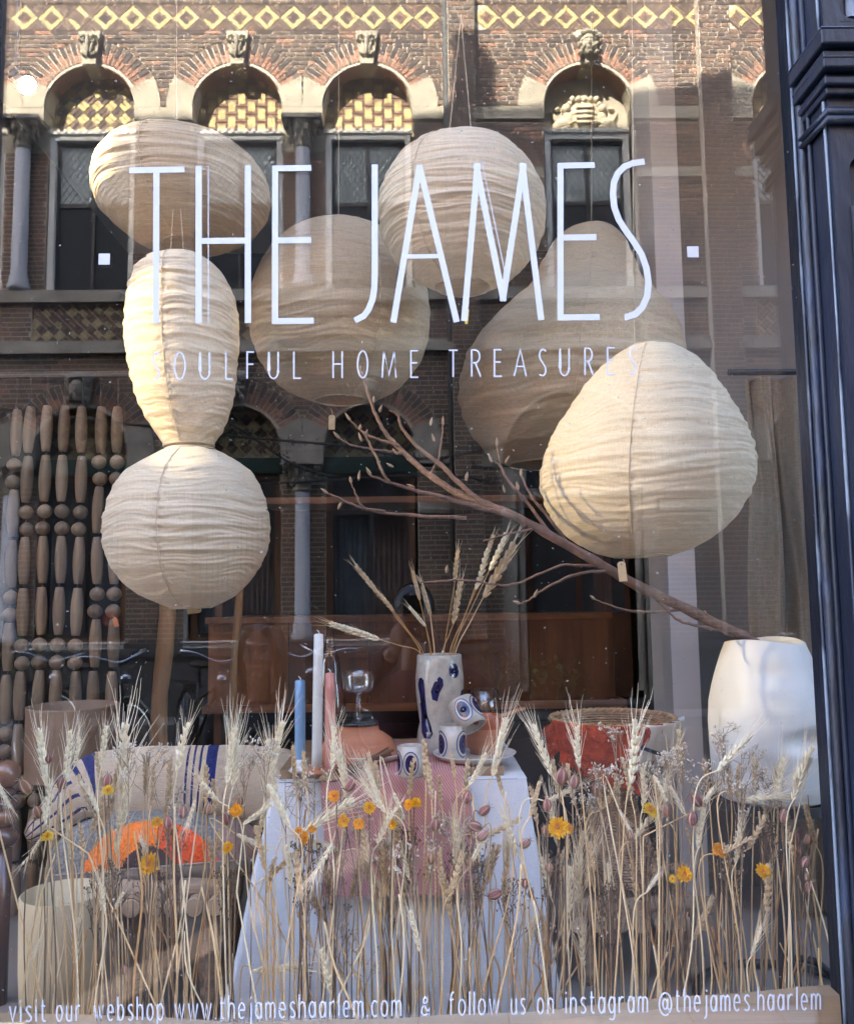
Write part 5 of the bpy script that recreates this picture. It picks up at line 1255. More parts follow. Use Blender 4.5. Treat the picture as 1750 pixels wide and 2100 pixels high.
def proj(p): d = inv @ (Vector(p) - CAM); return 875 + 1750 * d.x / -d.z, 1050 - 1750 * d.y / -d.z
TAIL = 7 * 24
for i in range(k0 - 1):
    px = proj(fineC[i])[0] + random.uniform(-1, 1) * 0
    for j in range(n):
        m = 0
        for lo, hi in ((148, 153), (158, 164), (171, 177), (186, 205), (386, 392), (398, 404), (411, 417), (425, 448)):
            if lo < px < hi: m = 1
        if i > TAIL: m = 1 if j % 4 == 0 else 0
        b.f.append((i * n + j, i * n + (j + 1) % n, (i + 1) * n + (j + 1) % n, (i + 1) * n + j)); b.k.append(m)
b.f.append(tuple(range(n))); b.k.append(0); b.f.append(tuple((k0 - 1) * n + j for j in range(n))); b.k.append(0)
o = recalc(b.build('bolster', [M_CREAM, M_BLUES], smooth=True)); tag(o, 'cream woven bolster with bands of dark blue stripes, behind the orange cushion', 'bolster')
# patterned cushion
M_CG = mat('grey_melange', (0.13, 0.13, 0.125), .95, col2=(.26, .25, .22), scale=160, bump=.5, sharp=(.4, .6)); M_CO = mat('orange_boucle', (0.85, 0.19, 0.012), .95, .2, 90, bump=.7, bscale=150)
M_CR = mat('red_orange_boucle', (0.74, 0.085, 0.012), .95, .2, 90, bump=.7, bscale=150); M_CD = mat('dark_brown_wool', (0.045, 0.022, 0.022), .95, .2, 60); M_CP = mat('rose_brown_wool', (0.30, 0.19, 0.155), .95, .15, 90, bump=.4); M_CU = mat('taupe_cotton', (0.27, 0.235, 0.20), .9, .08, 20)
YQ = .58; qc = at(300, 1797, YQ); qk = S(300, 1772, YQ)
b = MB(); nu, nv = 300, 130
def qpt(u, v):     # u round the outline, v from the top's middle over the seam to the underside
    a = 2 * math.pi * u; e = .62
    cx_, sy_ = math.cos(a), math.sin(a); sq = (abs(cx_) ** (2 / e) + abs(sy_) ** (2 / e)) ** (-e / 2) if False else 1 / max(abs(cx_), abs(sy_)) ** .55
    w_ = math.sin(v * math.pi); hgt = math.cos(v * math.pi)
    rr = (w_ ** .62)
    x = 246 * sq * .92 * rr * cx_; y = 150 * sq * .9 * rr * sy_; zz = (112 if hgt > 0 else 50) * math.copysign(abs(hgt) ** .8, hgt) * (1 - .12 * abs(cx_) * rr)
    zz += -.22 * y + 18 * rr ** 6 * (-1 if cx_ < 0 else .8) * abs(cx_)
    return Vector((x, y, zz))
for j in range(nv + 1):
    for i in range(nu): p = qpt(i / nu, j / nv); b.v.append((qc.x + p.x * qk, YQ + .1 + p.y * qk, qc.z + p.z * qk + .003 * noise.noise((p.x * .02, p.y * .02, p.z * .02))))
for j in range(nv):
    for i in range(nu):
        v = (j + .5) / nv; q = Vector(b.v[j * nu + i]); px, py = proj(q)
        if v > .5: m = 5
        else:
            m = 0; X, Yy = q.x - qc.x, q.y - YQ
            if px > 445: m = 4
            R1 = math.hypot((px - 310) / 142, (py - 1800) / 118); R2 = math.hypot((px - 302) / 62, (py - 1812) / 78)
            if R1 < 1: m = 1 if px < 325 else 2
            if R2 < 1: m = 3
        b.f.append((j * nu + i, j * nu + (i + 1) % nu, (j + 1) * nu + (i + 1) % nu, (j + 1) * nu + i)); b.k.append(m)
CU = thing('cushion', (qc.x, YQ + .1, qc.z - .05), 'plump cushion with orange, red and dark arch pattern on grey, at left', 'cushion')
recalc(b.build('cover', [M_CG, M_CO, M_CR, M_CD, M_CP, M_CU], CU, smooth=True))
b = MB(); jm = nv // 2; b.tube([b_ for b_ in [Vector((qc.x + qpt(i / 120, .5).x * qk, YQ + .1 + qpt(i / 120, .5).y * qk, qc.z + qpt(i / 120, .5).z * qk)) for i in range(121)]], .0028, 6, False); b.build('piping', M_CU, CU, smooth=True)
# lampshade
YS = .98; lc = at(146, 1592, YS); lk = S(146, 1520, YS)
T = thing('table_lamp', (lc.x, YS, .56), 'table lamp with a taupe drum shade in front of the bead curtain', 'lamp')
b = MB(); b.lathe((lc.x, YS, lc.z), [(88, 0), (89, 4), (90, 140), (89.5, 144), (88, 144), (87, 6)], 56, False) if False else b.lathe((lc.x, YS, lc.z), [(r * lk, h * lk) for r, h in ((88, 0), (89, 4), (90, 140), (90, 144), (88.5, 144), (86.5, 2))], 56, False)
b.build('lamp_shade', mat('taupe_shade', (.33, .235, .165), .9, .05, 30, trans=.25), T, smooth=True)
b = MB(); b.lathe((lc.x, YS, 0), [(.07, .561), (.075, .58), (.07, .68), (.05, .76), (.022, .82), (.018, lc.z + .02)], 24); b.build('lamp_base', mat('grey_ceramic', (.42, .39, .35), .4), T, smooth=True)
# stack of glazed balls at far left
M_BALL = mat('brown_glaze', (0.20, 0.095, 0.055), .18, .15, 6, coat=.6); M_BALLD = mat('dark_brown_glaze', (0.09, 0.042, 0.03), .25, coat=.4)
YG = .62; bc = at(12, 1588, YG); bk_ = S(12, 1588, YG)
T = thing('totem_lamp', (bc.x, YG, .56), 'totem of glazed brown balls and discs at the far left edge', 'ornament')
b = MB(); b.ell(bc, 29 * bk_, 28, 18); b.build('ball', M_BALL, T, smooth=True)
for i, (h, r, hh, m) in enumerate(((36, 20, 11, M_BALLD), (58, 27, 12, M_BALLD), (86, 24, 20, M_BALL), (126, 30, 24, M_BALLD))):
    b = MB(); b.ell(bc - Vector((0, 0, h * bk_)), (r * bk_, r * bk_, hh * bk_), 28, 14); b.build('disc', m, T, smooth=True)
b = MB(); b.tube([(bc.x, YG, .561), (bc.x, YG, bc.z - 145 * bk_)], 17 * bk_, 24); b.build('foot', M_BALLD, T, smooth=True)
# oval bin
YO = .36; oc = at(100, 1856, YO); ok_ = S(118, 1900, YO)
b = MB(); ht = (oc.z - .561) / ok_
b.lathe((oc.x, YO + .08, .561), [(r * ok_, h * ok_) for r, h in ((0, 0), (110, 0), (124, ht * .5), (128, ht - 2), (126, ht), (121, ht), (118, 8), (0, 8))], 56, False, .70, .7)
o = b.build('storage_bin', mat('cream_card', (.55, .44, .27), .8, .06, 12, bump=.15), smooth=True); tag(o, 'cream oval storage bin, lower left behind the stems', 'bin')
# rope bound post under the left stool
b = MB(); p = at(352, 2000, .80)
for i in range(26): b.tube([(p.x + .030 * math.cos(t * math.pi / 8), p.y + .03 * math.sin(t * math.pi / 8), .60 + i * .0046) for t in range(17)], .0024, 5, False)
o = b.build('rope_spool', mat('jute', (.36, .25, .12), .9, .3, 60), smooth=True); tag(o, 'spool wound with jute rope under the left log stool', 'spool'); b = MB(); b.tube([(p.x, p.y, .5605), (p.x, p.y, .9)], .028, 14); b.build('core', M_LOG, o, smooth=True)
# kraft paper covered ledge along the foot of the pane
M_KRAFT = mat('kraft_paper', (0.40, 0.28, 0.17), .75, .10, 5, (1, 1, 60), bump=.12, bscale=30)
tops = [(-.757, .800), (-.55, .792), (-.3, .775), (.0, .777), (.2, .783), (.40, .797), (.55, .806), (.716, .815)]
b = MB()
def kr(u, v):
    x = lerp(-.756, .7155, u); z = interp(tops, x)[0] + .003 * noise.noise((x * 8, 0, 0)); q = v * 3
    if q < 1: return (x, .010 + .002 * noise.noise((x * 20, q * 3, 2)), lerp(.70, z - .004, q))
    if q < 2: return (x, .012 + .045 * (q - 1), z)
    return (x, .057 + .003 * (q - 2), lerp(z - .004, .60, q - 2))
b.grid(kr, 90, 18); o = b.build('kraft_ledge', M_KRAFT, smooth=False); tag(o, 'kraft paper wrapped ledge along the foot of the shop window', 'ledge')
# ================================================================== DRIED FLOWERS BEHIND THE PANE
random.seed(5)
M_STRAW = mat('straw_stem', (0.74, 0.52, 0.27), .65, .25, 14, (1, 1, .2)); M_STRAWP = mat('pale_straw_stem', (0.86, 0.69, 0.44), .65, .2, 14, (1, 1, .2)); M_STRAWO = mat('golden_stem', (0.52, 0.29, 0.11), .6, .25, 14, (1, 1, .2))
M_EARW = mat('bleached_ear', (0.90, 0.75, 0.53), .7, .25, 90); M_EARG = mat('golden_ear', (0.62, 0.46, 0.27), .7, .25, 90); M_AWNW = mat('pale_awn', (0.90, 0.77, 0.56), .6); M_AWNG = mat('golden_awn', (0.66, 0.53, 0.34), .6)
M_PETAL = mat('yellow_petal', (0.90, 0.48, 0.012), .5, .3, 60, trans=.25); M_PETALL = mat('lemon_petal', (0.85, 0.60, 0.05), .5, .2, 60, trans=.25); M_PETALO = mat('orange_petal', (.88, .38, .015), .5, .3, 60, trans=.2); M_DISC = mat('flower_disc', (.42, .17, .03), .8, .3, 200)
M_POD = mat('plum_pod', (0.17, 0.040, 0.045), .55, col2=(.30, .13, .10), scale=45, sharp=(.4, .65)); M_PODT = mat('tan_pod', (0.25, 0.13, 0.07), .65, .3, 45); M_PODS = mat('striped_pod', (.33, .18, .13), .6, col2=(.14, .045, .045), scale=60, sharp=(.45, .55))
M_STAT = mat('statice_floret', (0.68, 0.60, 0.49), .8, .2, 90); M_BRST = mat('brown_stalk', (0.16, 0.10, 0.058), .8, .35, 25); M_TWIGL = mat('tan_twig', (.36, .26, .155), .8, .3, 25)
tr_ = MB(); tr_.b2(-.755, .71, .062, .30, .561, .64); tag(tr_.build('planting_bed', mat('floral_foam', (.10, .075, .05), .95, .3, 30, bump=.6)), 'narrow brown bed behind the kraft ledge that the dried stems are stuck in', 'planting bed')

def ear_mesh(seed, L=.088, wd=1.0, bend=.10):
    rs = random.Random(seed); b = MB(); n = 12
    ax = lambda t: Vector((bend * L * t * t, 0, L * t))
    for i in range(n):
        t = i / n; s_ = 1 if i % 2 else -1; c = ax(t); w_ = wd * (1.0 if .1 < t < .7 else .8)
        for (ox, oy, ta, tb_) in ((s_ * .0042, .0012, s_ * .30, .1), (s_ * .0030, -.0036, s_ * .15, -.32), (s_ * .0022, .0036, s_ * .15, .32)):
            R = Matrix.Rotation(ta + rs.uniform(-.12, .12), 3, 'Y') @ Matrix.Rotation(-tb_, 3, 'X'); b.ell(c + Vector((ox * w_, oy * w_, .004)), (.0030 * w_, .0027 * w_, .0074), 6, 5, R)
    b.ell(ax(1.0), (.0022, .002, .006), 6, 4)
    return b
def awn_mesh(seed, L=.088, bend=.10, spread=.40, la=(.045, .088), n=30):
    rs = random.Random(seed); b = MB()
    for i in range(n):
        t = (i + .5) / n; p = Vector((bend * L * t * t, 0, L * t)); a = rs.uniform(0, 6.28); o = Vector((math.cos(a), math.sin(a) * .8, 0)); sp_ = spread * rs.uniform(.4, 1.2); l = rs.uniform(*la)
        P = [p + o * .003]; d = (Vector((0, 0, 1)) + o * sp_).normalized()
        for k in range(4): P.append(P[-1] + d * l / 4); d = (d + o * rs.uniform(-.16, .14) + Vector((rs.uniform(-.08, .08), 0, 0))).normalized()
        b.tube(P, [.00055, .0005, .00042, .00034, .0002], 3, False)
    return b
EARW = [ear_mesh(i, wd=(.88, .8, .92, .84)[i % 4], bend=(-.12, 0, .14, .25)[i % 4]).mesh('ear', M_EARW, smooth=True) for i in range(4)]
AWNW = [awn_mesh(i, bend=(-.12, 0, .14, .25)[i % 4]).mesh('awn_tuft', M_AWNW) for i in range(4)]
EARG = [ear_mesh(i + 9, wd=.95, bend=(-.08, .05, .1)[i]).mesh('ear', M_EARG, smooth=True) for i in range(3)]
AWNG = [awn_mesh(i + 9, bend=(-.08, .05, .1)[i], spread=.22, la=(.006, .022), n=22).mesh('awn_tuft', M_AWNG) for i in range(3)]
AWNV = [awn_mesh(i + 20, bend=(-.08, .05, .1)[i], spread=.16, la=(.03, .055), n=24).mesh('awn_tuft', M_AWNG) for i in range(3)]

LABELS = []       # (object, kind words, x, y) named once all stand
def stem_obj(T, P, r0, r1, m, sides=6):
    b = MB(); n = len(P) - 1; b.tube(P, [lerp(r0, r1, i / n) for i in range(n + 1)], sides); return b.build('stem', m, T, smooth=True)
def aim_matrix(loc, d, L, roll=0.0):
    d = Vector(d); R = d.normalized().to_track_quat('Z', 'Y').to_matrix().to_4x4()
    return Matrix.Translation(loc) @ R @ Matrix.Rotation(roll, 4, 'Z') @ Matrix.Scale(L / .088, 4)
def wheat(tip, base, root, style, d, kink=None, db=None):
    E = at(*base, d); Tp = at(tip[0], tip[1], d + random.uniform(-.015, .012)); Rt = at(root, 2110, d if db is None else db); Rt.z = .63
    T = thing('wheat_stalk', Rt, '', 'wheat stalk', 'dried wheat stalks in the window'); D = (Tp - E); L = D.length
    if kink: Kp = at(*kink, d); P = [Rt.lerp(Kp, i / 5) for i in range(5)] + [Kp] + [Kp.lerp(E, i / 5) for i in range(1, 6)]
    else:
        m1 = Rt.lerp(E, random.uniform(.35, .6)) + Vector((random.uniform(-.010, .010), random.uniform(-.01, .01), 0)); m2 = E - D.normalized() * (E - Rt).length * .12
        P = curve_pts([Rt, m1, m2, E], 6)
    stem_obj(T, P, .0019 if style == 'w' else .0017, .0011, {'w': random.choice((M_STRAWP, M_STRAWP, M_STRAW)), 'g': M_STRAW}[style])
    i = random.randrange(4) if style == 'w' else random.randrange(3); M4 = Matrix.Translation(-Vector(Rt)) @ aim_matrix(E, D, L, random.uniform(-.7, .7) + (3.14 if random.random() < .5 else 0))
    put('ear', (EARW if style == 'w' else EARG)[i], T, M4)
    put('awn_tuft', (AWNW if style == 'w' else AWNG)[i], T, M4 @ Matrix.Scale(random.uniform(.8, 1.1), 4))
    LABELS.append((T, ('bleached bearded' if style == 'w' else 'golden') + ' wheat' + (' with kinked stem' if kink else ''), (tip[0] + base[0]) / 2, (tip[1] + base[1]) / 2, tip[0] - base[0])); return T
Wl = [(78, 1500, 98, 1612, 148), (146, 1502, 134, 1598, 165), (168, 1512, 152, 1572, 160), (217, 1492, 208, 1572, 205), (266, 1488, 250, 1640, 252), (268, 1610, 252, 1690, 250), (182, 1600, 200, 1668, 205), (374, 1488, 364, 1580, 412), (396, 1590, 446, 1642, 620),
      (480, 1496, 466, 1604, 472), (492, 1520, 478, 1610, 480), (577, 1480, 556, 1580, 540), (548, 1520, 566, 1620, 640), (548, 1740, 486, 1712, 700), (692, 1492, 680, 1575, 668), (692, 1542, 716, 1652, 760), (752, 1578, 780, 1650, 820), (738, 1605, 790, 1665, 815), (830, 1680, 806, 1626, 850),
      (1036, 1478, 1010, 1590, 1000), (998, 1548, 962, 1610, 905), (1094, 1490, 1130, 1588, 1180), (1176, 1492, 1186, 1575, 1240), (1312, 1484, 1292, 1604, 1240), (1382, 1540, 1362, 1625, 1340), (1326, 1570, 1318, 1652, 1320), (1370, 1610, 1404, 1670, 1520), (1345, 1655, 1300, 1720, 1290),
      (1530, 1508, 1470, 1580, 1350), (1652, 1530, 1626, 1640, 1615), (1618, 1628, 1530, 1640, 1500), (20, 1655, -8, 1600, 132), (62, 1770, 82, 1720, 58), (290, 1715, 300, 1760, 310), (150, 1890, 155, 1980, 158), (210, 1810, 214, 1868, 200), (70, 1960, 85, 1920, 78), (255, 1830, 230, 1870, 238), (385, 1700, 400, 1640, 345),
      (620, 1990, 520, 1990, 480), (720, 1640, 616, 1712, 520), (795, 1660, 775, 1730, 770), (820, 1730, 838, 1800, 850), (1110, 1760, 1128, 1838, 1130), (1090, 1868, 1078, 1960, 1120), (1215, 1740, 1200, 1820, 1200), (1250, 1770, 1242, 1850, 1236), (1290, 1700, 1268, 1660, 1300), (1520, 1690, 1508, 1770, 1520), (1352, 1790, 1325, 1830, 1262),
      (990, 1720, 960, 1780, 930), (648, 1800, 680, 1730, 640), (1600, 1560, 1592, 1640, 1600), (1440, 1660, 1430, 1740, 1440), (660, 1950, 680, 2040, 690), (842, 1868, 860, 1950, 880), (940, 1690, 930, 1770, 960), (1560, 1900, 1540, 1960, 1545), (1188, 1900, 1196, 1980, 1200)]
for i, (tx, ty, bx, by, rt) in enumerate(Wl): wheat((tx, ty), (bx, by), rt, 'w', random.uniform(.10, .19))
for tx, ty, bx, by, rt, kk_ in ((1620, 1600, 1660, 1560, 1610, (1618, 1740)), (96, 1610, 92, 1690, 400, (180, 1750)), (1480, 1600, 1430, 1660, 1315, (1318, 1715)), (555, 1650, 500, 1690, 560, (485, 1830)), (1370, 1640, 1340, 1590, 1345, (1352, 1700))):
    wheat((tx, ty), (bx, by), rt, 'w', random.uniform(.085, .12), kink=kk_)
Gl = [(202, 1545, 208, 1620, 214), (240, 1560, 232, 1630, 236), (302, 1560, 298, 1630, 300), (318, 1575, 310, 1650, 318), (352, 1555, 346, 1640, 350), (428, 1570, 420, 1650, 425), (440, 1600, 440, 1665, 446), (600, 1530, 604, 1600, 610), (620, 1545, 626, 1610, 622), (755, 1545, 770, 1610, 772), (768, 1562, 778, 1620, 780), (842, 1560, 840, 1630, 838),
      (872, 1520, 872, 1600, 874), (880, 1560, 884, 1640, 882), (898, 1590, 904, 1650, 905), (928, 1545, 932, 1600, 935), (962, 1560, 950, 1640, 945), (1015, 1570, 1030, 1630, 1050), (1092, 1615, 1100, 1690, 1110), (1130, 1560, 1148, 1640, 1160), (1160, 1570, 1178, 1650, 1190), (1225, 1580, 1230, 1650, 1238), (1266, 1590, 1268, 1660, 1276), (1280, 1560, 1292, 1630, 1300), (1400, 1500, 1392, 1600, 1390),
      (1446, 1560, 1452, 1630, 1470), (1496, 1560, 1498, 1640, 1500), (1510, 1570, 1512, 1640, 1516), (1550, 1560, 1546, 1650, 1550), (1590, 1575, 1592, 1650, 1596), (1362, 1545, 1372, 1620, 1380), (1340, 1600, 1350, 1670, 1352), (612, 1870, 640, 1940, 660), (308, 1848, 332, 1910, 410), (1410, 1700, 1424, 1760, 1430), (705, 1700, 690, 1770, 680), (560, 1760, 548, 1830, 545), (1000, 1760, 990, 1830, 985), (1205, 1640, 1215, 1710, 1220), (430, 1720, 436, 1790, 440), (880, 1740, 874, 1810, 870), (170, 1690, 168, 1760, 172)]
for tx, ty, bx, by, rt in Gl: wheat((tx, ty), (bx, by), rt, 'g', random.uniform(.13, .24))
for i in range(64):
    y_ = random.uniform(1590, 1800); x_ = random.uniform(70, 1680); st_ = random.choice('wgg'); a_ = random.gauss(0, .22) + (random.choice((-1, 1)) * random.uniform(.5, 1.3) if random.random() < .22 else 0); L_e = random.uniform(62, 96)
    if 1430 < x_ < 1480 or (560 < x_ < 1060 and y_ < 1640): y_ += 130
    bx_, by_ = x_ - math.sin(a_) * L_e, y_ + math.cos(a_) * L_e; wheat((x_, y_), (bx_, by_), bx_ + random.gauss(-math.sin(a_) * 60, 40), st_, random.uniform(.10, .25))
# bare cut stems that lean among the others
def bare(px, pyt, root, m, d, r=.0018):
    A = at(root, 2110, d); A.z = .63; B = at(px, pyt, d + random.uniform(-.02, .02)); T = thing('dried_stem', A, '', 'dried stem', 'bare dried stems in the window')
    P = curve_pts([A, A.lerp(B, .4) + Vector((random.uniform(-.016, .016), 0, 0)), A.lerp(B, .75) + Vector((random.uniform(-.016, .016), 0, 0)), B], 5); stem_obj(T, P, r, r * .75, m, 7)
    LABELS.append((T, 'bare ' + {'straw_stem': 'straw', 'pale_straw_stem': 'pale straw', 'golden_stem': 'orange straw'}[m.name] + ' stem', px, pyt, px - root))
for i in range(80):
    px = random.choice((random.uniform(60, 560), random.uniform(560, 1120), random.uniform(1120, 1690))); bare(px, random.uniform(1600, 1985), px + random.gauss(0, 60), random.choice((M_STRAW, M_STRAW, M_STRAWP, M_STRAWO)), random.uniform(.08, .25), random.uniform(.0015, .0026))

def strawflower(px, py, r, m, d, lean=0.0, side=0.0, disc=True):
    c = at(px, py, d); k = S(px, py, d); R_ = r * k; root = at(px + random.uniform(-30, 30), 2110, d + .01); root.z = .63
    T = thing('strawflower', root, '', 'strawflower', 'dried strawflowers in the window')
    N_ = (Vector((lean, -1, .35 + side))).normalized(); R = N_.to_track_quat('Z', 'Y').to_matrix()
    for ri, (n, r0, r1, lift, w_) in enumerate(((17, .35, 1.0, .16, .26), (15, .3, .84, .34, .24), (12, .22, .62, .55, .2), (9, .12, .42, .7, .17))):
        b = MB()
        for i in range(n):
            a = 2 * math.pi * (i + .5 * (ri % 2)) / n + random.uniform(-.06, .06); q = random.uniform(.78, 1.12); L = lift + random.uniform(-.14, .16)
            u = Vector((math.cos(a), math.sin(a), 0)); v = Vector((-math.sin(a), math.cos(a), 0)); pts = []
            for t, ww in ((0, .5), (.45, 1.0), (.8, .8), (1.0, .12)):
                rr = lerp(r0, r1 * q, t) * R_; zz = (L * t * t * .9 - .05 + (.12 * ri)) * R_ * .55
                pts += [c + R @ (u * rr + v * w_ * ww * R_ * .55 + Vector((0, 0, zz))), c + R @ (u * rr + Vector((0, 0, zz - .05 * R_))), c + R @ (u * rr - v * w_ * ww * R_ * .55 + Vector((0, 0, zz)))]
            b.add(pts, [f for j in range(3) for f in ((j * 3, j * 3 + 1, j * 3 + 4, j * 3 + 3), (j * 3 + 1, j * 3 + 2, j * 3 + 5, j * 3 + 4))])
        b.build('petal_ring', m if ri < 3 or m is M_PETALO else M_PETALO if disc else m, T)
    b = MB(); b.ell(c + R @ Vector((0, 0, R_ * .12)), (R_ * .22, R_ * .22, R_ * .16), 12, 6, R); b.build('disc', M_DISC, T, smooth=True)
    stem_obj(T, curve_pts([root, root.lerp(c, .5) + Vector((random.uniform(-.01, .01), .006, 0)), c - N_ * .012 - Vector((0, 0, .02)), c - N_ * .002], 5), .0015, .0012, M_BRST)
    LABELS.append((T, {'yellow_petal': 'golden yellow', 'lemon_petal': 'lemon yellow', 'orange_petal': 'orange'}[m.name] + (' large' if r > 19 else ' tiny' if r < 10 else '') + ' strawflower', px, py, 0))
for px, py, r, m, le, si in ((222, 1621, 12, M_PETALL, .2, .3), (97, 1715, 14, M_PETALL, 0, .9), (305, 1773, 23, M_PETAL, 0, 0), (483, 1662, 15, M_PETALO, .2, .1), (466, 1738, 13, M_PETAL, -.2, .5), (624, 1718, 14, M_PETALO, -.9, -.1), (684, 1633, 14, M_PETALO, -.4, .1), (704, 1684, 15, M_PETAL, -.5, 0), (736, 1690, 14, M_PETALO, 0, .5), (757, 1657, 14, M_PETAL, .1, .3),
                             (803, 1691, 11, M_PETAL, 0, .2), (838, 1650, 12, M_PETALO, -.3, .3), (853, 1646, 12, M_PETAL, .5, .3), (1143, 1697, 23, M_PETAL, -.2, 0), (1166, 1699, 12, M_PETALO, .6, .1), (1333, 1662, 17, M_PETALL, .3, .7), (1403, 1793, 18, M_PETAL, .1, .1), (1378, 1803, 9, M_PETALL, -.3, .2), (1475, 1745, 18, M_PETALO, .3, .8), (1564, 1787, 17, M_PETAL, 0, .25), (322, 1686, 12, M_PETAL, .1, .4), (612, 1703, 9, M_PETALO, -.3, .6), (640, 1700, 9, M_PETALO, .4, .4)):
    strawflower(px, py, r, m, random.uniform(.085, .12), le, si)

def pod_mesh(seed):
    b = MB(); rs = random.Random(seed); n = 20; prof = [(.15, -1), (.55, -.85), (.88, -.45), (1.0, -.05), (.93, .35), (.66, .75), (.35, .95), (.18, 1.0)]
    vs = []
    for r, z in prof:
        for j in range(n):
            a = 2 * math.pi * j / n; q = r * (1 + .22 * abs(math.sin(a * 2.5)) ** .6 - .16); vs.append((q * math.cos(a) * .70, q * math.sin(a) * .70, z))
    b.add(vs, [(i * n + j, i * n + (j + 1) % n, (i + 1) * n + (j + 1) % n, (i + 1) * n + j) for i in range(len(prof) - 1) for j in range(n)] + [tuple(range(n - 1, -1, -1))])
    b.k = [1 if j % 4 == 2 else 0 for i in range(len(prof) - 1) for j in range(n)] + [0]
    return b
M_PODR = mat('pod_rib', (.50, .30, .22), .6, .2, 40)
PODM = {m.name: pod_mesh(i).mesh('pod', [m, M_PODR], smooth=True) for i, m in enumerate((M_POD, M_PODT, M_PODS))}
def horn(seed, m):
    rs = random.Random(seed); b = MB()
    for i in range(5):
        a = 2 * math.pi * i / 5; o = Vector((math.cos(a), math.sin(a), 0)); b.tube([o * .16 + Vector((0, 0, .92)), o * .3 + Vector((0, 0, 1.2)), o * .65 + Vector((0, 0, 1.42))], [.07, .05, .02], 4)
    for i in range(22):
        a = rs.uniform(0, 6.28); o = Vector((math.cos(a), math.sin(a), 0)); P = [Vector((0, 0, -1.0))]; d = (o + Vector((0, 0, rs.uniform(-.3, .9)))).normalized()
        for k in range(4): P.append(P[-1] + d * .34); d = (d + Vector((rs.uniform(-.3, .3), rs.uniform(-.3, .3), rs.uniform(0, .35)))).normalized()
        b.tube(P, [.035, .03, .025, .02, .01], 3, False)
    return b
HORN = [horn(i, 0).mesh('bract', M_TWIGL) for i in range(3)]
def nigella(px, py, r, m, d, tilt):
    c = at(px, py, d); k = S(px, py, d) * r * .98; root = at(px + random.uniform(-40, 40), 2110, d + .01); root.z = .63
    T = thing('nigella_pod', root, '', 'seed pod', 'dried nigella seed pods in the window'); D = Vector((math.sin(tilt), random.uniform(-.4, .1), math.cos(tilt))).normalized()
    M4 = Matrix.Translation(c - root) @ D.to_track_quat('Z', 'Y').to_matrix().to_4x4() @ Matrix.Scale(k, 4)
    put('pod', PODM[m.name], T, M4); put('bract', random.choice(HORN), T, M4)
    stem_obj(T, curve_pts([root, root.lerp(c, .55) + Vector((random.uniform(-.012, .012), 0, 0)), c - D * k * 2.4, c - D * k * .95], 5), .0013, .0009, random.choice((M_TWIGL, M_BRST)))
    LABELS.append((T, {'plum_pod': 'plum red', 'tan_pod': 'tan', 'striped_pod': 'pink striped'}[m.name] + (' small' if r < 11 else ' plump' if r > 14 else '') + ' nigella seed pod', px, py, 0))
for px, py, r, m, t in ((52, 1614, 17, M_PODT, -.5), (76, 1666, 13, M_PODT, -.3), (100, 1556, 10, M_POD, .1), (126, 1606, 13, M_POD, .2), (220, 1602, 14, M_POD, .1), (345, 1686, 14, M_POD, 0), (375, 1665, 14, M_PODS, .1), (462, 1680, 13, M_POD, -.2), (428, 1660, 12, M_PODT, .1), (490, 1645, 12, M_PODT, .2), (718, 1610, 15, M_POD, .6), (701, 1652, 17, M_POD, .3), (892, 1691, 15, M_PODS, .1),
                        (958, 1636, 14, M_POD, .2), (993, 1662, 14, M_POD, .8), (974, 1695, 15, M_PODS, -1.2), (989, 1714, 14, M_PODS, .9), (1014, 1834, 15, M_POD, 1.2), (1076, 1730, 13, M_PODS, 1.0), (1076, 1812, 11, M_PODS, 0), (1088, 1832, 9, M_PODT, .2), (1121, 1651, 13, M_POD, 0), (1151, 1592, 18, M_POD, .1), (1177, 1603, 15, M_PODS, .1), (1223, 1618, 15, M_PODS, .1), (1427, 1641, 16, M_POD, -.6), (1419, 1679, 15, M_POD, .1),
                        (1366, 1662, 13, M_PODS, 0), (1607, 1674, 16, M_PODS, .1), (1627, 1721, 18, M_POD, .1), (1656, 1722, 12, M_PODT, 0), (1638, 1746, 12, M_PODT, 0), (1651, 1770, 14, M_PODS, .2), (1660, 1819, 14, M_PODS, .3), (1655, 1800, 9, M_PODT, -.3), (1293, 1714, 10, M_PODT, 0), (1125, 1780, 12, M_PODT, 0), (1118, 1705, 12, M_PODT, -.1), (965, 1772, 10, M_PODT, 0), (255, 1990, 9, M_PODT, 0), (1398, 1782, 11, M_PODT, 0), (884, 1760, 12, M_PODT, 0)):
    nigella(px, py, r, m, random.uniform(.08, .16), t)

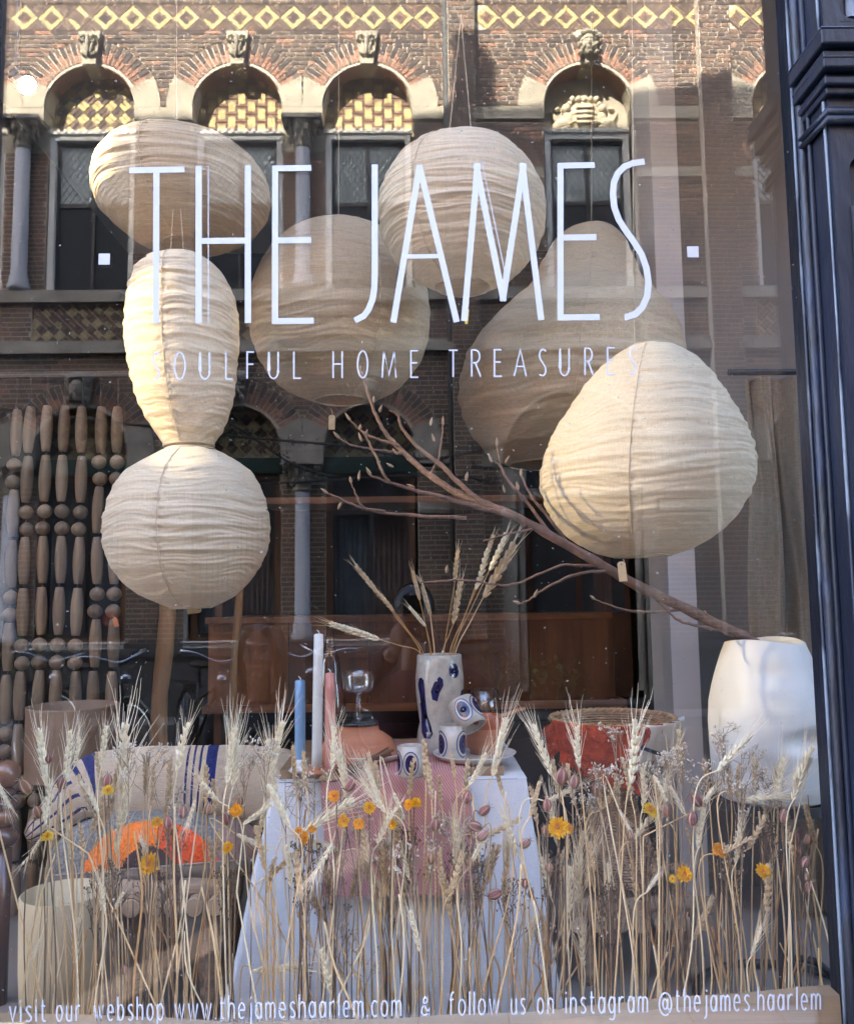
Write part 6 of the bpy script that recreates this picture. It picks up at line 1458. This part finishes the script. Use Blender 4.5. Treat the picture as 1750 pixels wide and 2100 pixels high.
def sprig(px, py, h, wd, root, d, m, mt, nm, cat, grp, words_, n=10, fl=7):
    top = at(px, py, d); k = S(px, py, d); A = at(root, 2110, d); A.z = .63; T = thing(nm, A, '', cat, grp)
    b0 = at(px + (root - px) * .2, py + h, d); stem_obj(T, curve_pts([A, A.lerp(b0, .6) + Vector((random.uniform(-.01, .01), 0, 0)), b0, top], 5), .0014, .0007, mt, 5)
    tw = MB(); f = MB()
    for i in range(n):
        t = i / n; p = b0.lerp(top, t); q = top + Vector((random.uniform(-wd, wd) * k, random.uniform(-.5, .5) * wd * k, random.uniform(-.9 * h * (1 - t) * .6, 12) * k)); q.z = max(q.z, p.z + .006)
        mid = p.lerp(q, .5) + Vector((random.uniform(-.004, .004), 0, -.003)); tw.tube([p, mid, q], [.0007, .0006, .0004], 4, False)
        for j in range(fl):
            c = q + Vector((random.gauss(0, 6 * k), random.gauss(0, 5 * k), random.gauss(0, 4.5 * k))); tw.tube([mid.lerp(q, random.uniform(.4, 1)), c], .0004, 3, False)
            f.ell(c, (.0016, .0016, .0026), 5, 3, Matrix.Rotation(random.uniform(-.9, .9), 3, 'Y'))
    tw.build('twig', mt, T); f.build('floret', m, T, smooth=True); LABELS.append((T, words_, px, py, 0))
for px, py, h, wd, rt in ((1225, 1575, 90, 45, 1250), (1262, 1492, 150, 42, 1275), (1250, 1608, 110, 60, 1260), (1482, 1492, 130, 30, 1500), (1520, 1545, 110, 45, 1515), (1470, 1578, 90, 30, 1475), (540, 1528, 110, 30, 560), (585, 1590, 120, 45, 590), (300, 1545, 120, 40, 318), (262, 1535, 100, 26, 270), (1398, 1545, 110, 35, 1400), (1570, 1615, 90, 30, 1560), (645, 1590, 90, 40, 640), (880, 1690, 110, 55, 890), (730, 1660, 100, 40, 740),
                          (790, 1720, 110, 45, 800), (340, 1620, 120, 45, 350), (200, 1640, 100, 40, 205), (930, 1680, 100, 40, 935), (1330, 1560, 120, 40, 1330), (1180, 1640, 110, 40, 1190), (1100, 1900, 80, 40, 1120), (700, 1900, 100, 40, 730), (745, 1960, 90, 30, 760), (1580, 1590, 110, 30, 1590), (1520, 1610, 110, 40, 1530), (1440, 1600, 80, 28, 1440), (500, 1560, 120, 35, 510), (850, 1740, 100, 40, 850), (615, 1620, 100, 35, 610), (1370, 1560, 90, 30, 1372), (1490, 1740, 110, 26, 1490)):
    sprig(px, py, h, wd, rt, random.uniform(.10, .22), M_STAT, M_TWIGL, 'statice_sprig', 'statice sprig', 'dried statice sprigs in the window', 'cream statice sprig')
for px, py, h, wd, rt in [(random.choice((random.uniform(80, 520), random.uniform(540, 1100), random.uniform(1120, 1660))), random.uniform(1690, 1830), random.uniform(180, 280), random.uniform(18, 34), None) for _ in range(26)]:
    sprig(px, py, h, wd, px + random.uniform(-20, 20), random.uniform(.12, .25), M_BRST, M_BRST, 'withered_stalk', 'withered stalk', 'withered brown stalks in the window', 'withered brown stalk', 22, 3)
# withered strap leaves
def blade(px, py, root, d, w_, m):
    A = at(root, 2110, d); A.z = .63; B = at(px, py, d); T = thing('dry_leaf', A, '', 'dry leaf', 'dry strap leaves in the window'); P = curve_pts([A, A.lerp(B, .5) + Vector((random.uniform(-.02, .02), -.01, 0)), B], 8); b = MB(); vs = []
    for i, p in enumerate(P):
        t = i / (len(P) - 1); ww = w_ * math.sin(math.pi * (.12 + .88 * t)) ** .7; a = t * 2.2; vs += [p + Vector((ww * math.cos(a), ww * math.sin(a), 0)), p + Vector((0, .0015, 0)), p - Vector((ww * math.cos(a), ww * math.sin(a), 0))]
    b.add(vs, [f for j in range(len(P) - 1) for f in ((j * 3, j * 3 + 1, j * 3 + 4, j * 3 + 3), (j * 3 + 1, j * 3 + 2, j * 3 + 5, j * 3 + 4))]); b.build('leaf_blade', m, T, smooth=True); LABELS.append((T, 'twisted ' + ('tan' if m is M_STRAWO else 'brown') + ' strap leaf', px, py, 0))
for i in range(20): x = random.uniform(220, 1560); blade(x + random.uniform(-40, 40), random.uniform(1760, 1930), x, random.uniform(.12, .22), random.uniform(.003, .0055), random.choice((M_STRAWO, M_BRST, M_STRAW)))

# wheat in the tall vase
def vase_wheat(tip, base, rx, d):
    E = at(*base, d); Tp = at(*tip, d - .01); Rt = VT + Vector((rx, 0, -.12)); T = thing('wheat_stalk', VT + Vector((rx, 0, 0)), '', 'wheat stalk', 'wheat stalks in the tall vase'); D = Tp - E; mouth = VT + Vector((rx, random.uniform(-.012, .012), .0))
    stem_obj(T, curve_pts([Rt, mouth, mouth.lerp(E, .55) + Vector((0, 0, .004)), E], 6), .0016, .0011, M_STRAWO if random.random() < .6 else M_STRAW); i = random.randrange(3)
    M4 = Matrix.Translation(-(VT + Vector((rx, 0, 0)))) @ aim_matrix(E, D, D.length, random.uniform(-.7, .7)); put('ear', EARG[i] if random.random() < .6 else EARW[i], T, M4); put('awn_tuft', AWNV[i], T, M4)
    LABELS.append((T, 'wheat stalk in the tall stoneware vase', tip[0], tip[1], tip[0] - base[0]))
yv = VT.y
for tip, base, rx in (((728, 1162), (772, 1212), -.045), ((768, 1206), (806, 1252), -.040), ((846, 1173), (860, 1230), -.02), ((866, 1203), (882, 1262), -.012), ((838, 1245), (872, 1284), -.022), ((936, 1131), (932, 1192), .012), ((941, 1194), (930, 1278), .008), ((1003, 1130), (976, 1208), .025), ((1040, 1098), (1004, 1168), .03), ((1056, 1120), (992, 1222), .04), ((1012, 1100), (992, 1150), .035), ((680, 1280), (775, 1311), -.046)):
    vase_wheat(tip, base, rx, yv - random.uniform(0, .05))

# labels: what each stalk is, what it stands before, and its turn from the left
ZONES = [(0, 60, 2200, 'at the left edge'), (60, 235, 1640, 'before the taupe lamp'), (60, 250, 2200, 'before the cream bin'), (235, 560, 1660, 'before the cream bolster'), (250, 520, 1850, 'before the orange cushion'), (250, 520, 2200, 'before the left log stool'), (520, 660, 1660, 'before the candles'), (520, 665, 2200, 'before white cloth left of the runner'),
         (660, 970, 1600, 'before the board with cups'), (665, 975, 1850, 'before the pink runner'), (665, 975, 2200, 'before white cloth under the runner'), (970, 1120, 2200, 'before white cloth right of the runner'), (1120, 1270, 1680, 'before the rust throw'), (1270, 1400, 1680, 'before the tea towel'), (1120, 1400, 1810, 'before the wicker basket foot'), (1120, 1460, 2200, 'before the right log stool'),
         (1400, 1470, 2200, 'before the grey wall'), (1470, 1700, 1640, 'before the big white vase'), (1470, 1800, 2200, 'before the black tray table')]
ORD = ['leftmost'] + [['', '', '2nd', '3rd'][n] if n < 4 else f'{n}th' for n in range(2, 80)]
grp_ = {}
for T, kd, x, y, dx in LABELS:
    zone = '' if 'tall stoneware' in kd else next((z[3] for z in ZONES if z[0] <= x < z[1] and y < z[2]), 'at the right edge')
    lean = ' leaning left' if dx < -22 else ' leaning right' if dx > 22 else ''
    h = '' if kd.count('in the tall') else (' high' if y < 1560 else ' low' if y > 1760 else '')
    base_ = (kd + lean + ' ' + zone).strip()
    grp_.setdefault(base_, []).append((x, T))
for base_, L in grp_.items():
    L.sort(key=lambda e: e[0])
    for i, (x, T) in enumerate(L):
        T['label'] = base_ if len(L) == 1 else (ORD[i] if i == 0 else ORD[i] + ' from left') + ' ' + base_

# ================================================================== IN THE STREET: PEOPLE, BICYCLES, CABLES
M_SKIN = mat('skin', (0.24, 0.14, 0.10), .5); M_HAIR = mat('black_hair', (0.010, 0.008, 0.008), .35, .4, 30, (6, 6, .5)); M_COAT = mat('maroon_coat', (0.05, 0.010, 0.016), .85, .3, 12); M_COAT2 = mat('black_coat', (0.012, 0.012, 0.015), .85, .3, 12); M_TRS = mat('dark_trousers', (.015, .017, .025), .9); M_EYE = mat('eye', (.02, .015, .012), .2); M_LIP = mat('lips', (.32, .10, .09), .5); M_SHOE = mat('shoe', (.02, .02, .02), .5)
def person(label, foot, hd, arms, coat, hands, hair_long, nm='person'):
    """foot: ground point, hd: middle of the head, both in metres; looks towards the pane"""
    T = thing('person', foot, label, 'person'); f = Vector(foot); H = Vector(hd); sh = H - Vector((0, -.01, .26)); hip = f + Vector((0, 0, (H.z + .12 - f.z) * .52))
    b = MB(); hs = .118
    b.ell(H + Vector((0, -.012, .02)), (.074, .092, .098), 20, 14); b.ell(H + Vector((0, .018, -.045)), (.058, .068, .072), 18, 12)           # skull, jaw
    b.ell(H + Vector((0, .092, -.018)), (.0125, .018, .026), 10, 8); b.ell(H + Vector((0, .104, -.032)), (.014, .012, .010), 10, 8)           # nose
    b.ell(H + Vector((0, .076, .022)), (.052, .016, .010), 12, 8); b.ell(H + Vector((0, .080, -.066)), (.022, .012, .009), 10, 8); b.ell(H + Vector((0, .066, -.104)), (.024, .020, .016), 10, 8)
    for s_ in (-1, 1):
        b.ell(H + Vector((s_ * .036, .064, -.03)), (.024, .022, .024), 10, 8); b.ell(H + Vector((s_ * .073, -.005, -.01)), (.010, .018, .028), 10, 8)
    b.tube([sh + Vector((0, 0, .02)), H - Vector((0, .01, .09))], [.052, .046], 14)
    b.tube([hip, hip.lerp(sh, .35), hip.lerp(sh, .8), sh], [.14, .115, .15, .09], 16)
    for s_ in (-1, 1):
        kn = f + Vector((s_ * .09, .02, (hip.z - f.z) * .52)); an = f + Vector((s_ * .10, 0, .07)); b.tube([hip + Vector((s_ * .08, 0, .02)), kn, an], [.085, .055, .036], 12); b.ell(an + Vector((0, .05, -.035)), (.042, .11, .035), 12, 8)
        S_ = sh + Vector((s_ * .155, 0, -.035)); el, wr = arms[0 if s_ < 0 else 1]; el, wr = Vector(el), Vector(wr)
        b.tube([S_, el], [.05, .04], 12); b.tube([el, wr], [.040, .027], 12); b.ell(S_, .055, 12, 8); b.ell(el, .041, 12, 8)
        hnd = hands[0 if s_ < 0 else 1]                                      # palm, then fingers as chains of points
        pd = Vector(hnd['palm']); b.tube([wr, wr.lerp(pd, .5), pd], [.026, .034, .036], 12, True, .55)
        for ch in hnd['fingers']:
            P = [Vector(q) for q in ch]; b.tube([pd.lerp(P[0], .3)] + P, [.0105, .0098, .0092, .0082, .0068][:len(P) + 1], 8)
    body = b.build('body', M_SKIN, T, smooth=True); rm_ = body.modifiers.new('skin', 'REMESH'); rm_.mode = 'VOXEL'; rm_.voxel_size = .0065; rm_.use_smooth_shade = True; sm_ = body.modifiers.new('soft', 'SMOOTH'); sm_.iterations = 3; sm_.factor = .5
    c = MB(); c.tube([hip - Vector((0, 0, .12)), hip, hip.lerp(sh, .35), hip.lerp(sh, .8), sh + Vector((0, 0, .005)), sh + Vector((0, 0, .05))], [.185, .165, .145, .175, .11, .058], 20)
    for s_ in (-1, 1):
        S_ = sh + Vector((s_ * .15, 0, -.03)); el, wr = arms[0 if s_ < 0 else 1]; el, wr = Vector(el), Vector(wr); c.ell(S_, .072, 14, 10); c.tube([S_, el], [.068, .056], 14); c.ell(el, .056, 14, 10); c.tube([el, el.lerp(wr, .9)], [.056, .043], 14)
    o = c.build('coat', coat, T, smooth=True); r2 = o.modifiers.new('cloth', 'REMESH'); r2.mode = 'VOXEL'; r2.voxel_size = .012; r2.use_smooth_shade = True
    t_ = MB()
    for s_ in (-1, 1):
        kn = f + Vector((s_ * .09, .02, (hip.z - f.z) * .52)); an = f + Vector((s_ * .10, 0, .09)); t_.tube([hip + Vector((s_ * .075, 0, .05)), kn, an], [.10, .075, .062], 14)
        t_.ell(f + Vector((s_ * .10, .05, .04)), (.048, .125, .042), 14, 8)
    t_.build('trousers', M_TRS, T, smooth=True)
    h = MB(); h.grid(lambda u, v: tuple(H + Vector((.087 * math.sin(v * 2.0) * math.cos(math.pi * (u * 1.16 + .92) ), -.02 + .100 * math.sin(v * 2.0) * math.sin(math.pi * (u * 1.16 + .92)), .028 + .104 * math.cos(v * 2.0)))), 24, 12); h.ell(H + Vector((0, -.022, .035)), (.086, .094, .090), 20, 12)
    if hair_long:
        for s_ in (-1, 1):
            for i in range(7): a = i / 6; h.tube(curve_pts([H + Vector((s_ * (.03 + .04 * a), .05 - .09 * a, .10 - .02 * a)), H + Vector((s_ * (.083 + .004 * a), .02 - .09 * a, .0)), H + Vector((s_ * .088, .03 - .10 * a, -.14)), H + Vector((s_ * (.095 - .03 * a), .045 - .11 * a, -.32))], 4), [.022] * 8 + [.02, .018, .016, .012, .008], 8)
    h.build('hair', M_HAIR, T, smooth=True)
    for s_ in (-1, 1): e = MB(); e.ell(H + Vector((s_ * .031, .0795, .004)), (.013, .006, .0055), 12, 8); e.build('eye', M_EYE, T, smooth=True); e = MB(); e.ell(H + Vector((s_ * .031, .0845, .024)), (.020, .004, .004), 10, 6); e.build('eyebrow', M_HAIR, T, smooth=True)
    e = MB(); e.ell(H + Vector((0, .0905, -.065)), (.020, .005, .007), 12, 8); e.build('lips', M_LIP, T, smooth=True)
    return T
def relaxed(w_, s_): w_ = Vector(w_); p = w_ + Vector((0, .01, -.08)); return dict(palm=p, fingers=[[p + Vector((-.024 + .016 * i, .004, -.03)), p + Vector((-.026 + .017 * i, .010, -.06)), p + Vector((-.026 + .017 * i, .024, -.084 + .004 * abs(i - 1.4))), ] for i in range(4)] + [[p + Vector((-s_ * .04, .02, .02)), p + Vector((-s_ * .052, .035, -.012)), p + Vector((-s_ * .05, .045, -.035))]])
# who takes the picture: phone held up in front of the face
ph = thing('phone', (.0, -1.530, 1.425), 'black phone held up in both hands to take the picture', 'phone')
b = MB(); b.b2(-.037, .037, -1.534, -1.526, 1.352, 1.502); b.build('phone_body', M_BLACK, ph); b = MB(); b.tube([(-.036, -1.530, 1.355), (-.036, -1.530, 1.5), (.036, -1.530, 1.5), (.036, -1.530, 1.355), (-.036, -1.530, 1.355)], .0042, 8); b.build('phone_frame', mat('phone_metal', (.5, .52, .56), .25, metal=1), ph)
b = MB(); b.lathe((-.018, -1.5255, 1.478), [(.010, 0), (.010, .002), (0, .002)], 16, False, 1, 1, Matrix.Rotation(rad(-90), 3, 'X')); b.build('phone_lens', M_DGLASS, ph)
def grip(s_):
    p = Vector((s_ * .052, -1.545, 1.375)); return dict(palm=p, fingers=[[Vector((s_ * .054, -1.524, 1.402 - .021 * i)), Vector((s_ * .040, -1.516, 1.404 - .021 * i)), Vector((s_ * (.020 + .003 * i), -1.515, 1.402 - .021 * i))] for i in range(4)] + [[Vector((s_ * .050, -1.556, 1.41)), Vector((s_ * .036, -1.548, 1.435)), Vector((s_ * .026, -1.543, 1.452))]])
person('woman in a maroon coat holding up a phone to photograph the window', (-.01, -1.93, 0.02), at(847, 1262, 1.90) - Vector((0, 3.80, 0)), [((-.24, -1.78, 1.14), (-.072, -1.585, 1.30)), ((.24, -1.78, 1.14), (.072, -1.585, 1.30))], M_COAT, [grip(-1), grip(1)], False)
br_ = MB()
for i in range(3): br_.tube([(-.085 - .012 * i + .030 * math.cos(t), -1.598 - .012 * i + .030 * math.sin(t) * .7, 1.283 - .012 * i + .012 * math.sin(t + i)) for t in [j * .4 for j in range(17)]], .0022, 6, False)
tag(br_.build('bracelet', mat('gold', (.8, .55, .25), .25, metal=1)), 'gold spiral bracelet on the wrist of the woman with the phone', 'bracelet')
hd = at(531, 1334, 2.25); hd.y = -2.25; fx = (hd.x, -2.24, .02)
e1, w1 = (hd.x - .24, -2.24, hd.z - .52), (hd.x - .23, -2.18, hd.z - .74); e2, w2 = (hd.x + .24, -2.24, hd.z - .52), (hd.x + .23, -2.18, hd.z - .74)
person('young woman with long black hair in a black coat, looking at the window', fx, hd, [(e1, w1), (e2, w2)], M_COAT2, [relaxed(w1, -1), relaxed(w2, 1)], True)

# bicycles parked across the street
M_FRAME = mat('bike_frame', (.012, .013, .015), .3); M_CHROME = mat('chrome', (.42, .45, .50), .28, metal=1); M_TYRE = mat('tyre', (.02, .02, .02), .8); M_SADDLE = mat('saddle', (.03, .02, .015), .5)
bike = thing('parked_bicycle', (0, 0, 0), 'black city bicycle with chrome handlebar', 'bicycle', 'bicycles parked across the street')
def ringp(c, r, n=40): return [(c[0] + r * math.cos(2 * math.pi * i / n), 0, c[1] + r * math.sin(2 * math.pi * i / n)) for i in range(n + 1)]
for cx in (-.55, .55):
    b = MB(); b.tube(ringp((cx, .35), .335), .018, 8, False); w_ = b.build('wheel', M_TYRE, bike, smooth=True); b = MB(); b.tube(ringp((cx, .35), .308), .011, 6, False)
    for i in range(18): a = i * math.pi / 9; b.tube([(cx + .02 * math.cos(a), .02 * (-1) ** i, .35 + .02 * math.sin(a)), (cx + .305 * math.cos(a), 0, .35 + .305 * math.sin(a))], .0014, 3)
    b.build('rim', M_CHROME, w_); b = MB(); b.tube([(cx + .37 * math.cos(a), 0, .35 + .37 * math.sin(a)) for a in [rad(20 + 7 * i) for i in range(21)]], .016, 6, True); b.build('mudguard', M_FRAME, w_)
b = MB()
for P in ([(-.10, 0, .30), (.40, 0, .82)], [(-.10, 0, .30), (-.25, 0, .86)], [(-.2, 0, .62), (.40, 0, .82)], [(-.10, 0, .30), (-.55, 0, .35)], [(-.2, 0, .66), (-.55, 0, .35)], [(.55, .04, .35), (.42, 0, .76), (.37, 0, .98)]): b.tube(P, .015, 8)
b.build('frame', M_FRAME, bike, smooth=True)
b = MB(); b.tube(curve_pts([(.16, .28, 1.03), (.30, .29, 1.06), (.38, .20, 1.05), (.38, 0, .99), (.38, -.20, 1.05), (.30, -.29, 1.06), (.16, -.28, 1.03)], 4), .012, 8); hb = b.build('handlebar', M_CHROME, bike, smooth=True)
for s_ in (-1, 1): b = MB(); b.tube([(.12, s_ * .28, 1.02), (.22, s_ * .285, 1.045)], .017, 8); b.build('grip', M_TYRE, hb)
b = MB(); b.ell((-.27, 0, .93), (.13, .085, .035), 14, 8); b.ell((-.14, 0, .935), (.09, .03, .025), 12, 8); b.tube([(-.24, 0, .84), (-.26, 0, .92)], .013, 8); b.build('saddle', M_SADDLE, bike, smooth=True)
b = MB(); b.ell((.47, 0, .86), (.05, .045, .045), 14, 8); b.build('headlight', M_CHROME, bike, smooth=True)
b = MB(); b.tube([(-.8, 0, .74), (-.35, 0, .74)], .008, 6); b.b2(-.8, -.38, -.07, .07, .735, .75); b.build('carrier', M_FRAME, bike)
b = MB(); b.lathe((-.10, 0, .30), [(.10, -.004), (.10, .004)], 24, True, 1, 1, Matrix.Rotation(rad(90), 3, 'X')); b.tube([(-.10, .05, .30), (-.02, .06, .16)], .01, 6); b.tube([(-.10, -.05, .30), (-.18, -.06, .44)], .01, 6); b.build('crank', M_FRAME, bike)
def copy_tree(o, parent=None):
    c = o.copy(); COL.objects.link(c)
    if parent: c.parent = parent
    for ch in list(o.children): copy_tree(ch, c)
    return c
for i, (px, yb, rz) in enumerate(((70, -6.1, 55), (205, -5.9, 40), (405, -5.8, 62), (585, -6.3, 48), (700, -6.5, 120))):
    o = bike if i == 0 else copy_tree(bike); p = at(px, 1350, -yb); o.location = (p.x, yb, 0.0); o.rotation_euler = (rad((4, -3, 5, -4, 3)[i]), 0, rad(rz))
    o['label'] = ('black city bicycle with chrome handlebar mirrored at the far left edge', 'black city bicycle with chrome handlebar mirrored behind the bead strands', 'black city bicycle with chrome handlebar mirrored beside the pine post', 'black city bicycle with chrome handlebar mirrored behind the long haired woman', 'black city bicycle with chrome handlebar mirrored behind the candles')[i]

# cables with creeper along the front opposite
M_CREEP = mat('creeper_leaf', (.022, .026, .016), .8, .4, 8)
for lab, pts in (('dark cable with tufts of creeper, highest one, hung before the lower arches opposite', [(0, 838), (240, 866), (461, 893), (703, 914), (864, 940), (1002, 919), (1100, 880)]), ('dark cable slanting down past the middle column of the house opposite', [(300, 800), (468, 866), (597, 950), (687, 979)]), ('lowest dark cable before the windows of the house opposite', [(330, 985), (525, 992), (862, 975), (1000, 985)])):
    Q = curve_pts([(lambda p: Vector((p.x, -p.y, p.z)))(at(x, y, 8.75)) for x, y in pts], 8); T = thing('hanging_cable', Q[0], lab, 'cable'); b = MB(); b.tube(Q, .016, 6); b.build('cable_line', M_BLACK, T)
    f = MB()
    for q in Q[::2]:
        for k_ in range(5): c = q + Vector((random.gauss(0, .07), random.gauss(0, .03), random.gauss(0, .025))); R = Matrix.Rotation(random.uniform(0, 6), 3, 'Y') @ Matrix.Rotation(random.uniform(-1, 1), 3, 'X'); f.add([c + R @ Vector(v) for v in ((-.03, 0, 0), (0, .008, -.018), (.035, 0, 0), (0, .008, .018))], [(0, 1, 2, 3)])
    f.build('creeper_leaf', M_CREEP, T, kind='stuff')
# plants
def shrub(nm, c, r, h, lab, m, n=160, lf=.05):
    T = thing(nm, c, lab, 'plant'); b = MB(); c = Vector(c)
    for i in range(7): a = i * .9; b.tube([c, c + Vector((r * .4 * math.cos(a), r * .4 * math.sin(a), h * .5)), c + Vector((r * .7 * math.cos(a), r * .7 * math.sin(a), h * .9))], [.008, .006, .003], 5)
    b.build('stem', M_BRST, T); f = MB()
    for i in range(n):
        a = random.uniform(0, 6.28); q = c + Vector((r * random.random() ** .5 * math.cos(a), r * random.random() ** .5 * math.sin(a), h * random.uniform(.25, 1))); R = Matrix.Rotation(a, 3, 'Z') @ Matrix.Rotation(random.uniform(-.9, .6), 3, 'Y'); f.add([q + R @ Vector(v) for v in ((0, 0, 0), (lf * .5, lf * .22, .008), (lf, 0, 0), (lf * .5, -lf * .22, .008))], [(0, 1, 2, 3)])
    f.build('foliage', m, T)
M_LEAF = mat('green_leaf', (.05, .10, .025), .5, .4, 12, trans=.2)
p = at(1130, 1420, 8.5); shrub('fern', (p.x, -8.45, .11), .45, .62, 'green fern like plant beside the portal step across the street', M_LEAF, 220, .11)
p = at(1010, 1420, 8.6); shrub('potted_shrub', (p.x, -8.5, .11), .35, .8, 'loose green shrub at the plinth of the house across the street', M_LEAF, 160, .08)
p = at(-2, 1290, -.12); shrub('boxwood', (p.x - .055, -.16, .72), .055, .72, 'small green shrub outside, its leaf tips at the left edge of the picture', mat('bright_leaf', (.16, .26, .03), .5, .3, 12, trans=.3), 70, .022)
b = MB(); b.tube([(p.x - .055, -.16, 0), (p.x - .055, -.16, .74)], .008, 6); 
pot = MB(); pot.lathe((p.x - .055, -.16, 0), [(0, .001), (.10, .001), (.13, .30), (.12, .30), (.11, .26), (0, .26)], 24); tag(pot.build('plant_pot', M_TERRA, smooth=False), 'terracotta pot outside the left end of the window', 'pot'); o = b.build('trunk', M_BRST, bpy.data.objects['boxwood'])
# ring shaped no-stopping mark on the lower window opposite
p = at(231, 1270, 9.3); T = thing('no_entry_mark', (p.x, YF, p.z), 'small red ring sign with a slash in the lower left window opposite', 'sign'); b = MB(); b.tube([(p.x + .085 * math.cos(t), -p.y + .08, p.z + .085 * math.sin(t)) for t in [i * .3 for i in range(22)]], .012, 6, False); b.tube([(p.x - .06, -p.y + .08, p.z + .06), (p.x + .06, -p.y + .08, p.z - .06)], .010, 6); b.build('ring', mat('sign_red', (.40, .05, .03), .5), T); b = MB(); b.lathe((p.x, -p.y + .06, p.z), [(.08, 0), (.08, .008)], 20, True, 1, 1, Matrix.Rotation(rad(-90), 3, 'X')); b.build('disc', mat('sign_buff', (.42, .34, .26), .6), T)
